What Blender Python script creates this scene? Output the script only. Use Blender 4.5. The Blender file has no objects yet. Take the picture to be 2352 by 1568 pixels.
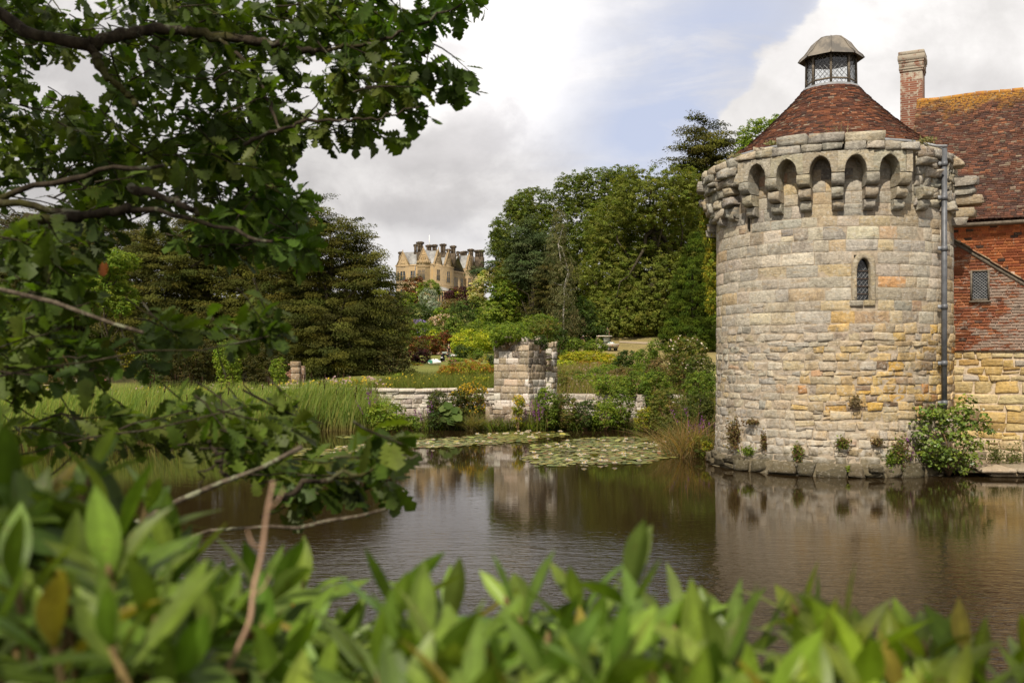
import bpy, math, random
import numpy as np
R = np.random.default_rng(7)
random.seed(7)
C = bpy.context.scene.collection
F, H0, U0, EYE = 2287.0, 830.0, 1176.0, 3.0
rad = math.radians
def P(u, v, D):
    return np.array([(u-U0)/F*D, D, EYE+(H0-v)/F*D])
def nrm(a):
    return a/np.maximum(np.linalg.norm(a, axis=-1, keepdims=True), 1e-9)
# ------------------------------------------------------------------ objects
def tag(o, label=None, cat=None, group=None, kind=None):
    if label: o['label'] = label
    if cat: o['category'] = cat
    if group: o['group'] = group
    if kind: o['kind'] = kind
    return o
def empty(name, loc, label=None, cat=None, group=None):
    o = bpy.data.objects.new(name, None); C.objects.link(o)
    o.location = [float(x) for x in loc]; o.empty_display_size = .2
    return tag(o, label, cat, group)
def wloc(o):
    v = np.zeros(3)
    while o is not None: v = v+np.array(o.location); o = o.parent
    return v
class MB:
    def __init__(s): s.V=[]; s.G={}; s.c=[]; s.n=0
    def add(s, V, faces, col=(1,1,1)):
        V = np.asarray(V, float).reshape(-1,3); col = np.asarray(col, float)
        if col.ndim == 1: col = np.tile(col[:3], (len(V),1))
        s.V.append(V); s.c.append(col[:, :3])
        if isinstance(faces, np.ndarray): faces = [faces]
        else:
            d = {}
            for f in faces: d.setdefault(len(f), []).append(f)
            faces = [np.array(x) for x in d.values()]
        for f in faces: s.G.setdefault(f.shape[1], []).append(f+s.n)
        s.n += len(V)
        return s
    def build(s, name, mat, parent=None, smooth=False, loc=None):
        me = bpy.data.meshes.new(name)
        if s.n:
            V = np.concatenate(s.V); col = np.concatenate(s.c)
            if parent is not None: V = V-wloc(parent)
            elif loc is not None: V = V-np.asarray(loc, float)
            me.vertices.add(len(V)); me.vertices.foreach_set('co', V.astype('f4').ravel())
            L = []; S = []; st = 0
            for k in s.G:
                f = np.concatenate(s.G[k]); L.append(f.ravel())
                S.append(st+np.arange(len(f))*k); st += f.size
            L = np.concatenate(L); S = np.concatenate(S)
            me.loops.add(len(L)); me.loops.foreach_set('vertex_index', L.astype('i4'))
            me.polygons.add(len(S)); me.polygons.foreach_set('loop_start', S.astype('i4'))
            me.update(calc_edges=True)
            a = me.attributes.new('Col', 'FLOAT_COLOR', 'POINT')
            a.data.foreach_set('color', np.c_[col, np.ones(len(col))].astype('f4').ravel())
            if smooth: me.polygons.foreach_set('use_smooth', np.ones(len(S), bool))
            me.validate()
        if mat: me.materials.append(mat)
        o = bpy.data.objects.new(name, me); C.objects.link(o)
        if parent is not None: o.parent = parent
        if loc is not None and parent is None: o.location = [float(x) for x in loc]
        return o
    # -------- shapes
    def box(s, c, sx, sy, sz, col=(1,1,1), ax=None, taper=1.0, bev=0.0):
        """box centred at c, half sizes; ax = 3 axis vectors"""
        A = np.eye(3) if ax is None else np.asarray(ax, float)
        if bev <= 0:
            q = np.array([[-1,-1,-1],[1,-1,-1],[1,1,-1],[-1,1,-1],[-1,-1,1],[1,-1,1],[1,1,1],[-1,1,1]], float)
            k = np.array([sx,sy,sz]); q = q*k
            q[4:, :2] *= taper
            s.add(np.asarray(c)+q@A, [(0,3,2,1),(4,5,6,7),(0,1,5,4),(1,2,6,5),(2,3,7,6),(3,0,4,7)], col)
        else:
            b = min(bev, sx*.9, sy*.9, sz*.9); V=[]
            for z,i in ((-sz,b),(-sz+b,0),(sz-b,0),(sz,b)):
                x, y = sx-i, sy-i; t = taper if z > 0 else 1.0
                for (px,py) in ((-x+b,-y),(x-b,-y),(x,-y+b),(x,y-b),(x-b,y),(-x+b,y),(-x,y-b),(-x,-y+b)):
                    V.append((px*t,py*t,z))
            F_ = [tuple(range(7,-1,-1)), tuple(range(24,32))]
            for r in range(3):
                for i in range(8):
                    j=(i+1)%8; F_.append((r*8+i, r*8+j, r*8+8+j, r*8+8+i))
            s.add(np.asarray(c)+np.array(V)@A, F_, col)
        return s
    def tube(s, pts, r, n=6, col=(1,1,1), cap=True):
        pts = np.asarray(pts, float); m = len(pts); r = np.broadcast_to(np.asarray(r, float), (m,))
        t = nrm(np.gradient(pts, axis=0)); up = np.array([0,0,1.]) if abs(t[0,2]) < .9 else np.array([1.,0,0])
        a = nrm(np.cross(t, up)); b = np.cross(a, t)
        th = np.arange(n)*2*np.pi/n
        V = pts[:,None]+r[:,None,None]*(np.cos(th)[None,:,None]*a[:,None]+np.sin(th)[None,:,None]*b[:,None])
        i = np.arange(m-1)[:,None]*n; j = np.arange(n)[None]; j2 = (j+1)%n
        f = np.stack([i+j, i+j2, i+n+j2, i+n+j], -1).reshape(-1,4)
        c = np.asarray(col, float)
        s.add(V.reshape(-1,3), f, c)
        if cap:
            k = s.n-m*n
            for off, o in ((0,-1),(m*n-n,1)):
                s.G.setdefault(n, []).append((k+off+np.arange(n)[::o])[None])
        return s
    def grid(s, V, col=(1,1,1), flip=False):
        V = np.asarray(V, float); a, b = V.shape[:2]
        i = np.arange(a-1)[:,None]*b; j = np.arange(b-1)[None]
        f = np.stack([i+j, i+j+1, i+b+j+1, i+b+j], -1).reshape(-1,4)
        if flip: f = f[:, ::-1]
        col = np.asarray(col, float)
        if col.ndim == 3: col = col.reshape(-1, col.shape[-1])
        return s.add(V.reshape(-1,3), f, col)
    def lathe(s, c, prof, n=32, col=(1,1,1), a0=0.0, a1=2*np.pi, ang=0.0):
        th = np.linspace(a0, a1, n+1)+ang; pr = np.asarray(prof, float)
        V = np.stack([pr[:,0,None]*np.cos(th), pr[:,0,None]*np.sin(th), np.broadcast_to(pr[:,1,None], (len(pr),n+1))], -1)
        return s.grid(V+np.asarray(c), col)
# ------------------------------------------------------------------ materials
class NT:
    def __init__(s, nt): s.nt = nt; nt.nodes.clear()
    def __call__(s, typ, *ins, out=0, **kw):
        n = s.nt.nodes.new(typ)
        for k, v in kw.items():
            if k.startswith('i_'):
                key = k[2:].replace('_', ' ')
                s.put(n.inputs[key], v)
            elif k.startswith('n'+'_'): s.put(n.inputs[int(k[2:])], v)
            else: setattr(n, k, v)
        for i, v in enumerate(ins):
            if v is not None: s.put(n.inputs[i], v)
        return n.outputs[out] if out is not None else n
    def put(s, sock, v):
        if hasattr(v, 'is_linked') or hasattr(v, 'links'): s.nt.links.new(v, sock)
        elif isinstance(v, (tuple, list)) and len(v) == 3 and sock.type == 'RGBA': sock.default_value = (*v, 1)
        else: sock.default_value = v
    def math(s, op, a, b=None, c=None, clamp=False):
        return s('ShaderNodeMath', a, b, c, operation=op, use_clamp=clamp)
    def mix(s, f, a, b, mode='MIX'):
        n = s.nt.nodes.new('ShaderNodeMix'); n.data_type = 'RGBA'; n.blend_type = mode
        s.put(n.inputs[0], f); s.put(n.inputs[6], a); s.put(n.inputs[7], b)
        return n.outputs[2]
    def noise(s, vec, scale, detail=4, rough=.55, dist=0, out=0):
        return s('ShaderNodeTexNoise', vec, i_Scale=scale, i_Detail=detail, i_Roughness=rough, i_Distortion=dist, out=out)
    def ramp(s, f, lo, hi, a=0.0, b=1.0):
        return s('ShaderNodeMapRange', f, lo, hi, a, b, interpolation_type='SMOOTHSTEP')
    def map(s, vec, scale=(1,1,1), loc=(0,0,0), rot=(0,0,0)):
        return s('ShaderNodeMapping', vec, loc, rot, scale)
MATS = {}
def mat(name, fn):
    m = bpy.data.materials.new(name); m.use_nodes = True
    t = NT(m.node_tree); sh = fn(t)
    t.nt.links.new(sh, t('ShaderNodeOutputMaterial', out=None).inputs[0]); MATS[name] = m
    return m
def principled(t, col, rough=.8, normal=None, spec=.3, metal=0.0, **kw):
    n = t('ShaderNodeBsdfPrincipled', out=None)
    t.put(n.inputs['Base Color'], col); t.put(n.inputs['Roughness'], rough)
    t.put(n.inputs['Specular IOR Level'], spec); t.put(n.inputs['Metallic'], metal)
    if normal is not None: t.put(n.inputs['Normal'], normal)
    for k, v in kw.items(): t.put(n.inputs[k.replace('_', ' ')], v)
    return n.outputs[0]
def attr(t): return t('ShaderNodeAttribute', attribute_name='Col')
def obj(t): return t('ShaderNodeTexCoord', out=3)
def bump(t, h, strength=.5, dist=.02):
    return t('ShaderNodeBump', i_Strength=strength, i_Distance=dist, i_Height=h)
def flat(name, col, rough=.7, spec=.3, metal=0.0, var=.25, sc=8.0):
    def f(t):
        n = t.noise(obj(t), sc, 5)
        k = t.ramp(n, .3, .7, 1-var, 1+var)
        c = t.mix(1.0, (*col,1), t('ShaderNodeCombineXYZ', k, k, k), 'MULTIPLY')
        return principled(t, c, rough, bump(t, n, .25, .01), spec, metal)
    return mat(name, f)
def leafmat(name, rough=.5, spec=.35, trans=.3, tint=(1.3,1.5,.5), spots=0.0):
    def f(t):
        c = attr(t)
        if spots:
            o = obj(t); n = t.noise(o, 28, 4, .6); k = t.ramp(n, .3, .7, .78, 1.2)
            c = t.mix(1.0, c, t('ShaderNodeCombineXYZ', k, k, k), 'MULTIPLY')
            c = t.mix(t.math('MULTIPLY', t.ramp(t.noise(o, 75, 3, .6), .64, .70), spots), c, (.10,.06,.02,1))
        g = t('ShaderNodeNewGeometry', out=None)
        p = principled(t, c, rough, None, spec, 0.0)
        tc = t.mix(1.0, c, (*tint,1), 'MULTIPLY')
        tr = t('ShaderNodeBsdfTranslucent', tc)
        return t('ShaderNodeMixShader', trans, p, tr)
    return mat(name, f)
def stonemat(name, lichen=.5, damp=None, white=.25, white_low=None, streak=0.0, dark=.3, fine=18.0, bumps=.5, scale=1.0, strata=0.0, whitecol=(.62,.58,.5)):
    """coloured by the per-stone attribute, with lichen crusts, weather stains and pitted relief"""
    def f(t):
        c = attr(t); o = obj(t)
        n1 = t.noise(o, 1.1*scale, 6, .6); n2 = t.noise(o, 4.0*scale, 6, .65, .4); n3 = t.noise(o, fine*scale, 5, .7)
        n4 = t.noise(t.map(o, (1,1,4.5), (3,1,7)), 3.0*scale, 5, .6, .6)
        k = t.math('ADD', t.ramp(n3, .25, .75, .72, 1.25), t.ramp(n2, .3, .7, -.16, .16))
        c1 = t.mix(1.0, c, t('ShaderNodeCombineXYZ', k, k, k), 'MULTIPLY')
        c2 = t.mix(t.math('MULTIPLY', t.ramp(n2, .50, .66), lichen), c1, (.30,.285,.23,1))
        c2b = t.mix(t.math('MULTIPLY', t.ramp(n4, .54, .68), lichen*.7), c2, (.40,.27,.12,1))
        spots = t.noise(t.map(o, (1,1,1), (9,4,2)), 9.0*scale, 3, .6)
        wm = t.math('MULTIPLY', t.ramp(spots, .57, .62), white)
        if white_low is not None:
            z = t('ShaderNodeSeparateXYZ', o, out=2)
            wl = t.math('MULTIPLY', t.ramp(z, white_low, 0.25), t.ramp(n2, .40, .60))
            wm = t.math('MAXIMUM', wm, t.math('MULTIPLY', wl, .75))
        c3 = t.mix(wm, c2b, (*whitecol,1))
        blk = t.noise(t.map(o, (1,1,.55), (5,8,3)), 2.3*scale, 7, .7, .5)
        c4 = t.mix(t.math('MULTIPLY', t.ramp(blk, .56, .68), dark), c3, (.07,.055,.04,1))
        vs = t.noise(t.map(o, (1,1,.14), (2,6,1)), 2.6*scale, 5, .6)
        c4 = t.mix(t.math('MULTIPLY', t.ramp(vs, .52, .70), .30), c4, (.17,.145,.105,1))
        if damp:
            zz = t.math('ADD', t('ShaderNodeSeparateXYZ', o, out=2), t.math('MULTIPLY', t.math('SUBTRACT', n2, .5), .9))
            c4 = t.mix(t.math('MULTIPLY', t.ramp(zz, damp+.28, damp-.12), .72), c4, (.085,.072,.040,1))
        h = t.math('ADD', t.math('MULTIPLY', n3, .5), n2)
        if strata:
            st = t.noise(t.map(o, (1,1,9), (1,2,3)), 2.6*scale, 4, .6, .8)
            h = t.math('ADD', h, t.math('MULTIPLY', st, strata))
        return principled(t, c4, .92, bump(t, h, bumps, .05), .15)
    return mat(name, f)
# ================================================================== shared materials
LEAF = leafmat('foliage', .62, .12, .42, (1.45,1.55,.5))
GLOSSY = leafmat('glossy foliage', .42, .4, .25)
NEEDLE = leafmat('needle foliage', .75, .05, .18, (1.2,1.3,.4))
PETAL = leafmat('petals', .6, .2, .3, (1.1,1.0,1.0))
def f_bark(t):
    o = obj(t); n = t.noise(t.map(o, (1,1,.35)), 22, 6, .65); l = t.noise(o, 7, 5, .7, .6)
    c = t.mix(t.ramp(n, .35, .65), (.020,.015,.010,1), (.055,.043,.029,1))
    c = t.mix(t.math('MULTIPLY', t.ramp(l, .55, .62), .7), c, (.15,.15,.10,1))
    c = t.mix(t.math('MULTIPLY', t.ramp(t.noise(o, 3, 4), .52, .66), .7), c, (.055,.055,.012,1))
    return principled(t, c, .95, bump(t, n, .9, .02), .1)
BARK = mat('lichened bark', f_bark)
def f_lich(t):
    o = obj(t); n = t.noise(o, 40, 6, .65); l = t.noise(o, 14, 5, .7, .6)
    c = t.mix(t.ramp(n, .35, .65), (.05,.038,.026,1), (.13,.105,.075,1))
    c = t.mix(t.math('MULTIPLY', t.ramp(l, .50, .58), .8), c, (.24,.25,.16,1))
    return principled(t, c, .95, bump(t, l, .9, .02), .1)
LICHEN = mat('lichen crusted twig', f_lich)
def f_birch(t):
    o = obj(t); n = t.noise(t.map(o, (1,1,4)), 2.5, 5, .6)
    return principled(t, t.mix(t.ramp(n, .5, .6), (.45,.42,.36,1), (.08,.07,.06,1)), .8)
BIRCH = mat('birch bark', f_birch)
STEM = flat('shrub stem', (.16,.10,.05), .8)
TWIG = flat('dry stalk', (.34,.215,.14), .7, var=.15)
def f_ground(t):
    c = attr(t); o = obj(t)
    n = t.noise(o, .35, 6, .6); n2 = t.noise(o, 3.5, 6, .7)
    k = t.math('ADD', t.ramp(n2, .25, .75, .65, 1.3), t.ramp(n, .3, .7, -.15, .15))
    c = t.mix(1.0, c, t('ShaderNodeCombineXYZ', k, k, k), 'MULTIPLY')
    c = t.mix(t.math('MULTIPLY', t.ramp(n, .5, .68), .55), c, (.22,.17,.055,1))
    return principled(t, c, 1.0, bump(t, n2, .6, .15), .1)
GROUND = mat('turf and soil', f_ground)
def f_path(t):
    n = t.noise(obj(t), 6, 6, .7)
    return principled(t, t.mix(n, (.22,.17,.11,1), (.42,.34,.24,1)), 1.0, bump(t, n, .4, .03), .1)
PATHM = mat('gravel path', f_path)
def f_water(t):
    o = obj(t)
    wind = t.noise(o, .10, 3, .5)
    y = t('ShaderNodeSeparateXYZ', o, out=1); x = t('ShaderNodeSeparateXYZ', o, out=0)
    near = t.math('ADD', t.ramp(y, 30, 16, .05, .22), t.ramp(y, 19, 9, 0, 3.2))
    a = t.noise(t.map(o, (1.0,2.6,1), (0,0,0), (0,0,.10)), 2.3, 3, .55, .35)
    b = t.noise(t.map(o, (1.0,3.4,1), (4,2,0), (0,0,-.18)), 6.0, 2, .5, .3)
    l = t.noise(t.map(o, (.6,1.6,1), (7,1,0)), .9, 2, .5)
    h = t.math('ADD', t.math('ADD', t.math('MULTIPLY', a, .55), t.math('MULTIPLY', b, .22)), t.math('MULTIPLY', l, .5))
    s = t.math('MULTIPLY', near, t.ramp(wind, .32, .62, .55, 1.15))
    bn = t('ShaderNodeBump', i_Strength=s, i_Distance=.016, i_Height=h)
    return principled(t, (.020,.0125,.005,1), .03, bn, .30, 0.0, IOR=1.333)
WATER = mat('dark pond water', f_water)
# ================================================================== camera, sky, sun
cam = bpy.data.cameras.new('camera'); camo = bpy.data.objects.new('camera', cam); C.objects.link(camo)
camo.location = (0,0,EYE); camo.rotation_euler = (math.pi/2, 0, 0)
cam.sensor_width = 36; cam.lens = F/2352*36; cam.shift_y = (H0-784)/2352
cam.clip_start = .05; cam.clip_end = 6000
cam.dof.use_dof = True; cam.dof.focus_distance = 29; cam.dof.aperture_fstop = 4.0
sc = bpy.context.scene; sc.camera = camo
SUN_EL, SUN_AZ = rad(48), rad(200)     # azimuth of the sun, clockwise from +Y
sd = np.array([math.sin(SUN_AZ)*math.cos(SUN_EL), math.cos(SUN_AZ)*math.cos(SUN_EL), math.sin(SUN_EL)])
sun = bpy.data.lights.new('sun', 'SUN'); sun.energy = 4.2; sun.angle = rad(1.0); sun.color = (1.0,.91,.78)
suno = bpy.data.objects.new('sun', sun); C.objects.link(suno)
from mathutils import Vector, Matrix
suno.rotation_euler = Vector(sd).to_track_quat('Z', 'Y').to_euler()
w = bpy.data.worlds.new('World'); sc.world = w; w.use_nodes = True
t = NT(w.node_tree)
sky = t('ShaderNodeTexSky', sky_type='NISHITA', sun_disc=False, sun_elevation=SUN_EL, sun_rotation=SUN_AZ, dust_density=1.5)
d = t('ShaderNodeTexCoord', out=0)
X, Y, Z = (t('ShaderNodeSeparateXYZ', d, out=i) for i in range(3))
inv = t.math('DIVIDE', 1.0, t.math('MAXIMUM', t.math('ABSOLUTE', Y), .22))
px = t.math('MULTIPLY', X, inv); pz = t.math('MULTIPLY', Z, inv)
q = t('ShaderNodeCombineXYZ', px, pz, t.math('MULTIPLY', Y, .6))
def blob(u, v, ru, rv, rot=0.0):
    cx, cz = (u-U0)/F, (H0-v)/F
    dx = t.math('SUBTRACT', px, cx); dz = t.math('SUBTRACT', pz, cz)
    c_, s_ = math.cos(rot), math.sin(rot)
    a = t.math('MULTIPLY', t.math('ADD', t.math('MULTIPLY', dx, c_), t.math('MULTIPLY', dz, s_)), F/ru)
    b = t.math('MULTIPLY', t.math('ADD', t.math('MULTIPLY', dx, -s_), t.math('MULTIPLY', dz, c_)), F/rv)
    r2 = t.math('ADD', t.math('MULTIPLY', a, a), t.math('MULTIPLY', b, b))
    return t.math('POWER', 2.718, t.math('MULTIPLY', r2, -1.0))
warp = t.noise(q, 5.0, 6, .6, 0.4)
fine = t.noise(t.map(q, (1,1.5,1), (3,1,5)), 9.0, 8, .62, .3)
puff = t.noise(t.map(q, (1,1.35,1), (1,7,2)), 6.5, 9, .58, .25)
cir = t.noise(t.map(q, (1.4,5.0,1), (2,2,2), (0,0,-.45)), 3.0, 7, .6, .6)
# blue opening: where clouds are thin
gap = t.math('ADD', blob(1640,110,330,230,.5), t.math('MULTIPLY', blob(1480,330,180,110,.4), .75))
gap = t.math('ADD', gap, t.math('MULTIPLY', blob(1020,560,260,60), .15))
# heaped cloud bank on the right with a crisp upper edge
bank_in = t.math('ADD', t.math('ADD', blob(2180,150,330,260), t.math('MULTIPLY', blob(1800,260,210,95,.35), .85)), t.math('MULTIPLY', blob(2350,60,380,160), .6))
bank = t.ramp(t.math('ADD', bank_in, t.math('MULTIPLY', t.math('SUBTRACT', puff, .5), 1.0)), .36, .50)
cov = t.math('SUBTRACT', 1.0, t.math('MULTIPLY', gap, t.ramp(cir, .35, .75, 1.0, .45)), clamp=True)
cov = t.math('MAXIMUM', cov, bank)
# grey bellies
grey = t.math('ADD', t.math('MULTIPLY', blob(960,350,190,75,.1), 1.0), t.math('MULTIPLY', blob(1080,310,90,120), .55))
grey = t.math('ADD', grey, t.math('MULTIPLY', blob(930,495,130,50), 1.1))
grey = t.math('ADD', grey, t.math('MULTIPLY', blob(1040,110,90,40), .8))
grey = t.math('ADD', grey, t.math('MULTIPLY', blob(300,150,420,260), .75))
grey = t.math('ADD', grey, t.math('MULTIPLY', blob(150,420,380,160), .6))
gm = t.ramp(t.math('ADD', t.math('MULTIPLY', grey, .8), t.math('ADD', t.math('MULTIPLY', t.math('SUBTRACT', fine, .5), 1.6), t.math('MULTIPLY', t.math('SUBTRACT', puff, .5), 2.2))), .10, .80)
bgrey = t.math('MULTIPLY', bank, t.ramp(t.math('ADD', t.math('MULTIPLY', blob(2200,205,230,70), .8), t.math('MULTIPLY', t.math('SUBTRACT', fine, .5), 1.3)), .1, .9, 0, .75))
gm = t.math('MAXIMUM', gm, bgrey)
lum = t.ramp(warp, .3, .7, .84, 1.10)
lum = t.math('MULTIPLY', lum, t.math('ADD', .74, t.math('MULTIPLY', t.math('ADD', t.math('ADD', blob(1200,170,260,200), t.math('MULTIPLY', blob(1090,60,230,240), 1.2)), t.math('MULTIPLY', bank, t.ramp(puff, .4, .65, .5, 1.0))), .24)))
cw = t.mix(gm, (.93,.90,.88,1), (.66,.635,.63,1))
lum = t.math('MULTIPLY', lum, t.ramp(fine, .32, .68, .93, 1.06))
k10 = t.math('MULTIPLY', lum, 10.0)
cloud = t.mix(1.0, cw, t('ShaderNodeCombineXYZ', k10, k10, k10), 'MULTIPLY')
blue = t.mix(.86, sky, (5.1,5.5,6.9,1))
blue = t.mix(t.ramp(cir, .5, .75, 0, .55), blue, (7.6,7.5,7.9,1))
col = t.mix(cov, blue, cloud)
bg = t('ShaderNodeBackground', col, .1)
t.nt.links.new(bg, t('ShaderNodeOutputWorld', out=None).inputs[0])
w.cycles.sampling_method = 'MANUAL'; w.cycles.sample_map_resolution = 512
sc.view_settings.view_transform = 'Standard'; sc.view_settings.look = 'None'
sc.view_settings.exposure = 0.30; sc.view_settings.gamma = 1
cy = sc.cycles
cy.max_bounces = 6; cy.diffuse_bounces = 3; cy.glossy_bounces = 3; cy.transmission_bounces = 4; cy.transparent_max_bounces = 6
cy.use_denoising = True; cy.denoiser = 'OPENIMAGEDENOISE'; cy.denoising_prefilter = 'ACCURATE'
cy.sample_clamp_indirect = 6; cy.caustics_reflective = False; cy.caustics_refractive = False
# ================================================================== terrain and water
def far_bank(x): return np.interp(x, [-60,-30,-16,-9,-6,5,7.4,8.2,9.4,12,16,22,60], [33,34,36,42.5,44.6,44.9,42,34,30.5,30.5,28.5,27,27])
def near_bank(x): return np.interp(x, [-60,-12,-5,0,6,60], [20,7.5,4.6,3.6,3.2,3.2])
def terr(x, y):
    x = np.asarray(x, float); y = np.asarray(y, float)
    r = x/np.maximum(y, 20)
    zl = np.interp(y, [30,45,75,100,140,200,500,900], [.4,.7,.8,2.0,4.0,12,30,36])
    zc = np.interp(y, [30,45,55,100,125,160,200,290,340,500,900], [.9,1.1,1.7,2.1,3.1,5.0,10,20.4,24,32,38])
    zr = np.interp(y, [26,45,60,80,90,108,127,140,170,250,500,900], [.6,1.2,1.8,2.3,2.65,3.5,4.6,6.6,12,20,36,40])
    a = np.clip((r+.26)/.10, 0, 1); b = np.clip((r-.01)/.06, 0, 1)
    z = (zl*(1-a)+zc*a)*(1-b)+zr*b
    d = y-far_bank(x)
    sf = np.clip((d+.3)/1.6, 0, 1); sf = sf*sf*(3-2*sf)
    dn = near_bank(x)-y
    sn = np.clip((dn+.3)/1.8, 0, 1); sn = sn*sn*(3-2*sn)
    s = np.maximum(sf, sn)
    zz = np.where(dn > -2, 1.35+.02*np.sin(x*1.3), z)
    z = -.8+(zz+.8)*s
    z = z+np.where(y > 50, .10*np.sin(x*.23+1)*np.sin(y*.17)+.25*np.sin(x*.06)*np.sin(y*.05), 0)
    return z
def ground_D(u, v, lo=30., hi=420.):
    D = np.linspace(lo, hi, 2400); p = np.stack([(u-U0)/F*D, D], 0)
    zz = terr(p[0], p[1]); ray = EYE+(H0-v)/F*D
    k = np.nonzero(ray <= zz)[0]
    return float(D[k[0]]) if len(k) else hi
ys = np.concatenate([np.arange(-60,0,4), np.arange(0,62,.8), 62*1.035**np.arange(1,100)]); ys = ys[ys < 1900]
xs = np.concatenate([-np.geomspace(60,1600,26)[::-1], np.arange(-58,59,1.0), np.geomspace(60,1600,26)])
GX, GY = np.meshgrid(xs, ys, indexing='ij'); GZ = terr(GX, GY)
gn = .5+.5*np.sin(GX*.31)*np.sin(GY*.23+1.3)
gcol = np.empty(GX.shape+(3,)); gcol[:] = (.155,.165,.040)
gcol = gcol*(.85+.3*gn[...,None])
mask = (GX/np.maximum(GY,1) > .055)&(GY > 95); gcol[mask] = (.25,.20,.085)
mask = (GX/np.maximum(GY,1) > .04)&(GY > 146); gcol[mask] = (.085,.055,.028)
mask = (GY < 50); gcol[mask] = (.07,.055,.028)
mask = (GX/np.maximum(GY,1) < -.24)&(GY > 80); gcol[mask] = (.06,.055,.022)
tag(MB().grid(np.stack([GX,GY,GZ], -1), gcol).build('ground', GROUND, smooth=True), 'grassy garden ground rising from the pond to the hillside', 'ground', kind='structure')
wv = np.array([[[-60,2.2,0],[-60,60,0]],[[40,2.2,0],[40,60,0]]], float)
tag(MB().grid(wv).build('water', WATER), 'dark rippled pond reflecting tower, trees and sky', 'water', kind='structure')
# ================================================================== stone course builder
def courses(s0, s1, t0, t1, hf, wf, rng, gap=.012, skip=None, jit=.010):
    """random coursed blocks: rows (sa, sb, ta, tb) in wall coordinates"""
    out = []; tt = t0
    while tt < t1-.03:
        h = hf(tt, rng); 
        if tt+h > t1-.08: h = t1-tt
        s_ = s0-rng.uniform(0, .5)
        while s_ < s1:
            wd = wf(tt, rng); a, b = max(s_, s0), min(s_+wd, s1)
            if b-a > .05 and not (skip and skip(a, b, tt, tt+h)):
                if wd < 2.2*h and rng.random() < .10 and h > .2:
                    m = tt+h*rng.uniform(.4,.6); out.append((a,b,tt,m)); out.append((a,b,m,tt+h))
                else: out.append((a,b,tt,tt+h))
            s_ += wd
        tt += h
    A = np.array(out)
    A[:,0] += gap/2; A[:,1] -= gap/2; A[:,2] += gap/2; A[:,3] -= gap/2
    return A
PLA = np.array([-1,-.99,-.955,-.3,.3,.955,.99,1.])
def blocks(mb, A, mapf, cols, depth, rng, rough=.012, jit=.015, tilt=.0, base=-.03, PL=np.array([-1,-.98,-.89,-.35,.35,.89,.98,1.])):
    """A (n,4) stones; depth scalar or (n,); smooth rounded faces standing proud of the mortar"""
    n = len(A); p = PL; m = len(p)
    pu, pv = np.meshgrid(p, p, indexing='ij')
    e = np.minimum(1-np.abs(pu), 1-np.abs(pv))
    prof = np.interp(e, [0,1-PL[-2],1-PL[-3],1], [0,.72,1,1.04])
    cr = (np.abs(pu) > .9)&(np.abs(pv) > .9)
    k = np.where(cr, .982, 1.0); pu = pu*k; pv = pv*k
    cj = rng.normal(0, jit, (n,4,2)); cj = np.clip(cj, -2*jit, 2*jit)
    fa = np.stack([(1-pu)*(1-pv), (1+pu)*(1-pv), (1+pu)*(1+pv), (1-pu)*(1+pv)], -1)/4     # m,m,4
    off = np.einsum('abk,nkc->nabc', fa, cj)
    cs, ct = (A[:,0]+A[:,1])/2, (A[:,2]+A[:,3])/2; hs, ht = (A[:,1]-A[:,0])/2, (A[:,3]-A[:,2])/2
    s = cs[:,None,None]+pu*hs[:,None,None]+off[...,0]
    t_ = ct[:,None,None]+pv*ht[:,None,None]+off[...,1]
    d = np.broadcast_to(np.asarray(depth, float), (n,))
    dd = base+prof[None]*(d[:,None,None]-base)
    dd = dd+rng.normal(0, rough, dd.shape)*(prof > .8)
    dd = dd+(rng.normal(0, tilt, (n,1,1))*pu+rng.normal(0, tilt, (n,1,1))*pv)*(prof > .5)
    V = mapf(s.ravel(), t_.ravel(), dd.ravel())
    i = np.arange(m-1)[:,None]*m; j = np.arange(m-1)[None]
    q = np.stack([i+j, i+m+j, i+m+j+1, i+j+1], -1).reshape(-1,4)
    f = (q[None]+(np.arange(n)*m*m)[:,None,None]).reshape(-1,4)
    mb.add(V, f, np.repeat(np.asarray(cols), m*m, axis=0))
    return mb
def planemap(o, sdir, ndir):
    o = np.asarray(o, float); sdir = nrm(np.asarray(sdir, float)); ndir = nrm(np.asarray(ndir, float))
    def f(s, t_, d):
        return o+s[:,None]*sdir+d[:,None]*ndir+np.stack([0*t_, 0*t_, t_], -1)
    return f
def mixc(palette, weights, n, rng, var=.12):
    pal = np.asarray(palette, float); k = rng.choice(len(pal), n, p=np.asarray(weights)/np.sum(weights))
    return np.clip(pal[k]*rng.normal(1, var, (n,1))*rng.normal(1, .014, (n,3)), .01, .9)
# ================================================================== round tower
TA = math.atan(.3216); TC = np.array([9.345, 29.17, 0.0]); TR = 3.285
E0 = np.array([-math.sin(TA), -math.cos(TA), 0]); E1 = np.array([math.cos(TA), -math.sin(TA), 0])
def cyl(phi, r, z):
    phi, r, z = np.broadcast_arrays(np.asarray(phi, float), np.asarray(r, float), np.asarray(z, float))
    return TC+r[...,None]*(np.cos(phi)[...,None]*E0+np.sin(phi)[...,None]*E1)+z[...,None]*np.array([0,0,1.])
def rad_at(z): return TR+np.interp(z, [0,1.0,2.5,9], [.06,.02,0,0])
def tmap(s, t_, d): return cyl(s/TR, rad_at(t_)+d, t_)
tower = empty('round_tower', TC, 'round cream stone castle tower with corbelled parapet and conical tiled roof at the water edge', 'tower')
STONE = stonemat('weathered sandstone', .55, .48, .40, 1.9, 0, .42, 15, .85, 1.0, .28, (.52,.485,.42))
STONE2 = stonemat('ruin sandstone', .35, .40, .60, None, 0, .8, 16, .55, 1.6, .2, (.52,.47,.41))
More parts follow.
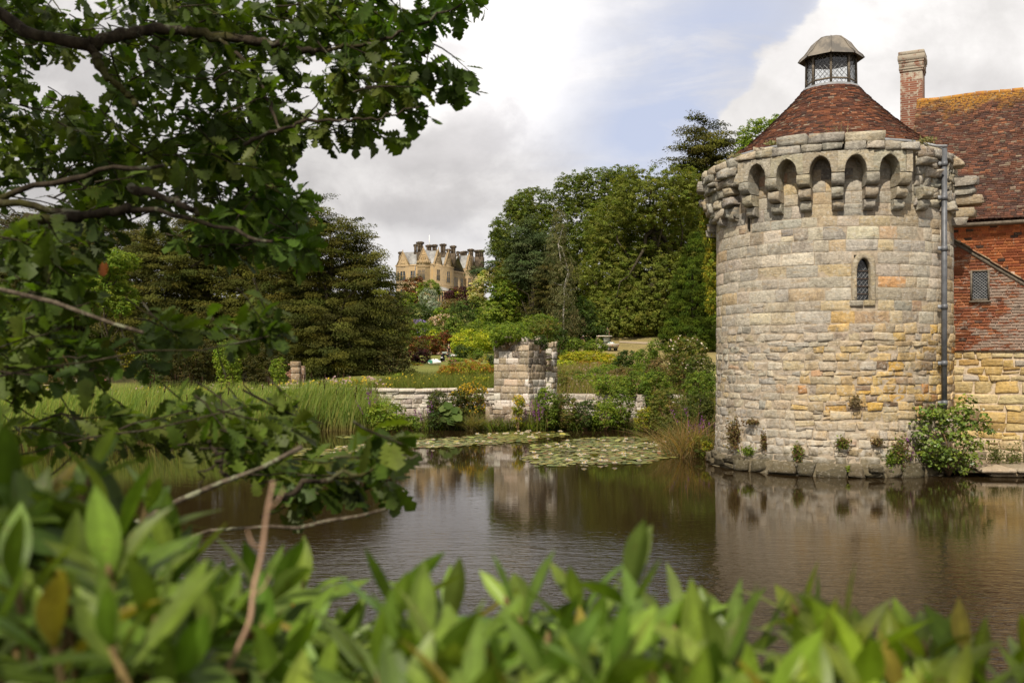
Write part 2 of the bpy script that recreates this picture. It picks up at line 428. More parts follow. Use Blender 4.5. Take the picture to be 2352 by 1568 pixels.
YSTONE = stonemat('yellow sandstone', .22, .35, .10, None, 0, .12, 14, .75, 1.0, .7)
MORTAR = flat('lime mortar', (.37,.305,.225), .95, .1, var=.25, sc=9)
def win_skip(a, b, c, e):                                   # lancet window and its dressed jambs
    s = (a+b)/2/TR; 
    return (a/TR < rad(14.3)+.05 and b/TR > rad(14.3)-.05 and c < 5.80 and e > 4.44) or (a/TR < rad(-41)+.05 and b/TR > rad(-41)-.05 and c < 7.2 and e > 6.55)
rng = np.random.default_rng(3)
def cut_window(A):
    out = []
    for ps, hw_, z0, z1 in ((rad(14.3)*TR, .30, 4.44, 5.84), (rad(-41)*TR, .10, 6.55, 7.2)):
        out = []
        for a, b, c, e in A:
            if a < ps+hw_ and b > ps-hw_ and c < z1-.02 and e > z0+.02:
                if ps-hw_-a > .07: out.append((a, ps-hw_-.01, c, e))
                if b-ps-hw_ > .07: out.append((ps+hw_+.01, b, c, e))
                if e > z1+.06: out.append((max(a,ps-hw_), min(b,ps+hw_), z1, e))
            else: out.append((a,b,c,e))
        A = out
    return np.array(A)
def hf(z, r):
    if z < .45: return r.uniform(.22,.30)
    return r.uniform(.13,.27) if z < 3.9 else r.uniform(.25,.36)
def wf(z, r): return r.uniform(.18,.62) if z < 3.9 else r.uniform(.32,.95)
A = courses(-2.2*TR, 2.2*TR, .30, 8.62, hf, wf, rng, .005, None)
A = cut_window(A)
ph = (A[:,0]+A[:,1])/2/TR; zz = (A[:,2]+A[:,3])/2; n = len(A)
# yellow, rougher stone low on the right; grey cream ashlar above and on the left
yel = np.clip(1.25-(zz-1.2)/3.4*1.0, 0, 1)*np.clip((ph+.55)/.8, 0, 1)
yel = np.clip(yel+rng.normal(0, .22, n), 0, 1)
grey = mixc([(.42,.375,.30),(.375,.34,.285),(.465,.415,.325),(.44,.36,.24),(.31,.285,.24)], [4,3,3,2,1.4], n, rng, .12)
ylw = mixc([(.50,.345,.14),(.48,.30,.085),(.52,.40,.22),(.40,.17,.035),(.39,.29,.18),(.20,.13,.075)], [4,3.5,3,1.0,2.2,.9], n, rng, .15)
cols = grey*(1-yel[:,None])+ylw*yel[:,None]
low = zz < 1.35; cols[low] = cols[low]*.55+np.array([.44,.40,.34])*.45
A2 = A.copy()
dep = rng.uniform(.003,.007, n)+np.where((zz < 3.9)&(ph > -.6), rng.uniform(.0,.035, n)*np.clip((ph+.6)*2,0,1), 0)
mb = MB(); up = zz >= 3.9
blocks(mb, A[up], tmap, cols[up], dep[up], rng, .002, .008, .003, -.007, PLA)
blocks(mb, A[~up], tmap, cols[~up], dep[~up], rng, .008, .024, .008)
mb.build('wall', STONE, tower, smooth=True)
# mortar body behind the stones with the window openings left out
mb = MB(); pn, zn = 181, 95
pg = np.linspace(-np.pi, np.pi, pn); zg = np.linspace(-.7, 8.66, zn)
V = cyl(pg[:,None], (rad_at(zg)+np.where(zg > 3.9, -.0025, .0))[None,:], zg[None,:])
i = np.arange(pn-1)[:,None]*zn; j = np.arange(zn-1)[None]
f = np.stack([i+j, i+zn+j, i+zn+j+1, i+j+1], -1)
pm = (pg[:-1]+pg[1:])/2; zm = (zg[:-1]+zg[1:])/2
hole = ((np.abs(pm[:,None]-rad(14.3)) < .058)&(zm[None] > 4.56)&(zm[None] < 5.74))|((np.abs(pm[:,None]-rad(-41)) < .03)&(zm[None] > 6.6)&(zm[None] < 7.15))
mb.add(V.reshape(-1,3), f[~hole].reshape(-1,4), (.42,.35,.25))
mb.build('mortar_core', MORTAR, tower, smooth=True)
# footing of dark wet boulders
rng = np.random.default_rng(11)
A = courses(-2.2*TR, 2.2*TR, -.35, .34, lambda z,r: .34, lambda z,r: r.uniform(.4,.85), rng, .03)
cols = mixc([(.10,.085,.06),(.16,.125,.085),(.24,.19,.13),(.07,.06,.05)], [3,3,2,2], len(A), rng, .15)
mb = MB(); blocks(mb, A, lambda s,t_,d: cyl(s/TR, TR+.10+d, t_), cols, rng.uniform(.05,.22,len(A)), rng, .022, .05, .03, -.2)
mb.build('footing', STONE2, tower, smooth=True)
mb = MB(); mb.grid(cyl(np.linspace(-2.2,2.2,80)[:,None], np.array([3.26,3.42,3.44])[None], np.array([.36,.33,-.5])[None]), (.2,.16,.11)); mb.build('footing_bed', STONE2, tower)
# ---- lancet window: jambs, pointed head, sill, glazing and bars
def lancet(ph0, z0, z1, w, par, depth=.17):
    rng = np.random.default_rng(5); hw = w/2
    def m(s, t_, d): return cyl(ph0+s/TR, TR+d, t_)
    zs = z1-w*1.05                                           # spring
    tt = np.linspace(0, 1, 9); 
    arc = np.stack([hw*(1-tt**1.7), zs+(z1-zs)*np.sin(tt*np.pi/2)**.9], -1)    # right half, spring to apex
    prof = np.concatenate([np.array([[hw,z0]]), arc]); left = prof[::-1].copy(); left[:,0] *= -1
    ring = np.concatenate([prof, left[1:]])
    oz = z1+.14
    outer = np.concatenate([np.array([[hw+.125,z0]]), np.stack([(hw+.125)*(1-tt**2.4), zs+(oz-zs)*np.sin(tt*np.pi/2)**.9], -1)])
    ol = outer[::-1].copy(); ol[:,0] *= -1; outer = np.concatenate([outer, ol[1:]])
    mb = MB()
    lay = [m(outer[:,0], outer[:,1], np.full(len(outer), .0)), m(outer[:,0], outer[:,1], np.full(len(outer), .055)), m(ring[:,0]*1.12, ring[:,1]+0*.0, np.full(len(ring), .05)), m(ring[:,0], ring[:,1], np.full(len(ring), .015)), m(ring[:,0], ring[:,1], np.full(len(ring), -depth))]
    mb.grid(np.array(lay), (.36,.305,.215)); 
    mb.build('window_surround', STONE, par, smooth=False)
    A = []; z = z0
    while z < zs-.05:
        h = min(rng.uniform(.22,.34), zs-z+.02)
        for sg in (-1,1):
            ww = .12; a = sg*(hw+.01); b = a+sg*ww; A.append((min(a,b), max(a,b), z+.004, z+h-.004))
        z += h
    A.append((-.36,-.01,z0-.16,z0-.008)); A.append((0.0,.30,z0-.16,z0-.008))
    A = np.array(A); mb = MB(); blocks(mb, A, m, mixc([(.38,.33,.24),(.40,.33,.21),(.35,.31,.25)], [1,1,1], len(A), rng), .050, rng, .003, .006)
    mb.build('window_jamb', STONE, par, smooth=True)
    mb = MB(); pane = m(ring[:,0]*1.01, ring[:,1], np.full(len(ring), -depth+.01)); mb.add(pane, [tuple(range(len(pane)))], (.02,.022,.024))
    wn = mb.build('window', GLASSD, par)
    for z in np.arange(z0+.16, z1-.12, .20): MB().tube(m(np.linspace(-hw,hw,5), np.full(5,z), np.full(5,-depth+.05)), .011, 5, (.09,.05,.03)).build('bar', IRON, wn)
    mb = MB()
    for k in np.arange(-12, 13):
        for sg in (-1,1):
            p = np.array([[-hw, z0+k*.13], [hw, z0+k*.13+sg*w*1.25]])
            s_ = np.linspace(0,1,14); q = p[0]+(p[1]-p[0])*s_[:,None]
            ok = (q[:,1] > z0)&(q[:,1] < zs+(z1-zs)*np.clip(1-np.abs(q[:,0])/hw, 0, 1)**.6)
            if ok.sum() > 1:
                qq = q[ok]; mb.tube(m(qq[:,0], qq[:,1], np.full(len(qq), -depth+.02)), .006, 4, (.25,.25,.25))
    mb.build('lead_lattice', LEAD, wn)
def f_glass(t):
    n = t.noise(obj(t), 9, 3)
    return principled(t, (.012,.014,.016,1), .12, bump(t, n, .35, .02), .6)
GLASSD = mat('dark leaded glass', f_glass)
IRON = flat('rusty iron', (.075,.045,.028), .8)
LEAD = flat('lead', (.26,.265,.27), .55, .4, .3, .2, 6)
lancet(rad(14.3), 4.60, 5.68, .34, tower)
# narrow side light under the left corbels
mb = MB(); mb.grid(cyl(rad(-41)+np.array([-.03,.03])[:,None], TR-.15, np.array([6.58,7.16])[None]), (.02,.02,.02)); mb.build('side_light', GLASSD, tower)
mb = MB()
for sg in (-1,1):
    mb.grid(cyl(rad(-41)+sg*np.array([.032,.032])[:,None]*1.0, np.array([TR-.15, TR+.03])[:,None], np.array([6.55,7.2])[None]), (.42,.36,.27))
mb.build('side_light_jamb', STONE, tower)
# ---- corbels: three rounded blocks stepping outward
rng = np.random.default_rng(21)
def corbel(ph0, w, z0, tiers, name='corbel', wob=.01, broken=False):
    mb = MB(); lev = [(0,.27,.20),(.29,.58,.36),(.60,.92,.50)][:tiers]
    for a, b, out in lev:
        hw = w/2*rng.uniform(.92,1.04); n = 9
        h = b-a; cv = []
        for k in range(n):                                     # quarter-round nose
            th = k/(n-1)*np.pi/2; cv.append((out-.17*(1-math.sin(th)) if True else out, z0+a+ (h*.62)*(1-math.cos(th))))
        cv = [(-.05, z0+a)]+[(out-.22, z0+a+.0)]+cv[1:]+[(out, z0+b-.02), (out-.02, z0+b), (-.05, z0+b)]
        cv = np.array(cv); sx = np.array([-hw,-hw+.02,-hw*.4,hw*.4,hw-.02,hw])
        ins = np.array([.02,0,0,0,0,.02])
        col = mixc([(.33,.30,.235),(.29,.27,.22),(.36,.31,.225)], [1,1,1], 1, rng)[0]
        j = rng.normal(0, wob, 3)
        V = cyl(ph0+(sx[:,None]+j[0])/(TR+.3), TR+np.maximum(cv[None,:,0]-ins[:,None], -.05)+j[1]+rng.normal(0,.011,(6,len(cv))), cv[None,:,1]+j[2]*.3+0*sx[:,None])
        mb.grid(V, col, True)
        for e in (0,-1): 
            m = V[e]; mb.add(m, [tuple(range(len(m)))[::(1 if e == 0 else -1)]], col)
    return mb.build(name, STONE, tower)
STEP = rad(13.2); PH = [rad(2.7)+STEP*k for k in range(-3,3)]
for p in PH: corbel(p, .31, 6.92, 3)
corbel(rad(42.3), .33, 6.95, 2); corbel(rad(-50.5), .32, 6.92, 1); corbel(rad(-62), .36, 6.85, 1)
# ---- arcade carried on the corbels
mb = MB(); RO = TR+.50; zb, zt = 7.86, 8.40
ca = .165/RO*1.0
segs = []
def arch_bay(p0, p1):
    cw = .155/RO; a, b = p0+cw, p1-cw; n = 17
    tt = np.linspace(0, 1, n); x = a+(b-a)*tt; k = np.abs(tt-.5)*2
    zl = zb+.40*np.sqrt(np.clip(1-k**2.1, 0, 1))+.03*(1-k)
    ps = np.concatenate([[p0], x, [p1]]); lo = np.concatenate([[zb], zl, [zb]]); lo[0] = lo[-1] = zb
    col = mixc([(.35,.315,.24),(.32,.295,.235),(.375,.325,.235)], [1,1,1], 1, rng, .08)[0]
    rows = np.stack([lo+(zt-lo)*f for f in (0,.10,.25,.42,.6,.8,1)], 1)
    rr = RO+rng.normal(0,.012)+rng.normal(0,.010,rows.shape); rr[:,0] -= .015
    mb.grid(cyl(ps[:,None], rr, rows), col)
    sof = np.stack([cyl(x, RO-.015, zl), cyl(x, RO-.25, zl), cyl(x, TR-.02, zl+.02)], 1)
    mb.grid(sof, col*.95, True)
    for q0, q1, fl in ((p0,a,False),(b,p1,True)):
        g = cyl(np.array([q0,q1])[:,None], np.array([TR,RO])[None], zb); mb.grid(g, col)
        qe = a if not fl else b
        mb.grid(cyl(qe, np.array([TR,RO-.015])[:,None], np.array([zb-.01, zb+.02])[None]), col)
for k in range(5): arch_bay(PH[k], PH[k+1])
for q, s_ in ((PH[0],-1),(PH[-1],1)):
    g = cyl(np.array([q, q+s_*.05])[:,None], RO, np.array([zb,zt])[None]); mb.grid(g, (.42,.36,.26))
    mb.grid(cyl(q+s_*.05, np.array([TR-.02,RO])[:,None], np.array([zb,zt])[None]), (.40,.35,.26))
mb.build('arcade', STONE, tower)
# ---- parapet courses above, ragged toward both ends
rng = np.random.default_rng(8); mb = MB()
def ring_blocks(p0, p1, z0, z1, r, wa, wb, dep, jit=.012, rough=.012, base=-.35, pal=None, gap=.014):
    A = courses(p0*TR, p1*TR, z0, z1, lambda z,q: z1-z0, lambda z,q: q.uniform(wa,wb), rng, gap)
    pal = pal or [(.36,.325,.26),(.32,.30,.25),(.39,.335,.245),(.28,.26,.22)]
    blocks(mb, A, lambda s,t_,d: cyl(s/TR, r+d, t_), mixc(pal, [1]*len(pal), len(A), rng), rng.uniform(dep*.5, dep, len(A)), rng, rough, jit, .01, base, PLA)
ring_blocks(rad(-41), rad(36), 8.40, 8.63, RO-.05, .28, .75, .10, .02, .018)
ring_blocks(rad(-22), rad(21), 8.63, 8.89, RO-.06, .6, 1.2, .07, .02, .02)
ring_blocks(rad(-33), rad(-24), 8.62, 8.74, RO-.14, .2, .45, .08, .03, .02)
ring_blocks(rad(-96), rad(-41), 8.36, 8.60, TR+.18, .3, .7, .28, .03)
ring_blocks(rad(38), rad(100), 8.40, 8.64, TR+.05, .3, .6, .10, .03)
for z0, z1, a in ((7.05,7.32,.10),(7.32,7.60,.16),(7.60,7.86,.22),(7.86,8.12,.26),(8.12,8.37,.30)):
    ring_blocks(rad(-98), rad(-42 if z0 > 7.7 else -47), z0, z1, TR+a*.3, .26, .6, a+.12, .035, .02, -.3)
    ring_blocks(rad(39), rad(62), z0, z1, TR, .3, .6, .06+.25*rng.random()*a, .03, .02, -.1)
    ring_blocks(rad(62), rad(100), z0, z1, TR, .3, .5, .10, .03, .02, -.1)
mb.build('parapet', STONE, tower, smooth=True)
# single broken stones jutting out on the right and left edges
mb = MB(); js = []
for p, z, hz, out, w in ((72,8.43,.12,.30,.24),(78,7.95,.13,.62,.4),(79,7.70,.12,.55,.4),(80,7.42,.14,.72,.45),(79,7.10,.14,.55,.42),(76,6.83,.12,.35,.36),(44,8.22,.08,.32,.5),(50,7.95,.13,.16,.5),(-86,7.02,.13,.25,.4),(-84,8.2,.14,.55,.5),(-80,7.55,.12,.4,.5),(-90,7.8,.12,.5,.4),(-88,6.8,.12,.3,.4),(66,7.2,.12,.2,.3)):
    js.append((rad(p)*TR-w/2, rad(p)*TR+w/2, z-hz, z+hz, out))
js = np.array(js)
jc = mixc([(.35,.31,.25),(.30,.275,.23),(.37,.30,.20)], [1,1,1], len(js), rng)
for k in range(len(js)): blocks(MB(), js[k:k+1,:4], tmap, jc[k:k+1], js[k:k+1,4], rng, .02, .03, .03, -.1).build('broken_corbel', STONE, tower, smooth=True)
# ledge on top of the wall, lead flashing
mb = MB(); pg = np.linspace(-np.pi, np.pi, 120)
ro_ = np.interp(np.degrees(pg), [-180,-104,-98,-44,-40,36,39,180], [TR-.02,TR-.02,TR+.22,TR+.30,RO-.12,RO-.12,TR+.03,TR-.02])
mb.grid(cyl(pg[:,None], np.stack([ro_,0*pg+3.16,0*pg+3.10,0*pg+2.9],1), np.array([8.60,8.66,8.78,8.86])[None])+R.normal(0,.01,(120,4,1)), (.36,.31,.22), True)
mb.build('wall_top', STONE, tower)
mb = MB(); mb.grid(cyl(pg[:,None], np.array([3.05,3.10,3.11,3.06,2.9])[None], np.array([8.78,8.78,8.83,8.87,8.93])[None]), (.3,.3,.31), True)
mb.build('lead_flashing', LEAD, tower, smooth=True)
# ---- conical tiled roof, each course of tiles laid as thin slabs
def f_tile(t):
    c = attr(t); o = obj(t); n = t.noise(o, 30, 4, .7); l = t.noise(o, 2.2, 6, .65)
    k = t.ramp(n, .25, .75, .65, 1.35)
    c = t.mix(1.0, c, t('ShaderNodeCombineXYZ', k, k, k), 'MULTIPLY')
    c = t.mix(t.math('MULTIPLY', t.ramp(l, .5, .7), .45), c, (.055,.040,.032,1))
    sp = t.noise(o, 12, 3); c = t.mix(t.math('MULTIPLY', t.ramp(sp, .64, .70), .7), c, (.42,.37,.27,1))
    return principled(t, c, .9, bump(t, n, .4, .01), .2)
TILE = mat('clay roof tiles', f_tile)
RP = np.array([(3.06,8.86),(2.52,9.22),(2.05,9.62),(1.60,10.05),(1.20,10.45),(.90,10.78),(.80,10.92)])
rng = np.random.default_rng(17); mb = MB()
L = np.concatenate([[0], np.cumsum(np.linalg.norm(np.diff(RP, axis=0), axis=1))]); rows = int(L[-1]/.082)
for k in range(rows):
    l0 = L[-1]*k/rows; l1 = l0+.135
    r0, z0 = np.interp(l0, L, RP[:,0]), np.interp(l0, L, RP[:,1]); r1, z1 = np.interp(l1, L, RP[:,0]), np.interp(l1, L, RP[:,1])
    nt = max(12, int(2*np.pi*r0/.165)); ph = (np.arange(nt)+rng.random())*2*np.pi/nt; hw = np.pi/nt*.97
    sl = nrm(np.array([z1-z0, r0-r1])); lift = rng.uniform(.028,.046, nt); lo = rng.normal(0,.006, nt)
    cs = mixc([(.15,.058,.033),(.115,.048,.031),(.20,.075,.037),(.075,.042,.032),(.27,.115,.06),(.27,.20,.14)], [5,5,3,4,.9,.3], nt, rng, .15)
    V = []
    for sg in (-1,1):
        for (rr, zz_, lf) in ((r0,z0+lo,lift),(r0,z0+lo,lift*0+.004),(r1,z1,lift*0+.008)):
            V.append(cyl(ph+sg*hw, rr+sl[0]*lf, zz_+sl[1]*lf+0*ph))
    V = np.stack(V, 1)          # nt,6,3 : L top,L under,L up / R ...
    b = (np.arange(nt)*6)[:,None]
    mb.add(V.reshape(-1,3), np.concatenate([b+np.array([0,3,5,2]), b+np.array([1,4,3,0])]), (np.repeat(cs, 6, axis=0).reshape(-1,6,3)*np.array([.8,.18,1,.8,.18,1])[None,:,None]).reshape(-1,3))  # lower tile edges coloured dark to paint a shadow line under each course
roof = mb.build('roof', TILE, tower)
mb = MB(); mb.grid(cyl(np.linspace(-np.pi,np.pi,90)[:,None], RP[None,:,0]-.03, RP[None,:,1]-.02), (.08,.04,.03), True); mb.build('roof_deck', TILE, tower)
# ---- lantern
LW = flat('weathered oak', (.15,.125,.095), .85, .2, var=.3, sc=14)
def f_lead(t):
    n = t.noise(t.map(obj(t), (1,1,.4)), 3.2, 6, .65)
    return principled(t, t.mix(t.ramp(n, .35, .65), (.215,.185,.145,1), (.105,.095,.082,1)), .55, bump(t, n, .3, .03), .4)
DOME = mat('weathered lead dome', f_lead)
def octv(r, z, k): 
    a = TA_+k*np.pi/4
    return TC+r*(math.cos(a)*E0+math.sin(a)*E1)+np.array([0,0,z])
TA_ = 0.0
lant = MB()
for k in range(8):
    lant.tube([octv(.70,10.93,k), octv(.685,11.97,k)], .040, 4, (.15,.12,.09))
    for z, r in ((10.96,.045),(11.12,.030),(11.93,.045)):
        lant.tube([octv(.70,z,k), octv(.70,z,k+1)], r, 4, (.15,.12,.09))
lo_ = lant.build('lantern', LW, tower)
mb = MB(); mb.lathe(TC, [(.86,10.86),(.80,10.97),(.70,11.0)], 24, (.34,.31,.27)); mb.build('lead_collar', LEAD, lo_)
def f_clear(t):
    gl = t('ShaderNodeBsdfGlossy', (.8,.82,.85,1), .08)
    return t('ShaderNodeMixShader', t.math('ADD', t.math('MULTIPLY', t('ShaderNodeLayerWeight', .25, out=0), .6), .05), t('ShaderNodeBsdfTransparent', (.95,.96,.95,1)), gl)
CLEAR = mat('old window glass', f_clear)
for k in range(8):
    a, b = octv(.675,11.14,k), octv(.675,11.14,k+1); c, e = octv(.665,11.90,k+1), octv(.665,11.90,k)
    pn_ = MB().add([a,b,c,e], [(0,1,2,3)], (.5,.5,.5)).build('pane', CLEAR, lo_)
    lt = MB()
    for s0 in np.arange(-1.3, 1.01, .26):
        for sg in (0,1):
            x0, x1 = s0, s0+1.3; 
            pts = []
            for tq in np.linspace(0,1,8):
                x = s0+1.3*tq if sg == 0 else 1-(s0+1.3*tq)
                if 0 <= x <= 1: pts.append(a+(b-a)*x+(e-a)*tq)
            if len(pts) > 1: lt.tube(pts, .0055, 4, (.3,.3,.3), False)
    lt.build('lead_came', LEAD, lo_)
dp = [(.92,11.80),(.865,11.89),(.745,11.99),(.65,12.11),(.54,12.27),(.38,12.40),(.19,12.47),(.04,12.50)]
mb = MB()
for k in range(8):
    A_ = np.array([octv(r,z,k) for r,z in dp]); B_ = np.array([octv(r,z,k+1) for r,z in dp])
    s_ = np.linspace(0,1,6)[:,None,None]; G_ = A_[None]*(1-s_)+B_[None]*s_
    sag = (4*s_*(1-s_))*np.array([0,.0,.01,.02,.03,.03,.02,0])[None,:,None]
    G_ = G_+sag*nrm(G_-TC-np.array([0,0,11.2]))
    mb.grid(G_, (.3,.26,.2))
dome = mb.build('lantern_dome', DOME, tower)
mb = MB()
for k in range(8): mb.tube([octv(r+.006,z+.01,k) for r,z in dp], .020, 5, (.2,.18,.15))
mb.build('dome_rib', DOME, dome)
mb = MB()
for k in range(8): mb.add([octv(.91,11.795,k), octv(.91,11.795,k+1), octv(.66,11.92,k+1), octv(.66,11.92,k)], [(0,1,2,3)], (.08,.06,.045))
mb.build('soffit', LW, dome)
# ---- lead downpipe
ph_ = np.radians(np.arange(40, 90, .25)); q_ = cyl(ph_, TR+.16, 4.0); pp = float(ph_[np.argmin(np.abs(U0+F*q_[:,0]/q_[:,1]-2169))]); mb = MB(); rp = TR+.16
zp = [8.62,7.9,7.87,6.7,6.67,5.2,4.7,3.3,2.4,1.3]
mb.tube([cyl(pp, rp+.0+ (.40 if z > 7.0 else .0)*0, z) for z in (8.66,1.3)], .072, 12, (.2,.2,.21))
for z in (8.25,7.35,6.0,4.45,2.95,1.9): mb.tube([cyl(pp, rp, z-.07), cyl(pp, rp, z+.07)], .084, 12, (.23,.23,.24))
pipe = mb.build('downpipe', flat('lead pipe', (.115,.12,.13), .5, .4, .2, .25, 5), tower, smooth=True)
for z in (8.25,7.35,6.0,4.45,2.95,1.9): MB().box(cyl(pp-.02, TR+.10, z), .13, .02, .05, (.25,.25,.26), ax=[E1*math.cos(pp)-E0*math.sin(pp), E0*math.cos(pp)+E1*math.sin(pp), np.array([0,0,1.])]).build('pipe_bracket', LEAD, pipe)
mb = MB(); mb.tube([cyl(pp-.12,3.12,8.80), cyl(pp-.03,3.28,8.74), cyl(pp,rp,8.72), cyl(pp+.05,3.42,8.75)], .04, 8, (.3,.3,.3)); mb.build('gutter_spout', LEAD, tower, smooth=True)
# ================================================================== tile-hung house on the right
HA = np.array([12.49, 28.5, 0]); HS = nrm(np.array([1.70,-.90,0])); HN = np.array([-HS[1]*-1*-1, 0, 0])
HN = np.array([HS[1], -HS[0], 0])                               # towards the camera
if HN[1] > 0: HN = -HN
def hmap(off=0.0, base=HA): return planemap(base+HN*off, HS, HN)
house = empty('tile_hung_house', HA, 'red tile-hung house with steep mossy tiled roof and stone ground floor right of tower', 'house')
rng = np.random.default_rng(31)
def f_whitewash(t):
    c = attr(t); o = obj(t); n = t.noise(o, 26, 4, .7)
    k = t.ramp(n, .25, .75, .7, 1.3)
    c = t.mix(1.0, c, t('ShaderNodeCombineXYZ', k, k, k), 'MULTIPLY')
    a = t.noise(t.map(o, (1,1,2.6)), 2.4, 7, .72, .5); b = t.noise(t.map(o, (1,1,3), (3,3,3)), 9, 5, .7)
    x = t('ShaderNodeSeparateXYZ', o, out=0)
    th = t.ramp(x, -.3, 2.2, .02, .16)
    m = t.ramp(t.math('ADD', t.math('ADD', t.math('MULTIPLY', a, .75), t.math('MULTIPLY', b, .30)), th), .585, .655)
    c = t.mix(t.math('MULTIPLY', m, .85), c, (.58,.47,.38,1))
    return principled(t, c, .9, bump(t, n, .4, .01), .15)
WTILE = mat('whitewashed hung tiles', f_whitewash)
def f_rtile(t):
    c = attr(t); o = obj(t); n = t.noise(o, 22, 4, .7)
    k = t.ramp(n, .25, .75, .65, 1.35)
    c = t.mix(1.0, c, t('ShaderNodeCombineXYZ', k, k, k), 'MULTIPLY')
    z = t('ShaderNodeSeparateXYZ', o, out=2); x = t('ShaderNodeSeparateXYZ', o, out=0)
    l = t.noise(o, 1.3, 7, .7, .3); f = t.noise(o, 14, 3, .6)
    top = t.math('MAXIMUM', t.ramp(z, 10.6, 12.4), t.math('MULTIPLY', t.ramp(x, 2.2, .9), t.ramp(z, 9.6, 10.8)))
    m = t.math('MULTIPLY', t.ramp(t.math('ADD', t.math('MULTIPLY', l, .8), t.math('MULTIPLY', top, .36)), .58, .80), t.ramp(f, .38, .55))
    c = t.mix(t.math('MULTIPLY', m, .9), c, (.40,.20,.035,1))
    g = t.math('MULTIPLY', t.ramp(t.noise(o, 10, 3, .6), .60, .68), .55)
    c = t.mix(g, c, (.26,.24,.17,1))
    return principled(t, c, .92, bump(t, n, .4, .01), .15)
RTILE = mat('lichened roof tiles', f_rtile)
def tiles(mb, s0, s1, t0, t1, ex, tw, mapf, pal, wts, rng, lim=None, th=.022, var=.15, flat_=.004):
    """overlapping rows on a plane; t runs up the slope"""
    rows = int(round((t1-t0)/ex))
    for k in range(rows):
        a = t0+k*ex; n = int((s1-s0)/tw)+2; x = s0-rng.random()*tw+np.arange(n)*tw+rng.normal(0,.004,n)
        b = np.minimum(a+ex*1.5, t1+.02)
        x0 = np.maximum(x+.004, s0); x1 = np.minimum(x+tw-.003, s1); ok = x1-x0 > .03
        if lim is not None: ok &= (a+ex*.6 < lim((x0+x1)/2))
        x0, x1 = x0[ok], x1[ok]; n = len(x0)
        if not n: continue
        lo = a+rng.normal(0,.004,n)-.0; lf = th*rng.uniform(.75,1.3,n)
        cs = mixc(pal, wts, n, rng, var); V = []
        for xx in (x0,x1):
            for tt, dd in ((lo,lf),(lo,0*lf+.002),(0*lo+b,0*lf+flat_)): V.append(np.stack([xx,tt,dd],-1))
        V = np.stack(V, 1).reshape(-1,3); Wp = mapf(V[:,0], V[:,1], V[:,2])
        q = (np.arange(n)*6)[:,None]
        mb.add(Wp, np.concatenate([q+np.array([0,3,5,2]), q+np.array([1,4,3,0]), q+np.array([0,2,1,1]) if False else q+np.array([3,4,5,5])[[0,1,2,2]] if False else q+np.array([0,3,5,2])])[:2*n], (np.repeat(cs, 6, axis=0).reshape(-1,6,3)*np.array([.85,.18,1,.85,.18,1])[None,:,None]).reshape(-1,3))  # shadow lines between rows painted in: vertex colour darkened at each tile's lower edge
# --- lower stone wall
A = courses(-.6, 9, -.4, 3.28, lambda z,r: r.uniform(.17,.36), lambda z,r: r.uniform(.26,.85), rng, .028)
zz = (A[:,2]+A[:,3])/2
cols = mixc([(.46,.32,.12),(.48,.36,.17),(.50,.40,.22),(.43,.28,.10),(.27,.18,.10),(.38,.18,.05),(.44,.39,.31)], [4,4,3,2,.8,.3,.5], len(A), rng, .10)
lw_ = zz < .75; cols[lw_] = cols[lw_]*.7+np.array([.50,.46,.40])*.3
mb = MB(); blocks(mb, A, hmap(), cols, rng.uniform(.02,.05,len(A)), rng, .009, .022, .010)
mb.build('stone_wall', YSTONE, house, smooth=True)
mb = MB(); g = hmap(.004); mb.add(g(np.array([-.6,9,9,-.6]), np.array([-.6,-.6,3.3,3.3]), np.zeros(4)), [(0,1,2,3)], (.5,.4,.3)); mb.build('mortar_bed', flat('pale mortar', (.50,.40,.28), .95, .1, sc=12), house)
# --- lean-to front with hung tiles under a sloping verge
lim = lambda s: 6.62-.705*(s+.1)
mb = MB(); pal = [(.44,.165,.085),(.50,.20,.095),(.37,.135,.075),(.17,.10,.075)]
WS0, WS1, WZ0, WZ1 = .63, 1.02, 4.76, 5.52
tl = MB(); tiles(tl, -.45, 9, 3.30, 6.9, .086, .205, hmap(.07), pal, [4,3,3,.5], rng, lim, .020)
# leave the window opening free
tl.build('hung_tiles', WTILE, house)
mb = MB(); g = hmap(.055); ss = np.array([-.45,4.6,-.45]); mb.add(g(ss, np.array([3.30,3.30,lim(-.45)]), np.zeros(3)), [(0,1,2)], (.2,.1,.06))
a0, a1 = hmap(.055)(np.array([-.45,9]), np.array([3.30,3.30]), np.zeros(2)); b0, b1 = hmap(-.02)(np.array([-.45,9]), np.array([3.28,3.28]), np.zeros(2)); mb.add([a0,a1,b1,b0], [(0,1,2,3)], (.2,.12,.07))
mb.build('tile_batten_wall', LW, house)
mb = MB(); v = np.array([-.45, 9.0]); 
vz = lim(v)
for off, dz, r in ((.12,.0,.03),): pass
n_ = 34; sv = np.linspace(-.45, 8.0, n_)
for k in range(n_-1):
    a, b = sv[k], sv[k+1]; c = mixc([(.22,.13,.08),(.30,.22,.14),(.16,.09,.06)], [1,1,1], 1, rng)[0]
    for d0, dz in ((.16,.0),(.10,-.03)):
        p = hmap(0.0); jj = rng.normal(0,.008)
        X_ = np.array([a,b,b,a]); Zt = lim(X_)+.06+dz+jj
        top = p(X_, Zt+np.array([0,.02,.02,0]), np.array([d0,d0,-3.2,-3.2])); bot = p(X_, Zt-.035, np.array([d0,d0,-3.2,-3.2]))
        mb.add(np.r_[top,bot], [(0,1,2,3),(4,7,6,5),(0,4,5,1),(1,5,6,2),(0,3,7,4)], c)
mb.build('lean_to_roof', RTILE, house)
mb = MB(); p = hmap(0.0); X_ = np.array([-.45, 8.0])
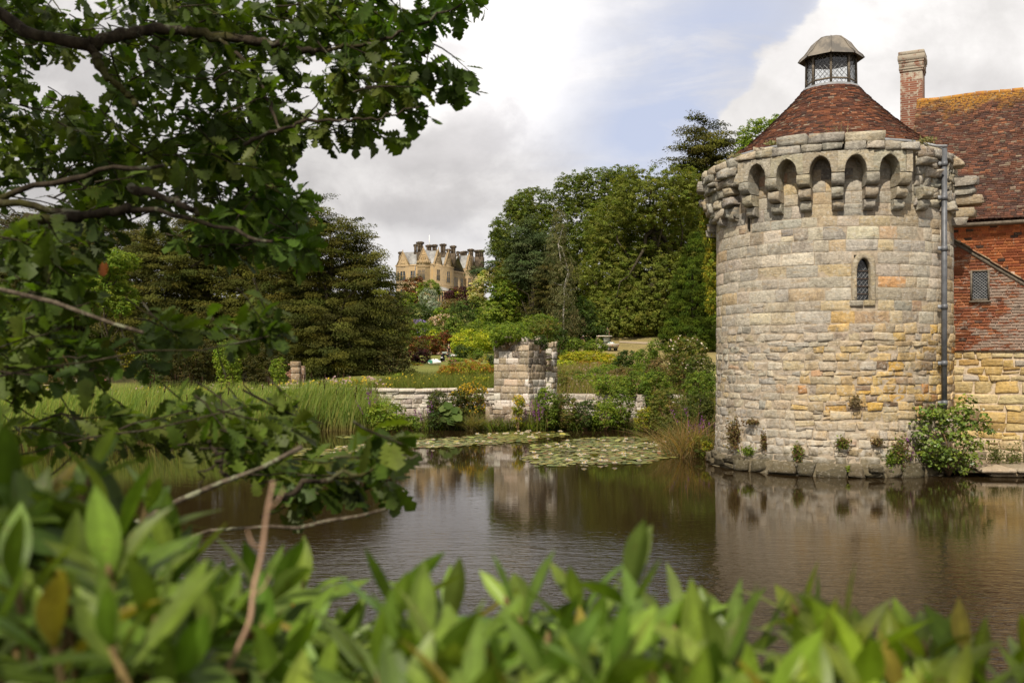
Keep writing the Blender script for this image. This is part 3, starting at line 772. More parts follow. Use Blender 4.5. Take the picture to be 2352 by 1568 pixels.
for k in range(1):
    a, b = X_; q0 = p(np.array([a,b,b,a]), np.array([lim(a)-.10,lim(b)-.10,lim(b)+.02,lim(a)+.02]), np.full(4,.115)); q1 = q0-HN*.05
    mb.add(np.r_[q0,q1], [(0,1,2,3),(0,4,5,1),(3,2,6,7)], (.28,.23,.16))
mb.build('verge_board', LW, house)
# --- lattice window
win = MB()
for (a,b,c,e) in ((WS0-.05,WS0,WZ0-.05,WZ1+.05),(WS1,WS1+.05,WZ0-.05,WZ1+.05),(WS0,WS1,WZ1,WZ1+.05),(WS0,WS1,WZ0-.05,WZ0)):
    win.box(hmap(.10)(np.array([(a+b)/2]), np.array([(c+e)/2]), np.zeros(1))[0], (b-a)/2, .045, (e-c)/2, (.20,.17,.13), ax=[HS,-HN,np.array([0,0,1.])])
wo = win.build('window', LW, house)
g = hmap(.108); MB().add(g(np.array([WS0,WS1,WS1,WS0]), np.array([WZ0,WZ0,WZ1,WZ1]), np.zeros(4)), [(0,1,2,3)], (.02,.02,.02)).build('pane', GLASSD, wo)
mb = MB()
for s0 in np.arange(-2.2, 1.01, .235):
    for sg in (0,1):
        pts = []
        for tq in np.linspace(0,1,25):
            x = s0+2.2*tq; x = x if sg == 0 else 1-x
            if 0 <= x <= 1: pts.append([WS0+(WS1-WS0)*x, WZ0+(WZ1-WZ0)*tq])
        if len(pts) > 1:
            pts = np.array(pts); mb.tube(hmap(.118)(pts[:,0], pts[:,1], np.zeros(len(pts))), .0075, 4, (.4,.4,.4), False)
mb.build('lead_lattice', LEAD, wo)
MB().box(hmap(.13)(np.array([(WS0+WS1)/2]), np.array([WZ0-.075]), np.zeros(1))[0], .28, .05, .022, (.36,.29,.17), ax=[HS,-HN,np.array([0,0,1.])]).build('sill', LW, wo)
# --- main range behind, hung with orange tiles
HB = HA-HN*3.2
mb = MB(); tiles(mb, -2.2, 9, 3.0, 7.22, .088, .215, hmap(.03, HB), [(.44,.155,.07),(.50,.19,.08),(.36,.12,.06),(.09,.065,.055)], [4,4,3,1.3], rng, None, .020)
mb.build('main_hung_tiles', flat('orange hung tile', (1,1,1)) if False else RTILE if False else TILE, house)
mb = MB(); p = hmap(0.0, HB); L_, W_ = 10.0, 8.4
def hp(s, d, z): return p(np.array([s]), np.array([z]), np.array([d]))[0]
s0 = -1.46
V = [hp(s0,0,0),hp(9,0,0),hp(9,0,7.3),hp(s0,0,7.3),hp(s0,-W_,0),hp(9,-W_,0),hp(9,-W_,7.3),hp(s0,-W_,7.3),hp(s0,-4.2,12.2),hp(9,-4.2,12.2)]
mb.add(V, [(0,1,2,3),(4,0,3,7),(5,4,7,6),(1,5,6,2),(3,8,7),(2,6,9)], (.25,.1,.06)); mb.build('main_wall', LW, house)
mb = MB(); mb.box(hp(3.7,.20,7.24), 5.3, .18, .05, (.42,.36,.26), ax=[HS,-HN,np.array([0,0,1.])]); mb.build('eaves_board', LW, house)
e0 = HB+HN*.38; sl = np.array([-HN[0]*4.58, -HN[1]*4.58, 12.34-7.36]); sll = np.linalg.norm(sl); sl = sl/sll
rn = nrm(np.cross(HS, sl)); rn = rn if rn[2] > 0 else -rn
def rmap(s, t_, d): 
    sag = -.06*np.sin(np.clip(t_/sll,0,1)*np.pi)+.02*np.sin(s*2.1+t_)
    return e0+np.array([0,0,7.36])+s[:,None]*HS+t_[:,None]*sl+(d+sag)[:,None]*rn
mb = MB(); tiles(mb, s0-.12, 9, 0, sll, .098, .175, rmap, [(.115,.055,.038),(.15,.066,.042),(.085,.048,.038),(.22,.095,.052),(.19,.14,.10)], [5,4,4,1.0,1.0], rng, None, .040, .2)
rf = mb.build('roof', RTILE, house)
mb = MB(); q = [rmap(np.array([a]), np.array([b]), np.array([-.14]))[0] for a,b in ((s0-.12,-.0),(9,0),(9,sll),(s0-.12,sll))]; bk = [hp(s0-.12,-9.0,7.2),hp(9,-9.0,7.2)]
mb.add(q+bk, [(0,1,2,3),(3,2,5,4)], (.1,.05,.035)); mb.build('roof_deck', TILE, house)
mb = MB()
rg = np.arange(s0-.12, 9, .38)
for a in rg:
    c = mixc([(.34,.16,.05),(.30,.12,.05),(.42,.24,.07)], [1,1,1], 1, rng)[0]
    pts = [rmap(np.array([a+k*.36]), np.array([sll+.00]), np.array([.0]))[0]+np.array([0,0,-.02+rng.normal(0,.006)]) for k in (0,.5,1)]
    mb.tube(pts, .10+rng.normal(0,.005), 8, c)
mb.build('ridge', RTILE, rf)
# --- chimney
def f_brick(t):
    o = obj(t); 
    g = t('ShaderNodeNewGeometry', out=None)
    u = t.math('ADD', t('ShaderNodeSeparateXYZ', o, out=0), t('ShaderNodeSeparateXYZ', o, out=1))
    q = t('ShaderNodeCombineXYZ', u, t('ShaderNodeSeparateXYZ', o, out=2), 0.0)
    b = t('ShaderNodeTexBrick', q, (.20,.075,.045,1), (.12,.05,.036,1), (.30,.26,.20,1), i_Scale=1.0, i_Mortar_Size=.007, i_Brick_Width=.23, i_Row_Height=.078, i_Bias=-.2, out=None)
    n = t.noise(o, 3.5, 7, .7, .4)
    z = t('ShaderNodeSeparateXYZ', o, out=2)
    c = t.mix(t.math('MULTIPLY', t.ramp(t.math('ADD', n, t.ramp(z, 12.6, 14.0, .0, .16)), .53, .66), .8), b.outputs[0], (.36,.33,.26,1))
    return principled(t, c, .95, bump(t, t.math('ADD', b.outputs[1], t.math('MULTIPLY', n, -.6)), -.6, .02), .1)
BRICK = mat('old brick', f_brick)
cb = P(2096, 280, 36.3); cb[2] = 9.2
ax = [HS, -HN, np.array([0,0,1.])]
mb = MB()
mb.box(cb+np.array([0,0,2.0]), .375, .42, 2.35, ax=ax, bev=.01)
for z, r in ((4.30,.40),(4.38,.42),(4.62,.435),(4.76,.455)): mb.box(cb+np.array([0,0,z]), r, r+.05, .04 if z < 4.7 else .10, ax=ax, bev=.01)
mb.box(cb+np.array([0,0,4.50]), .415, .465, .08, ax=ax, bev=.01); mb.box(cb+np.array([0,0,4.93]), .44, .48, .07, ax=ax, bev=.02)
mb.box(cb+np.array([0,0,2.05])+HS*.40, .06, .40, .38, ax=ax, bev=.01)
ch = empty('tmp', cb); C.objects.unlink(ch); bpy.data.objects.remove(ch)
cho = mb.build('chimney', BRICK, house)
mb = MB(); mb.box(cb+np.array([0,0,1.15])+HS*.18+HN*.46, .40, .05, .09, (.34,.33,.31), ax=ax); mb.box(cb+np.array([0,0,1.5])+HS*.47+HN*.2, .05, .25, .30, (.5,.47,.42), ax=ax); mb.build('flashing', LEAD, cho)
# --- landing of stone slabs at the water's edge
land = empty('stone_landing', P(2300,1085,25.8), 'low landing of flat sandstone slabs on rough stones at the right water edge', 'stone landing')
rng = np.random.default_rng(44)
l0 = np.array([(2252-U0)/F*25.8, 25.8, 0]); ld = nrm(np.array([1,-.12,0])); ln = np.array([.12,1,0])
SL = stonemat('slab sandstone', .3, None, .1, None, 0, .25, 16, .5, 1.2, .3)
xx = 0.0
for k in range(6):
    w_ = rng.uniform(.85,1.3); c = mixc([(.34,.27,.19),(.38,.30,.20),(.30,.25,.18)], [1,1,1], 1, rng)[0]
    cxy = l0+ld*(xx+w_/2)+ln*1.1+np.array([0,0,.17+rng.normal(0,.01)])
    MB().box(cxy, w_/2-.012, 1.15, .055, c, ax=[ld+ln*.0, ln, np.array([0,0,1.])], bev=.03).build('slab', SL, land); xx += w_
xx = .25
for k in range(14):
    w_ = rng.uniform(.45,1.0); c = mixc([(.20,.16,.11),(.13,.11,.08),(.26,.20,.12)], [1,1,1], 1, rng)[0]
    MB().box(l0+ld*(xx+w_/2)+ln*(.25+rng.uniform(0,.15))+np.array([0,0,.055+rng.normal(0,.008)]), w_/2-.02, .3, .055, c, ax=[ld, ln, np.array([0,0,1.])], bev=.035).build('bearing_stone', SL, land)
    MB().box(l0+ld*(xx+w_/2-.2)+ln*(.12+rng.uniform(0,.1))+np.array([0,0,-.07]), w_/2-.03, .3, .055, c*.6, ax=[ld, ln, np.array([0,0,1.])], bev=.035).build('footing_stone', SL, land)
    xx += w_
# ================================================================== ruined pier and garden walls
def corner_wall(o, s, ndir, length, z0, z1, rng, hfn, wfn, colfn, dep, mbm, gap=.014):
    A = courses(0, length, z0, z1, hfn, wfn, rng, gap)
    blocks(mbm, A, planemap(o, s, ndir), colfn(A, rng), rng.uniform(dep*.4, dep, len(A)), rng, .006, .012, .006, -.03, PLA)
rng = np.random.default_rng(52)
pc = P(1214, 985, 43.2); pc[2] = 0
al = rad(28); dl = np.array([-math.cos(al), math.sin(al), 0]); dr = np.array([math.sin(al), math.cos(al), 0])
pier = empty('ruined_pier', pc, 'square ruined stone gate pier with white lichen patches standing in the pond edge', 'ruin')
def pcol(A, r):
    z = (A[:,2]+A[:,3])/2; c = mixc([(.345,.27,.18),(.30,.235,.16),(.40,.32,.225),(.25,.205,.15)], [3,3,2,2], len(A), r, .12)
    c = np.where((r.random(len(A)) < np.interp(z, [2.4,3.0,3.9], [.08,.35,.45]))[:,None], mixc([(.13,.105,.085),(.18,.15,.12)], [1,1], len(A), r, .15), c)
    w_ = (r.random(len(A)) < np.interp(z, [.9,1.9,2.4], [.85,.6,.16]))[:,None]; return np.where(w_, mixc([(.62,.57,.50),(.55,.50,.43)], [1,1], len(A), r, .06), c)
mb = MB()
corner_wall(pc, dl, -dr, 1.72, 1.0, 3.92, rng, lambda z,r: r.uniform(.26,.34), lambda z,r: r.uniform(.3,.7), pcol, .014, mb, .008)
corner_wall(pc, dr, -dl, 1.75, 1.0, 3.80, rng, lambda z,r: r.uniform(.26,.34), lambda z,r: r.uniform(.3,.7), pcol, .014, mb, .008)
mb.build('pier_stone', STONE2, pier, smooth=True)
def prism(mb, o, a, la, b, lb, z0, z1, col):
    o = np.asarray(o, float); V = [o, o+a*la, o+a*la+b*lb, o+b*lb]; V = [v+np.array([0,0,z0]) for v in V]+[v+np.array([0,0,z1]) for v in V]
    mb.add(V, [(0,1,2,3),(4,5,6,7),(0,1,5,4),(1,2,6,5),(2,3,7,6),(3,0,4,7)], col)
mb = MB(); prism(mb, pc+dl*.004+dr*.004, dl, 1.71, dr, 1.74, -.5, 3.85, (.22,.18,.14)); mb.build('core', STONE2, pier)
mb = MB(); A = courses(-.15, 1.95, -.4, 1.06, lambda z,r: .36, lambda z,r: r.uniform(.4,.9), rng, .02)
blocks(mb, A, planemap(pc-dr*.25-dl*.15, dl, -dr), mixc([(.28,.22,.15),(.22,.17,.12),(.42,.37,.30),(.14,.11,.08)], [3,3,1,1], len(A), rng), .04, rng, .015, .02, .02)
A = courses(0, 2.1, -.4, 1.06, lambda z,r: .36, lambda z,r: r.uniform(.4,.9), rng, .02)
blocks(mb, A, planemap(pc-dr*.25-dl*.3, dr, -dl), mixc([(.28,.22,.15),(.22,.17,.12)], [3,3], len(A), rng), .04, rng, .015, .02, .02)
prism(mb, pc-dr*.25-dl*.3, dl, 2.3, dr, 2.1, -.5, 1.02, (.26,.20,.13)); mb.build('plinth', STONE2, pier, smooth=False)
mb = MB()  # broken return wall with a slot
corner_wall(pc+dr*1.75-dl*.28, dr, -dl, .5, .9, 3.9, rng, lambda z,r: r.uniform(.2,.34), lambda z,r: r.uniform(.3,.5), pcol, .05, mb)
A = np.array([(0,.28,z,z+.24) for z in np.arange(1.0,3.8,.26)]); blocks(mb, A, planemap(pc+dr*1.75, -dl, -dr), pcol(A, rng), .05, rng, .012, .02, .02)
mb.build('return_wall', STONE2, pier, smooth=True)
mb = MB()
for a, b, h, w_ in ((.2,.15,.16,.30),(.62,.12,.10,.22),(1.1,.18,.20,.34),(1.5,.2,.08,.2),(.25,.7,.12,.3),(.15,1.2,.22,.26),(.9,.9,.15,.4),(1.3,1.3,.1,.4)):
    mb.box(pc+dl*a+dr*b+np.array([0,0,3.86+h/2]), w_/2, .17, h/2+.05, mixc([(.30,.25,.18),(.2,.17,.13),(.4,.36,.3)], [2,1,1], 1, rng)[0], ax=[nrm(dl+rng.normal(0,.1,3)*[1,1,0]), nrm(dr), np.array([0,0,1.])], bev=.05)
mb.build('broken_top', STONE2, pier)
WST = stonemat('white lichened wall stone', .35, .45, .9, None, 0, 1.0, 16, .5, 1.5, .1, (.66,.62,.56))
def garden_wall(name, pts, z1, label, rng, cope=True, hgt=.24, pal=None, z0=-.35):
    par = empty(name, pts[0], label, 'wall'); mb = MB(); mc = MB(); cm = MB()
    pal = pal or [(.44,.39,.33),(.36,.31,.25),(.52,.47,.40),(.27,.22,.17)]
    for a, b in zip(pts[:-1], pts[1:]):
        a = np.array(a); b = np.array(b); s_ = nrm(b-a); L_ = np.linalg.norm(b-a); nn = np.array([s_[1], -s_[0], 0])
        if nn@(-(a+b)/2) < 0: nn = -nn
        A = courses(0, L_, z0, z1-.15, lambda z,r: r.uniform(hgt*.75,hgt*1.2), lambda z,r: r.uniform(.3,.75), rng, .02)
        blocks(mb, A, planemap(a, s_, nn), mixc(pal, [3,2,3,1], len(A), rng), rng.uniform(.02,.05,len(A)), rng, .012, .02, .012)
        prism(mc, a+nn*.004, s_, L_, -nn, .5, z0, z1-.14, (.3,.25,.2))
        if cope:
            x = -.05
            while x < L_:
                w_ = min(rng.uniform(.6,1.1), L_+.06-x); 
                if w_ > .08: cm.box(a+s_*(x+w_/2)-nn*.22+np.array([0,0,z1-.07+rng.normal(0,.008)]), w_/2-.006, .33, .08, mixc([(.52,.45,.36),(.46,.40,.32),(.57,.50,.41)], [1,1,1], 1, rng)[0], ax=[s_,-nn,np.array([0,0,1.])], bev=.03)
                x += w_
    mb.build('stonework', WST, par, smooth=True); mc.build('core', STONE2, par)
    if cope: cm.build('coping', WST, par)
    return par
def G(u, D): return np.array([(u-U0)/F*D, D, 0])
garden_wall('garden_wall', [G(640,48.5),G(872,46.6),G(874,44.9),G(992,44.9),G(1000,46.0),G(1140,45.6)], 1.76, 'low white-lichened stone garden wall with rounded coping left of the ruined pier', rng)
garden_wall('garden_wall', [G(1268,45.8),G(1462,45.3),G(1464,44.6),G(1502,44.6),G(1504,45.2),G(1560,44.0)], 1.66, 'overgrown low stone wall with broken top between the ruined pier and the tower', rng, False)
# brick ruin fragment
rng = np.random.default_rng(61)
br = empty('brick_wall_fragment', G(678,50), 'ragged upright fragment of old red brick and stone wall behind the reeds', 'ruin')
bo = P(676,880,50); bo[2] = .9
mb = MB()
for k in range(26):
    z = .9+k*.078; lft = -.48+.10*math.sin(k*.9)+.012*k+rng.normal(0,.03)
    x = lft
    while x < -.08:
        w_ = rng.uniform(.12,.24); mb.box(bo+np.array([x+w_/2, rng.normal(0,.02), z-.9]), w_/2-.006, .22, .033, mixc([(.24,.085,.05),(.18,.075,.05),(.30,.13,.08)], [1,1,1], 1, rng)[0], bev=.01); x += w_
mb.build('brickwork', flat('crumbling brick', (.24,.13,.085), .95, .1, var=.4, sc=6), br)
mb = MB(); z = .9
while z < 2.9:
    h = rng.uniform(.28,.5); mb.box(bo+np.array([.10+rng.normal(0,.02),-.06,z-.9+h/2]), .22, .28, h/2-.006, mixc([(.28,.20,.12),(.22,.16,.10),(.32,.24,.14)], [1,1,1], 1, rng)[0], bev=.03); z += h
mb.box(bo+np.array([.40,.1,.9]), .14, .25, .98, (.20,.13,.085), taper=.75, bev=.05)
mb.build('quoin', STONE2, br)
# short stone post on the left bank
pp_ = P(156,900,62); pp_[2] = terr(pp_[0], pp_[1])-.1
gp = empty('stone_post', pp_, 'short lichened square stone gate post standing beyond the reeds on the left bank', 'post')
MB().box(pp_+np.array([0,0,.85]), .24, .24, .85, (.42,.36,.27), bev=.04, taper=.95).build('shaft', WST, gp)
MB().box(pp_+np.array([0,0,1.70]), .29, .29, .07, (.46,.40,.31), bev=.04).build('cap', WST, gp)
# ================================================================== mansion on the hill
rng = np.random.default_rng(71)
def f_mans(t):
    o = obj(t)
    u = t.math('ADD', t('ShaderNodeSeparateXYZ', o, out=0), t('ShaderNodeSeparateXYZ', o, out=1))
    q = t('ShaderNodeCombineXYZ', u, t('ShaderNodeSeparateXYZ', o, out=2), 0.0)
    b = t('ShaderNodeTexBrick', q, (.34,.25,.135,1), (.27,.20,.12,1), (.22,.175,.12,1), i_Scale=1.0, i_Mortar_Size=.02, i_Brick_Width=1.3, i_Row_Height=.48, i_Bias=-.1)
    n = t.noise(o, .55, 6, .65, .4)
    c = t.mix(t.math('MULTIPLY', t.ramp(n, .48, .66), .6), b, (.24,.19,.13,1))
    m = t.noise(t.map(o, (1,1,.3), (3,3,3)), .8, 5, .6)
    c = t.mix(t.math('MULTIPLY', t.ramp(m, .52, .66), .5), c, (.40,.25,.095,1))
    return principled(t, c, .95, None, .1)
MST = mat('golden sandstone ashlar', f_mans)
MTRIM = flat('dressed stone', (.33,.24,.135), .9, .1, sc=.8)
SLATE = flat('lead grey slates', (.27,.265,.25), .6, .4, var=.3, sc=.7)
CHIM = flat('sooty chimney stone', (.085,.065,.045), .95, .1, var=.6, sc=1.1)
MGL = flat('mansion glass', (.035,.04,.045), .15, .5, var=.3, sc=2)
MC = P(995, 690, 300); MC[2] = 20.0
ma = rad(25); dl = np.array([-math.cos(ma), math.sin(ma)*1.0, 0]); dr = np.array([math.sin(ma), math.cos(ma), 0])
man = empty('mansion', MC, 'large golden sandstone gabled country mansion with many dark chimneys on the hilltop', 'mansion')
zo = np.array([0,0,1.])
def q(a, b, z): return MC+dl*a+dr*b+zo*(z-20.0)              # a: along the left front, b: along the right front
mb = MB()
def mbox(mb, a0, a1, b0, b1, z0, z1, col=(1,1,1)):
    V = [q(a,b,z) for z in (z0,z1) for a,b in ((a0,b0),(a1,b0),(a1,b1),(a0,b1))]
    mb.add(V, [(0,1,2,3),(4,5,6,7),(0,1,5,4),(1,2,6,5),(2,3,7,6),(3,0,4,7)], col)
mbox(mb, 0, 13.2, 0, 13.0, 17, 32.4); mbox(mb, .8, 12, 13.0, 22.2, 17, 31.4); mbox(mb, .3, 12, 22.2, 26, 17, 33); mbox(mb, .9, 12, 26, 36, 17, 32.6)
def gable_left(a0, a1, zs, zp):                                # gable facing left front (normal -dr)
    m = (a0+a1)/2; P_ = [q(a0,-.05,zs),q(a1,-.05,zs),q(m,-.05,zp),q(a0,.55,zs),q(a1,.55,zs),q(m,.55,zp)]
    mb.add(P_, [(0,2,1),(3,4,5),(0,3,5,2),(1,2,5,4)])
def gable_right(b0, b1, zs, zp, a=-.05):
    m = (b0+b1)/2; P_ = [q(a,b0,zs),q(a,b1,zs),q(a,m,zp),q(a+.6,b0,zs),q(a+.6,b1,zs),q(a+.6,m,zp)]
    mb.add(P_, [(0,1,2),(3,5,4),(0,2,5,3),(1,4,5,2)])
rf = MB()
def roof_l(a0, a1, zs, zp, b1):
    m = (a0+a1)/2; rf.add([q(a0-.1,.5,zs),q(m,.5,zp),q(a1+.1,.5,zs),q(a0-.1,b1,zs),q(m,b1,zp),q(a1+.1,b1,zs)], [(0,1,4,3),(1,2,5,4),(3,4,5)])
def roof_r(b0, b1, zs, zp, a1, a0=.5):
    m = (b0+b1)/2; rf.add([q(a0,b0-.1,zs),q(a0,m,zp),q(a0,b1+.1,zs),q(a1,b0-.1,zs),q(a1,m,zp),q(a1,b1+.1,zs)], [(0,1,4,3),(1,2,5,4),(3,4,5)])
GL = [(8.3,12.9,32.3,36.4),(.9,5.9,32.3,37.2)]; GR = [(.6,5.6,32.3,37.0),(7.0,11.8,32.3,36.8),(22.2,26.2,33,37.6)]
for a0,a1,zs,zp in GL: gable_left(a0,a1,zs,zp); roof_l(a0,a1,zs,zp-.3,12.8)
for b0,b1,zs,zp in GR[:2]: gable_right(b0,b1,zs,zp); roof_r(b0,b1,zs,zp-.3,12.8)
gable_right(22.2,26.2,33,37.6,.25); roof_r(22.2,26.2,33,37.3,12,.8); roof_r(13,22.4,31.4,36.4,12,1.0); roof_r(26,31,32.6,36.5,12,1.0); roof_r(31,36,32.6,36.2,12,1.0)
mb.build('wall', MST, man)
rf.build('roof', SLATE, man)
tr = MB()
mbox(tr, -.12, 13.3, -.14, 0, 32.1, 32.5); mbox(tr, -.14, 0, -.1, 13.1, 32.1, 32.5); mbox(tr, .66, .8, 13.1, 22.1, 31.1, 31.6); mbox(tr, -.10, 13.3, -.1, 0, 26.4, 26.65); mbox(tr, -.1, 0, -.1, 13.0, 26.4, 26.65)
for a0,a1,zs,zp in GL:
    m = (a0+a1)/2
    for e in (a0,a1): tr.tube([q(e,-.1,zs), q(m,-.1,zp+.12)], .16, 4)
    tr.tube([q(m,-.1,zp), q(m,-.1,zp+.7)], .13, 5)
for b0,b1,zs,zp in GR:
    m = (b0+b1)/2; a = -.1 if b0 < 20 else .2
    for e in (b0,b1): tr.tube([q(a,e,zs), q(a,m,zp+.12)], .16, 4)
    tr.tube([q(a,m,zp), q(a,m,zp+.7)], .13, 5)
tr.build('stone_trim', MTRIM, man)
# canted bay on the left front
by = MB(); bx = [(1.1,0),(1.9,-1.5),(4.6,-1.5),(5.4,0)]
for (a,b),(c,e) in zip(bx[:-1], bx[1:]):
    by.add([q(a,b,17),q(c,e,17),q(c,e,32.6),q(a,b,32.6)], [(0,1,2,3)])
    for tq in (.12,.5,.88):
        p = q(a+(c-a)*tq, b+(e-b)*tq, 32.9); by.box(p, .32, .2, .42, ax=[nrm(q(c,e,0)-q(a,b,0)), nrm(np.cross(zo, q(c,e,0)-q(a,b,0))), zo])
by.add([q(a,b,32.4) for a,b in bx], [(0,1,2,3)]); bay = by.build('bay', MST, man)
for z in (31.5,27.0):
    mt = MB()
    for (a,b),(c,e) in zip(bx[:-1], bx[1:]): mt.tube([q(a,b-.06,z), q(c,e-.06,z)], .14, 4)
    mt.build('string_course', MTRIM, bay)
# ground-floor bay with a hipped roof on the right front
gb = MB(); mbox(gb, -2.0, 0, 3.0, 8.6, 17, 20.2); mbox(gb, -2.0, 0, 3.0, 8.6, 24.0, 24.5)
for b in (3.15,4.05,5.0,5.8,6.65,7.5,8.45): mbox(gb, -2.0, -1.8, b-.14, b+.14, 20.2, 24.0)
for a in (-1.86,-1.0,-.15): mbox(gb, a-.14, a+.14, 3.0, 3.2, 20.2, 24.0)
mbox(gb, -1.98, -1.82, 3.0, 8.6, 22.3, 22.55)
gbo = gb.build('garden_bay', MTRIM, man)
g2 = MB(); mbox(g2, -1.75, -.05, 3.3, 8.4, 20.2, 24.0); g2.build('pane', MGL, gbo)
g3 = MB(); g3.add([q(-2.2,2.8,24.5),q(0,2.8,24.5),q(0,4.2,25.8),q(-.1,7.4,25.8),q(0,8.8,24.5),q(-2.2,8.8,24.5)], [(0,1,2),(0,2,3,5),(3,4,5)]); g3.build('bay_roof', SLATE, gbo)
def mwin(face, c, z0, z1, w_, nm, a=None, tr_=1):
    """mullioned window: dark glass in a stone frame"""
    def p(x, d, z): 
        return q(c+x, -d, z) if face == 'l' else q((a or 0)-d, c+x, z)
    f = MB()
    def bar(x0, x1, za, zb):
        V = [p(x,d,z) for d in (-.02,.13) for x,z in ((x0,za),(x1,za),(x1,zb),(x0,zb))]
        f.add(V, [(0,1,2,3),(4,5,6,7),(0,1,5,4),(1,2,6,5),(2,3,7,6),(3,0,4,7)])
    h = w_/2; bar(-h-.15,-h+.02,z0-.1,z1+.15); bar(h-.02,h+.15,z0-.1,z1+.15); bar(-h,h,z0-.12,z0+.03); bar(-h,h,z1-.03,z1+.15)
    for k in range(1, nm): x = -h+w_*k/nm; bar(x-.07,x+.07,z0,z1)
    for k in range(tr_): z = z0+(z1-z0)*(k+1)/(tr_+1); bar(-h,h,z-.06,z+.06)
    fo = f.build('window', MTRIM, man)
    MB().add([p(-h,.03,z0),p(h,.03,z0),p(h,.03,z1),p(-h,.03,z1)], [(0,1,2,3)]).build('pane', MGL, fo)
for c,z0,z1,w_,n in ((7.0,27.6,30.5,1.8,2),(10.6,27.6,30.5,1.8,2),(12.3,27.6,30.5,.6,1),(10.6,32.0,33.9,1.3,2),(3.4,34.0,35.2,1.3,2),(7.0,21.8,25,1.8,2),(10.6,21.8,25,1.8,2)): mwin('l', c, z0, z1, w_, n)
for a,b in ((2.55,-1.5),(3.95,-1.5)):
    pass
for c,z0,z1,w_,n,a in ((3.0,27.6,30.8,1.7,2,0),(9.4,27.4,30.8,1.9,2,0),(3.1,33.2,35.2,1.2,2,0),(9.4,33.2,35.2,1.2,2,0),(15.8,23.4,29.6,2.2,3,.8),(19.8,26.4,29.6,1.6,2,.8),(24.2,26.2,29.8,2.0,3,.3),(24.2,34.0,35.6,1.0,1,.3),(28.6,26.4,29.6,1.6,2,.9),(32.4,26.4,29.6,1.8,2,.9)): mwin('r', c, z0, z1, w_, n, a)
# bay windows as windows of the bay
for (x0,x1) in ((2.0,3.15),(3.35,4.5)):
    f = MB(); V = []
    f.add([q(x,-1.56,z) for x,z in ((x0,27.7),(x1,27.7),(x1,30.6),(x0,30.6))], [(0,1,2,3)]); fo = f.build('bay_window', MGL, bay)
    m_ = MB()
    for x in (x0,(2*x0+x1)/3,(x0+2*x1)/3,x1): m_.tube([q(x,-1.60,27.6), q(x,-1.60,30.7)], .06, 4)
    for z in (27.65,29.6,30.65): m_.tube([q(x0,-1.60,z), q(x1,-1.60,z)], .06, 4)
    m_.build('mullion', MTRIM, bay)
mw = MB(); mw.add([q(1.2,-.25,27.7),q(1.82,-1.42,27.7),q(1.82,-1.42,30.6),q(1.2,-.25,30.6)], [(0,1,2,3)]); 
# chimney stacks
def zx(x, y): return 861.3+x/4.202, 516.8+y/4.202
def stack(x0, x1, y0, y1, D, n):
    u0_, vt = zx(x0, y0); u1_, vb = zx(x1, y1); c = P((u0_+u1_)/2, vb, D); top = P((u0_+u1_)/2, vt, D)[2]+.9; w_ = (u1_-u0_)/F*D/2
    m = MB(); base = c[2]-3.0; m.box([c[0],c[1],(base+c[2]+1.2)/2], w_*.95, w_*.6, (c[2]+1.2-base)/2, ax=[dl,-dr,zo])
    for k in range(n):
        x = (-1+(2*k+1)/n)*w_*.9; cc = c-dl*x
        m.box([cc[0],cc[1],(c[2]+top)/2+.3], w_/n*.74, w_*.5 if n > 1 else w_*.7, (top-c[2])/2-.1, ax=[dl,-dr,zo], bev=.12)
    m.box([c[0],c[1],top-.45], w_*1.06, w_*.66, .16, ax=[dl,-dr,zo]); m.box([c[0],c[1],top-.12], w_*1.12, w_*.7, .16, ax=[dl,-dr,zo])
    m.build('chimney_stack', CHIM, man)
for s_ in ((375,407,218,300,306,1),(405,466,194,300,304,2),(494,548,224,285,309,2),(550,600,220,285,312,2),(630,684,214,300,309,2),(688,730,262,305,318,2),(728,780,231,310,312,2),(785,815,285,330,322,1),(818,848,288,330,324,1),(840,890,282,330,326,2),(898,952,262,340,324,2),(963,1050,272,345,330,4),(228,268,290,330,310,2)): stack(*s_)
fu, fv = zx(525,222); fb = P(fu, fv+4, 312); MB().tube([fb, fb+zo*4.6], [.17,.11], 6, (.7,.7,.7)).build('flagpole', flat('white paint', (.7,.7,.68), .5), man)
for a in (13.0,6.2): MB().tube([q(a,-.18,20), q(a,-.18,32)], .12, 6).build('downpipe', SLATE, man)
# terrace balustrade below the garden bay
tb = MB(); 
# ================================================================== vegetation builders
def perp(nv, rng):
    a = rng.normal(size=nv.shape); a = a-(a*nv).sum(-1, keepdims=True)*nv
    return nrm(a)
def leaf_quads(mb, pos, nor, size, cols, aspect=.6, tang=None, rng=None):
    n = len(pos); nor = nrm(nor); t_ = perp(nor, rng) if tang is None else nrm(tang-(tang*nor).sum(-1, keepdims=True)*nor)
    s_ = np.cross(nor, t_); L = (size*.5)[:,None]; W = L*aspect
    V = np.stack([pos-t_*L, pos+s_*W-t_*L*.1, pos+t_*L, pos-s_*W-t_*L*.1], 1)
    mb.add(V.reshape(-1,3), np.arange(n*4).reshape(-1,4), np.repeat(cols, 4, axis=0))
def pal_cols(pal, n, rng, var=.18):
    pal = np.asarray(pal, float); k = rng.integers(0, len(pal), n)
    return np.clip(pal[k]*rng.normal(1, var, (n,1)).clip(.5,1.7)*rng.normal(1, .05, (n,3)), .002, .95)
def lobes3(lobes, D, rng, dj=.0, ry=.9):
    out = []
    for l in lobes:
        u, v, ru, rv = l[:4]; d = D+(l[4] if len(l) > 4 else rng.uniform(-dj, dj)); c = P(u, v, d)
        out.append((c, np.array([ru/F*d, max(ru,rv*.7)/F*d*ry, rv/F*d])))
    return out
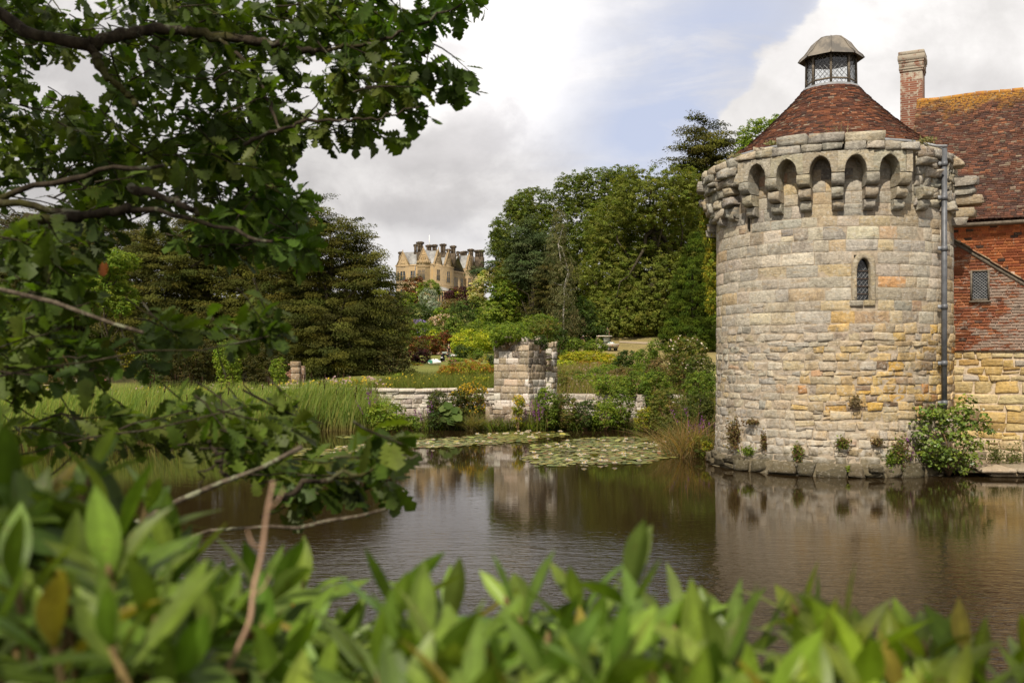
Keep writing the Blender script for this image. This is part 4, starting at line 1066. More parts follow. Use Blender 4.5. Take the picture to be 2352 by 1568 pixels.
def crown(L, leaf, pal, rng, cover=2.0, clump=None, kind='broad', aspect=.6, cpal_var=.14, floor=None, inner=.25, flat=.75, droop=.35):
    """leaf clumps over the shell of overlapping ellipsoids; kinds differ in how the leaves hang"""
    mb = MB()
    for li, (c, r) in enumerate(L):
        area = 4*np.pi*(((r[0]*r[1])**1.6+(r[0]*r[2])**1.6+(r[1]*r[2])**1.6)/3)**(1/1.6)
        cr = clump or max(.115*min(r), leaf*1.5); nc = int(max(10, area/(cr*cr*1.5)))
        d = nrm(rng.normal(size=(nc,3))); k = rng.uniform(.74,1.04,(nc,1)); k = np.where(rng.random((nc,1)) < inner, rng.uniform(.35,.75,(nc,1)), k)
        if kind == 'spray': k = k*np.where(rng.random((nc,1)) < .16, rng.uniform(1.05,1.22,(nc,1)), 1.0)
        cc = c+d*r*k
        ok = np.ones(nc, bool)
        for lj, (c2, r2) in enumerate(L):
            if lj != li: ok &= (((cc-c2)/r2)**2).sum(1) > .45
        if floor is not None: ok &= cc[:,2] > floor
        cc = cc[ok]; d = d[ok]; nc = len(cc)
        if not nc: continue
        nl = max(4, int(cover*(cr/leaf)**2/.6*2.0*(.55/aspect)**.8))
        crr = cr*rng.uniform(.65,1.25,(nc,1,1))
        q = nrm(rng.normal(size=(nc,nl,3))); q[...,2] = np.where(rng.random((nc,nl)) < .6, np.abs(q[...,2]), q[...,2])
        rr = rng.random((nc,nl,1))**.4
        off = q*rr*crr*np.array([1,1,flat if kind != 'spray' else .42])
        if kind == 'spray':                                    # boughs: drawn out along the branch, tips drooping
            oh = nrm(d*np.array([1,1,.25]))[:,None]; al = (off*oh).sum(-1, keepdims=True); off = off+oh*al*1.1; off[...,2] -= .18*np.abs(al[...,0])
        p = cc[:,None]+off
        cl = pal_cols(pal, nc, rng, cpal_var)[:,None]*np.clip(rng.normal(1,.16,(nc,nl,1)),.55,1.6)
        out = nrm(d/r)[:,None]
        sz = (leaf*rng.uniform(.65,1.25,(nc,nl))).ravel(); tg = None
        if kind == 'broad':
            nv = q*.7+out*.5+np.array([0,0,.55])+rng.normal(0,.45,q.shape)
        elif kind == 'spray':
            tg = out*np.array([1,1,.2])+np.array([0,0,-droop])+rng.normal(0,.35,q.shape); nv = np.array([0,-.15,.55])+rng.normal(0,.55,q.shape)+out*.75
        elif kind == 'column':
            tg = np.array([0,0,1.])+out*.5+rng.normal(0,.25,q.shape); nv = out+rng.normal(0,.5,q.shape)
        elif kind == 'weep':
            tg = np.array([0,0,-1.])+out*.3+rng.normal(0,.25,q.shape); nv = out+rng.normal(0,.5,q.shape)
        leaf_quads(mb, p.reshape(-1,3), nv.reshape(-1,3), sz, cl.reshape(-1,3).clip(.002,.95), aspect, None if tg is None else tg.reshape(-1,3), rng)
    return mb
def wob_path(a, b, n, amp, rng):
    t_ = np.linspace(0,1,n)[:,None]; p = a+(b-a)*t_; w_ = np.cumsum(rng.normal(0,1,(n,3)), 0); w_ -= w_[0]; w_ -= t_*w_[-1]
    return p+w_*amp*np.linalg.norm(b-a)/n
def trunk(L, base, r0, rng, nb=10, top=.8):
    mb = MB(); cz = max(c[2]+.3*r[2] for c, r in L); cm = np.mean([c for c, r in L], 0)
    tp = np.array([cm[0]*.6+base[0]*.4, cm[1], base[2]+(cz-base[2])*top])
    tk = wob_path(base, tp, 9, .25, rng); mb.tube(tk, np.linspace(r0, r0*.25, 9), 8)
    for c, r in L:
        for k in range(max(1, nb//len(L))):
            i = rng.integers(2, 8); e = c+nrm(rng.normal(size=3))*r*rng.uniform(.5,.9)
            mb.tube(wob_path(tk[i], e, 7, .35, rng), np.linspace(r0*.35, r0*.05, 7), 5)
    return mb
def fruit_part(mb, L, n, size, col, rng, up=True):
    w_ = np.array([np.prod(r)**.66 for c, r in L]); ii = rng.choice(len(L), n, p=w_/w_.sum())
    d = nrm(rng.normal(size=(n,3))); 
    if up: d[:,2] = np.abs(d[:,2])*1.1; 
    d[:,1] = np.where(rng.random(n) < .75, -np.abs(d[:,1]), d[:,1])
    c = np.array([l[0] for l in L])[ii]; r = np.array([l[1] for l in L])[ii]; p = c+nrm(d)*r*rng.uniform(.95,1.08,(n,1))
    for k in range(3):
        leaf_quads(mb, p+rng.normal(0,size*.3,p.shape), np.array([0,-.5,.6])+rng.normal(0,.6,p.shape), np.full(n,size)*rng.uniform(.6,1.2,n), pal_cols(col, n, rng, .1), .9, None, rng)
PAL = dict(
 oak=[(.148,.172,.028),(.178,.20,.036),(.120,.146,.024),(.156,.170,.030)], darkoak=[(.106,.134,.021),(.136,.164,.027),(.078,.104,.017)],
 yew=[(.070,.070,.014),(.094,.090,.016),(.046,.051,.012),(.068,.076,.015)], yewdark=[(.042,.046,.014),(.058,.056,.015),(.075,.066,.017)], olive=[(.17,.135,.02),(.13,.115,.02),(.20,.15,.025)],
 lime=[(.34,.37,.028),(.40,.40,.034),(.25,.30,.025),(.20,.26,.022)], green=[(.13,.18,.025),(.18,.23,.03),(.09,.135,.02)], bright=[(.16,.22,.026),(.21,.26,.03),(.11,.165,.02)],
 dark=[(.054,.085,.018),(.078,.115,.024),(.040,.064,.015)], cream=[(.48,.44,.17),(.38,.37,.10),(.20,.24,.05),(.55,.50,.25)], silver=[(.24,.27,.19),(.19,.23,.15),(.30,.32,.24)],
 maroon=[(.055,.020,.022),(.085,.028,.028),(.035,.018,.016)], rust=[(.15,.055,.022),(.19,.075,.022),(.08,.075,.02),(.11,.04,.018)], azalea=[(.28,.11,.03),(.22,.23,.02),(.28,.20,.02),(.15,.19,.02),(.30,.14,.025)],
 brown=[(.16,.12,.05),(.11,.10,.035),(.20,.14,.06)], pine=[(.075,.10,.038),(.095,.12,.045),(.055,.078,.028)], birch=[(.11,.11,.045),(.14,.13,.055),(.085,.09,.035)],
 cypress=[(.058,.086,.009),(.080,.110,.011),(.040,.064,.008)], gold=[(.30,.26,.025),(.23,.23,.025),(.15,.19,.02)], yellowgreen=[(.32,.30,.02),(.25,.27,.02),(.36,.29,.025),(.17,.20,.02)], mixed=[(.115,.15,.026),(.16,.17,.035),(.09,.115,.022),(.18,.145,.035)], wall=[(.075,.095,.02),(.11,.12,.028),(.055,.07,.016)])
def px(D): return D/996.0
def tree(name, label, lobes, D, pal, kind='broad', cat='tree', leafk=1.85, cover=2.9, dj=3., r0=None, group=None, clump=None, aspect=.6, inner=.25, bark=None, matl=None, nb=12, base=None, seed=0, droop=.35, trunk_top=.8, flat=.75, ry=.9):
    rng = np.random.default_rng(seed+int(lobes[0][0]*7+lobes[0][1])); L = lobes3(lobes, D, rng, dj, ry)
    cm = np.mean([c for c, r in L], 0); b = np.array([cm[0], cm[1], 0]); 
    if base is not None: b[0] = (base-U0)/F*D
    b[2] = float(terr(b[0], b[1]))-.15
    H = max(c[2]+r[2] for c, r in L)-b[2]
    o = empty(name, b, label, cat, group)
    crown(L, px(D)*leafk, PAL[pal], rng, cover, clump, kind, aspect, inner=inner, floor=b[2]+.1, droop=droop, flat=flat).build('crown', matl or (NEEDLE if kind != 'broad' else LEAF), o)
    trunk(L, b, r0 or H*.022, rng, nb, trunk_top).build('trunk', bark or BARK, o, smooth=True)
    return o, L, rng
def shrub(name, label, u, v, ru, rv, D, pal, kind='broad', cat='shrub', leafk=2.0, cover=1.9, group=None, extra=None, flowers=None, aspect=.6, inner=.25, clump=None, stem=True, seed=0, droop=.35, lift=0.0, matl=None):
    rng = np.random.default_rng(seed+int(u*13+v*7))
    if D is None: D = ground_D(u, v+rv*.85)
    if D > 95: ru *= 1.13; rv *= 1.16
    L = lobes3([(u,v,ru,rv)]+[(u+ru*rng.uniform(-.55,.55), v+rv*rng.uniform(-.35,.3), ru*rng.uniform(.45,.65), rv*rng.uniform(.55,.8)) for _ in range(3)]+list(extra or []), D, rng, 0)
    c0 = L[0][0]; gz = float(terr(c0[0], c0[1])); 
    if gz < .02: gz = .02
    gz += lift
    if lift == 0 and c0[2]-L[0][1][2]*.8 > gz+.2:                    # foliage reaches down to its own ground
        lo = c0[2]-L[0][1][2]*.2; h = (lo-gz)/2; L.append((np.array([c0[0], c0[1]+.1, gz+h]), np.array([L[0][1][0]*.85, L[0][1][1]*.85, h*1.15])))
    b = np.array([c0[0], c0[1], gz-.05])
    o = empty(name, b, label, cat, group)
    mb = crown(L, px(D)*leafk, PAL[pal] if isinstance(pal, str) else pal, rng, cover, clump, kind, aspect, inner=inner, floor=gz-.05 if lift == 0 else None, droop=droop)
    if flowers: fruit_part(mb, L, flowers[1], px(D)*flowers[2], flowers[0], rng)
    mb.build('foliage', matl or (LEAF if kind == 'broad' else NEEDLE), o)
    if stem:
        mb = MB()
        for k in range(6):
            cc, r = L[k%len(L)]; mb.tube(wob_path(b, cc+rng.normal(size=3)*r*.4, 5, .2, rng), np.linspace(px(D)*.35+.02, .008, 5), 5)
        mb.build('stem', STEM, o)
    return o
def blades(mb, base, h, rng, width, pal, lean=.25, curve=.5, seg=4, tipw=.1, var=.2, dirn=None, basecol=None):
    n = len(base); a = rng.uniform(0, 2*np.pi, n); dv = np.stack([np.cos(a), np.sin(a), 0*a], -1) if dirn is None else dirn
    ln = np.abs(rng.normal(lean, lean*.6, n)); t_ = np.linspace(0,1,seg+1)
    x = h[:,None]*(ln[:,None]*t_+curve*ln[:,None]*t_**2.6); z = h[:,None]*(t_-.35*curve*ln[:,None]*t_**3)
    ctr = base[:,None]+dv[:,None]*x[...,None]+np.array([0,0,1.])*z[...,None]
    fa = rng.uniform(0,2*np.pi,n); sv = np.stack([np.cos(fa), np.sin(fa), 0*fa], -1)
    wd = width*rng.uniform(.6,1.3,n)[:,None]*np.interp(t_, [0,.3,1], [.8,1,tipw])[None]
    V = np.stack([ctr-sv[:,None]*wd[...,None]/2, ctr+sv[:,None]*wd[...,None]/2], 2).reshape(-1,3)
    m = (seg+1)*2; i = np.arange(seg)*2; q = np.stack([i, i+1, i+3, i+2], -1)
    f = (q[None]+(np.arange(n)*m)[:,None,None]).reshape(-1,4)
    c = pal_cols(pal, n, rng, var)[:,None,None]*np.ones((1,seg+1,2,1))
    if basecol is not None:
        k = np.clip(1-t_*3.2, 0, 1)[None,:,None,None]; c = c*(1-k)+np.asarray(basecol)*k
    mb.add(V, f, c.reshape(-1,3).clip(.002,.95))
    return ctr
# ================================================================== trees
TR_ = 'trees on the wooded slope'
tree('conifer_tree', 'broad dark olive conifer with ragged top, rightmost of the left-hand evergreens beside the lawn', [(725,520,55,70),(810,570,60,65),(860,660,60,80),(720,640,120,110),(850,770,80,105),(760,770,130,110),(650,760,110,120),(690,560,80,70)], 76, 'yew', 'spray', leafk=2.5, aspect=.36, cover=3.2, dj=2, clump=.75, inner=.4, r0=.5)
tree('conifer_tree', 'wide brownish-green conifer with spreading boughs behind the overhanging oak branch', [(500,570,110,75),(590,600,90,90),(420,620,90,90),(560,740,130,130),(430,760,120,110),(340,610,80,80),(470,520,70,40),(610,540,70,60),(360,700,90,90)], 84, 'yew', 'spray', leafk=2.5, aspect=.36, cover=3.2, dj=2, clump=.8, inner=.4, r0=.5)
tree('conifer_tree', 'near-black evergreen at the far left behind the oak leaves', [(140,580,170,95),(30,650,150,120),(250,700,130,130),(90,770,170,100),(330,570,80,60),(230,570,90,60)], 92, 'yewdark', 'spray', leafk=2.6, aspect=.36, inner=.4, cover=3.0, dj=3, clump=1.0, r0=.5)
tree('deciduous_tree', 'small bright green tree in front of the dark evergreens on the left', [(255,600,65,28),(235,650,60,40),(270,690,50,40)], 72, 'bright', leafk=2.4, dj=1, r0=.15)
tree('oak_tree', 'dark rounded oak at the left end of the right-hand wood skyline', [(1225,480,62,50),(1185,545,62,65),(1250,560,55,80),(1195,480,35,35),(1200,640,70,55),(1260,660,55,60)], 172, 'darkoak', dj=4)
tree('oak_tree', 'very dark tall oak between the left oak and the large olive oak on the skyline', [(1318,445,50,50),(1372,440,60,55),(1425,425,50,45),(1340,530,70,80),(1400,500,60,60)], 166, 'darkoak', dj=4)
o, L, rg_ = tree('oak_tree', 'largest mid-green oak with spreading visible limbs left of the dark cypress', [(1480,455,85,72),(1560,440,55,62),(1420,530,85,80),(1540,545,85,85),(1400,630,80,75),(1485,650,95,95),(1560,670,65,90),(1590,560,45,90),(1440,720,90,60),(1530,730,70,60)], 140, 'oak', dj=5, cover=3.0, nb=20, inner=.4, r0=.9)
tree('cedar_tree', 'tall dark pointed conifer rising highest on the skyline left of the tower roof', [(1612,300,32,30),(1628,335,44,40),(1600,370,55,40),(1650,385,50,45),(1615,430,70,55),(1640,345,40,40)], 150, 'yew', 'spray', leafk=2.4, inner=.35, cover=3.4, aspect=.5, clump=1.5, dj=2, droop=.1)
tree('deciduous_tree', 'pale yellow-green tree top showing just left of the conical tower roof', [(1745,315,52,42),(1790,290,28,26),(1720,345,30,30),(1770,370,70,60)], 70, 'bright', leafk=2.2, dj=1)
tree('pine_tree', 'slim open pine with bluish needles beside the right end of the mansion', [(1142,545,18,42),(1150,600,34,30),(1118,625,34,14),(1168,580,26,40)], 205, 'pine', 'spray', leafk=2.3, aspect=.35, dj=3, clump=1.3)
tree('pine_tree', 'grey-green pine in front of the dark left skyline oak', [(1212,540,34,42),(1188,575,28,35),(1235,580,30,40),(1210,620,40,40)], 162, 'pine', 'spray', leafk=2.4, aspect=.35, dj=2, clump=1.1)
tree('yew_tree', 'olive-gold domed yew above the cream flowering trees', [(1190,622,50,36),(1222,640,32,36),(1160,645,34,30)], 192, 'olive', 'spray', leafk=2.2, aspect=.4, dj=2, droop=-.4)
tree('flowering_tree', 'cream-blossomed tree nearest the mansion', [(1110,650,20,26),(1095,670,18,30),(1100,700,18,30)], 190, 'cream', leafk=2.0, dj=1)
tree('flowering_tree', 'cream-blossomed conical tree below the olive yew', [(1202,650,20,26),(1205,690,34,36),(1205,735,38,30)], 172, 'cream', leafk=2.0, dj=1)
tree('deciduous_tree', 'light green leafy tree between the two cream-flowering trees', [(1160,680,38,36),(1140,725,45,40),(1185,750,45,35),(1160,770,60,30)], 165, 'bright', leafk=2.2, dj=1.5)
tree('birch_tree', 'weeping silver birch with thin white trunk in front of the big oak', [(1285,520,20,42),(1278,575,28,45),(1295,640,36,55),(1290,710,36,50),(1315,745,25,35)], 126, 'birch', 'weep', leafk=2.0, aspect=.35, cover=1.0, dj=1, bark=BIRCH, r0=.14, inner=.1, trunk_top=.95, nb=5)
tree('yew_tree', 'dark upright yew filling the gap between the cream tree and the birch', [(1255,660,28,60),(1245,730,40,50)], 150, 'yewdark', 'spray', leafk=2.4, aspect=.35, dj=1)
tree('magnolia_tree', 'glossy dark rounded evergreen under the birch behind the hedge', [(1325,725,45,45),(1300,755,40,35),(1360,760,40,30)], 131, 'dark', leafk=2.2, dj=1)
tree('oak_tree', 'low-branched dark oak over the shaded bank behind the buggy', [(1420,745,60,35),(1490,735,55,40),(1380,715,40,40)], 137, 'oak', leafk=2.2, dj=2, inner=.15)
tree('cypress_tree', 'dense dark green columnar cypress immediately left of the tower', [(1598,568,20,38),(1594,610,32,55),(1590,660,42,70),(1582,720,52,75),(1578,775,58,50),(1545,775,28,45),(1625,720,36,90)], 58, 'cypress', 'column', leafk=1.9, aspect=.34, cover=3.2, dj=.3, clump=.26, inner=.05)
tree('deciduous_tree', 'shaded tree closing the wood behind the mid-green oak and cypress', [(1560,600,80,100),(1640,600,60,120),(1480,600,80,90),(1600,500,60,60)], 176, 'darkoak', dj=3)
for i_, (u, v, ru, rv, D, lb) in enumerate([(1360,620,110,110,186,'dark woodland tree behind the birch'),(1240,620,90,90,205,'dark woodland tree behind the olive yew'),(1650,720,60,110,120,'dark tree showing between cypress and tower')]):
    tree('woodland_tree', lb+' on the wooded slope', [(u,v,ru,rv),(u-ru*.5,v+rv*.4,ru*.7,rv*.7),(u+ru*.5,v+rv*.5,ru*.7,rv*.7)], D, 'darkoak', dj=3)
for i_, (u, v, ru, rv, D, lb) in enumerate([(560,640,170,130,112,'tall dark tree standing behind the wide brownish conifer'),(60,640,200,150,118,'tall dark tree standing behind the far-left evergreen'),(820,700,110,110,108,'dark tree hidden mostly behind the ragged-topped conifer')]):
    tree('woodland_tree', lb, [(u,v,ru,rv),(u-ru*.4,v+rv*.5,ru*.7,rv*.7),(u+ru*.4,v+rv*.5,ru*.7,rv*.7)], D, 'yewdark', 'spray', leafk=2.8, aspect=.4, dj=3)
# ================================================================== hillside shrubs, near the mansion downwards
S = shrub
S('shrub', 'orange-brown small tree under the mansion bay', 952,662,24,24,262,'rust',extra=[(938,668,14,14)])
S('shrub', 'mid-green rounded shrub right of the orange-brown one below the mansion', 985,668,26,20,258,'green')
S('shrub', 'light green low bush at the left foot of the mansion', 930,684,22,12,240,'bright')
S('willow_pear_tree', 'silver-grey rounded small tree below the mansion', 983,685,18,20,225,'silver',cat='tree',leafk=1.8,kind='weep',aspect=.4)
S('willow_pear_tree', 'lower silver-grey weeping bush in front of the taller silver one', 996,709,15,16,208,'silver',cat='tree',leafk=1.8,kind='weep',aspect=.4)
S('maple_shrub', 'wide maroon maple below the mansion garden bay', 1062,676,34,15,252,'maroon',extra=[(1030,688,14,10)])
S('shrub', 'yellow-green bush in front of the mansion wall beside the maroon maple', 1046,672,14,7,262,'lime')
S('shrub', 'olive-brown bush under the maroon maple', 1030,706,28,15,222,'brown',extra=[(1050,700,16,12)])
S('shrub', 'dark domed clipped bush left of the silver bushes', 961,720,30,19,195,'dark',leafk=1.7)
S('weeping_conifer', 'dark weeping conifer in the middle of the hillside garden', 1068,724,34,30,188,'dark',kind='weep',aspect=.35)
S('shrub', 'pink-flowering shrub with thin pale trunk above the gravel path', 1018,748,30,22,168,'mixed',flowers=([(.50,.34,.26),(.55,.42,.34)],240,1.6))
S('shrub', 'bright green upright bush right of the pink-flowering shrub', 1044,752,18,25,165,'green')
S('lavender_bush', 'clump of purple flower spikes left of the pink-flowering shrub', 966,741,14,5,178,[(.22,.15,.38),(.30,.22,.45),(.10,.14,.05)],cat='flowers',leafk=1.6,kind='column')
S('shrub', 'green spreading bush left of the pink-flowering shrub', 972,764,36,20,160,'green',extra=[(940,775,20,18)])
S('shrub', 'dark green conical bush below the bright upright bush', 1035,778,13,15,152,'dark')
S('azalea_bush', 'large lime-green azalea mound in the middle of the garden', 1085,780,46,20,146,'lime',extra=[(1110,792,30,16),(1060,790,20,14)])
S('shrub', 'green bush behind the lime azalea mound', 1105,760,40,18,160,'green')
S('azalea_bush', 'rust-red domed azalea left of the standing gardener', 972,794,36,20,140,'rust',extra=[(1003,803,14,13)])
S('smoke_bush', 'dark purple upright bush left of the white sacks', 969,827,17,25,118,'maroon',extra=[(981,836,9,16)])
S('shrub', 'reddish-purple low bush left of the dark purple one', 945,826,14,16,119,'maroon',flowers=([(.3,.08,.10),(.2,.15,.03)],60,1.6))
S('shrub', 'orange and yellow low bush in front of the purple bushes', 957,846,16,11,108,'azalea')
S('shrub', 'dark green round bush right of the gardeners', 1065,810,20,15,132,'dark',leafk=1.7)
S('shrub', 'mid-green bush between the dark round bush and the pier', 1098,818,20,15,128,'green')
S('shrub', 'orange-tipped bush against the left side of the pier', 1114,832,16,14,120,'azalea')
S('shrub', 'blue-green conifer sliver beside the pier edge', 1128,826,7,14,112,'pine',kind='column')
S('azalea_bed', 'long low bed of red and yellow-green azaleas across the lawn', 1068,850,62,15,None,'azalea',cat='flower bed',extra=[(1030,856,24,10),(1110,850,26,12)])
S('flower_bed', 'small green bed with pink flowers beside the bending gardener', 1046,828,16,3.2,None,'bright',cat='flower bed',flowers=([(.5,.2,.22)],20,1.3),stem=False)
S('shrub', 'small reddish bush on the lawn above the azalea bed', 1044,838,10,4,None,'rust',cat='shrub',stem=False)
S('rhododendron_hedge', 'left mound of the mid-green rhododendron hedge before the buggy', 1308,791,26,14,118,'green',cat='hedge')
S('rhododendron_hedge', 'right mound of the mid-green rhododendron hedge touching the buggy', 1366,796,24,14,116,'green',cat='hedge')
S('azalea_bed', 'yellow-green azalea bank below the rhododendron hedge', 1350,822,52,12,100,'yellowgreen',cat='flower bed',extra=[(1310,822,30,12)])
S('azalea_bush', 'orange azalea clump at the near corner of the yellow-green bank', 1338,838,20,9,90,'azalea')
S('shrub', 'dark green spreading bush on the lawn edge right of the azalea bank', 1440,822,26,16,72,'dark',extra=[(1425,835,18,12)])
S('shrub', 'mid-green bush right of the dark spreading bush', 1482,818,28,16,70,'green')
S('shrub', 'bright round shrub at the foot of the cypress', 1504,797,16,20,66,'green')
S('shrub', 'feathery green bush growing over the left top of the pier', 1165,768,40,20,43.6,'bright',lift=3.6,leafk=1.9,extra=[(1140,785,16,14),(1200,775,24,14),(1150,768,26,18)])
S('shrub', 'wispy olive bush seen behind the top of the pier', 1248,752,34,20,70,'mixed',leafk=1.7)
S('shrub', 'green bush behind the left edge of the pier top', 1170,757,44,16,82,'green',leafk=1.8)
S('ivy', 'dark ivy clump hanging from the right top of the pier', 1240,781,18,12,43.6,'dark',lift=3.4,cat='climber',leafk=1.7,extra=[(1250,795,8,10)])
S('golden_climber', 'golden-leaved climber hanging down the left edge of the tower', 1630,470,16,36,30.3,'gold',lift=.1,cat='climber',leafk=2.0,extra=[(1634,540,19,50),(1635,620,17,52),(1634,690,14,34),(1628,510,20,34)],kind='weep',aspect=.55,inner=.1,cover=2.5,stem=False)
for lb, u, v, ru, rv, D, p_ in [('rounded bright bush between the silver bushes and the maroon maple',1015,724,20,14,205,'bright'),('green bush at the left edge of the garden above the dark dome',930,708,20,16,215,'green'),('mixed olive bush left of the purple flower spikes',940,746,22,14,180,'mixed'),('small lime bush beside the pale trunk of the pink-flowering shrub',1000,772,18,12,155,'lime'),('mid-green bush behind the pier between the lime mound and the pale trees',1130,772,26,20,150,'green'),('light bush under the cream-flowering trees above the pier',1120,746,28,18,170,'bright'),('lime bush at the lower front of the big lime mound',1062,797,26,10,143,'lime'),('dark bush tucked behind the rust-red azalea at the edge of the yew',915,788,22,22,130,'dark'),('green bush right of the pier top under the birch',1240,752,42,26,118,'green'),('dark laurel bush between the pier and the rhododendron hedge',1276,775,26,22,112,'dark'),('orange-tipped small bush in front of the dark round bush',1080,836,16,8,112,'azalea'),('yellow-green low bush right of the long azalea bed',1120,850,18,12,100,'yellowgreen'),('olive bush on the lawn edge left of the lawn bed',940,862,16,10,90,'mixed'),('rust-coloured small bush behind the dark conical bush',1020,772,14,10,150,'rust')]:
    S('garden_shrub', lb, u, v, ru, rv, D, p_)
for lb, u, v, ru, rv, D, p_ in [('yellow-green azalea mound at the right end of the azalea bank',1405,826,30,12,94,'yellowgreen'),('lime azalea mound at the front of the yellow-green bank',1300,840,30,11,88,'lime'),('orange and green azalea at the lawn edge below the bank',1370,842,28,9,86,'azalea'),('olive bush in the meadow right of the pier',1310,862,32,15,56,'mixed'),('low green mound in the meadow below the orange azalea',1375,860,30,14,60,'green'),('brownish mound in the meadow above the rounded wall shrubs',1430,862,34,15,57,'brown'),('bright mound between the meadow and the dark spreading bush',1395,848,26,11,66,'bright'),('mixed bush hard against the right side of the pier',1286,872,20,16,50,'mixed'),('green bush in the meadow below the mid-green lawn-edge bush',1468,850,30,14,60,'green'),('bright bush in the meadow above the broken wall',1350,872,30,12,53,'bright'),('green bush in the meadow left of the wild rose',1500,852,30,18,54,'green')]:
    S('meadow_shrub', lb, u, v, ru, rv, D, p_)
for lb, u, v, ru, rv, D, p_ in [('small leafy bush behind the wall coping left of the yellow-flowering bush',1030,880,22,13,51,'mixed'),('light green bush behind the middle of the garden wall',990,881,20,12,51.5,'bright'),('olive bush behind the left end of the visible garden wall',955,884,18,11,52,'mixed'),('small yellow-green bush behind the wall beside the pier',1105,878,22,14,50,'yellowgreen')]:
    S('wall_top_shrub', lb, u, v, ru, rv, D, p_)
# shrubs at the foot of the left trees
for i_, (u, v, ru, rv, D, p_, lb) in enumerate([(60,815,90,50,66,'dark','dark undergrowth bush at the far left behind the reeds'),(135,830,45,45,64,'brown','dry brown twiggy bush behind the stone post'),(345,800,40,55,68,'dark','dark undergrowth bush right of the lawn glimpse'),(430,820,70,50,64,'yewdark','black-green undergrowth bush below the wide conifer'),(525,825,34,42,58,'bright','light green twiggy willow bush behind the reeds'),(610,830,50,45,62,'yewdark','black-green undergrowth bush left of the brick fragment'),(640,850,18,28,53,'bright','small bright sapling left of the brick fragment'),(300,812,30,14,88,'gold','small yellow-leaved bush above the lawn glimpse'),(900,830,40,45,74,'yewdark','dark low skirt bush under the ragged-topped conifer')]):
    S('undergrowth_bush', lb, u, v, ru, rv, D, p_, group='undergrowth on the left bank')
S('shrub', 'small dark conifer at the lawn edge above the garden wall', 942,868,18,20,56,'yew',kind='spray',aspect=.4)
S('shrub', 'small bright green bush left of the little conifer above the wall', 915,872,14,16,54,'bright')
# ================================================================== waterside planting
BK = 'waterside plants on the far bank'
for (u,v,ru,rv,D,p_,k_,fl,lb,nm) in [
 (1085,905,32,20,44.6,'mixed','broad',([(.55,.38,.03),(.5,.3,.03)],260,1.5),'yellow-flowering bush hanging over the garden wall','shrub'),
 (1055,915,22,16,44.4,'wall','broad',([(.55,.38,.03)],60,1.5),'bushy green plant left of the yellow-flowering bush on the wall','shrub'),
 (1003,930,20,28,44.0,'wall','broad',None,'green-brown bush covering the wall corner','shrub'),
 (1005,965,24,20,43.6,'dark','broad',None,'dark leafy plant at the waterline under the wall corner','shrub'),
 (1190,932,12,20,42.2,'gold','broad',([(.60,.42,.03)],70,1.5),'yellow ragwort growing on the pier plinth','ragwort'),
 (1256,935,24,38,42.6,'green','broad',None,'leafy green shrub against the right foot of the pier','shrub'),
 (1298,948,28,34,43.2,'mixed','broad',([(.45,.25,.28)],30,1.3),'mixed green shrub second along the bank right of the pier','shrub'),
 (1345,955,28,28,43.2,'dark','broad',None,'dark green low shrub third along the bank right of the pier','shrub'),
 (1390,958,28,26,43,'bright','broad',None,'light green shrub below the broken wall top','shrub'),
 (1425,930,26,45,43.4,'green','broad',None,'climbing green shrub spilling down the wall left of the buttress','shrub'),
 (1400,882,40,17,45.6,'bright','broad',None,'bright shrub along the top of the broken wall','shrub'),
 (1460,880,36,22,45.4,'green','broad',None,'rounded shrub above the wall buttress','shrub'),
 (1507,885,30,30,44.2,'green','broad',None,'rounded shrub right of the wall buttress','shrub'),
 (1530,940,36,40,41,'mixed','broad',None,'loose olive shrub on the bank before the tower','shrub'),
 (1484,965,26,24,42.2,'gold','broad',None,'yellow-green leafy plant at the foot of the buttress','shrub'),
 (1560,985,36,30,38,'wall','broad',None,'dull green bush overhanging the water before the tower','shrub'),
 (1608,895,34,34,36.5,'green','broad',None,'fresh green rounded bush beside the tower wall','shrub'),
 (1600,950,34,40,34.6,'wall','broad',None,'brownish green bush below the fresh green one at the tower','shrub'),
 (1612,1028,22,22,31.0,'mixed','broad',None,'small leafy plant at the waterline beside the tower','shrub'),
 (1624,1030,10,14,30.2,'gold','broad',None,'small yellow-leaved plant at the tower foot','shrub'),
 (1575,810,46,30,47,'mixed','broad',([(.70,.55,.50),(.75,.66,.6)],46,1.9),'wild rose bush with pale pink blooms left of the tower','rose bush'),
 (1540,850,50,26,50,'brown','broad',None,'dry olive bramble below the wild rose','shrub'),
 (1610,845,30,24,44,'wall','broad',([(.70,.55,.50)],16,1.8),'arching rose thicket touching the tower edge','rose bush'),
 (890,955,38,28,41.6,'bright','broad',None,'broad-leaved bright green clump right of the reeds','water plant'),
 (940,972,26,16,42.4,'green','broad',None,'low leafy plant between the broad-leaved clump and the wall corner','water plant')]:
    S(nm.replace(' ','_'), lb, u, v-rv*.12, ru*1.12, rv*1.15, D, p_, k_, flowers=fl, cat=nm, group=BK, leafk=3.2 if 'broad-leaved' in lb else 2.1, cover=1.8)
S('guelder_bush', 'big leafy bush with white flower heads at the tower base by the downpipe', 2180,1005,72,62,26.0,'green',leafk=4.2,cover=1.25,aspect=.72,flowers=([(.70,.68,.58)],14,2.2),extra=[(2130,1010,45,55),(2235,985,45,55),(2210,1050,40,32),(2150,955,40,35),(2215,940,30,25),(2180,1060,50,26)],lift=.05,clump=.22,matl=GLOSSY)
rng = np.random.default_rng(91)
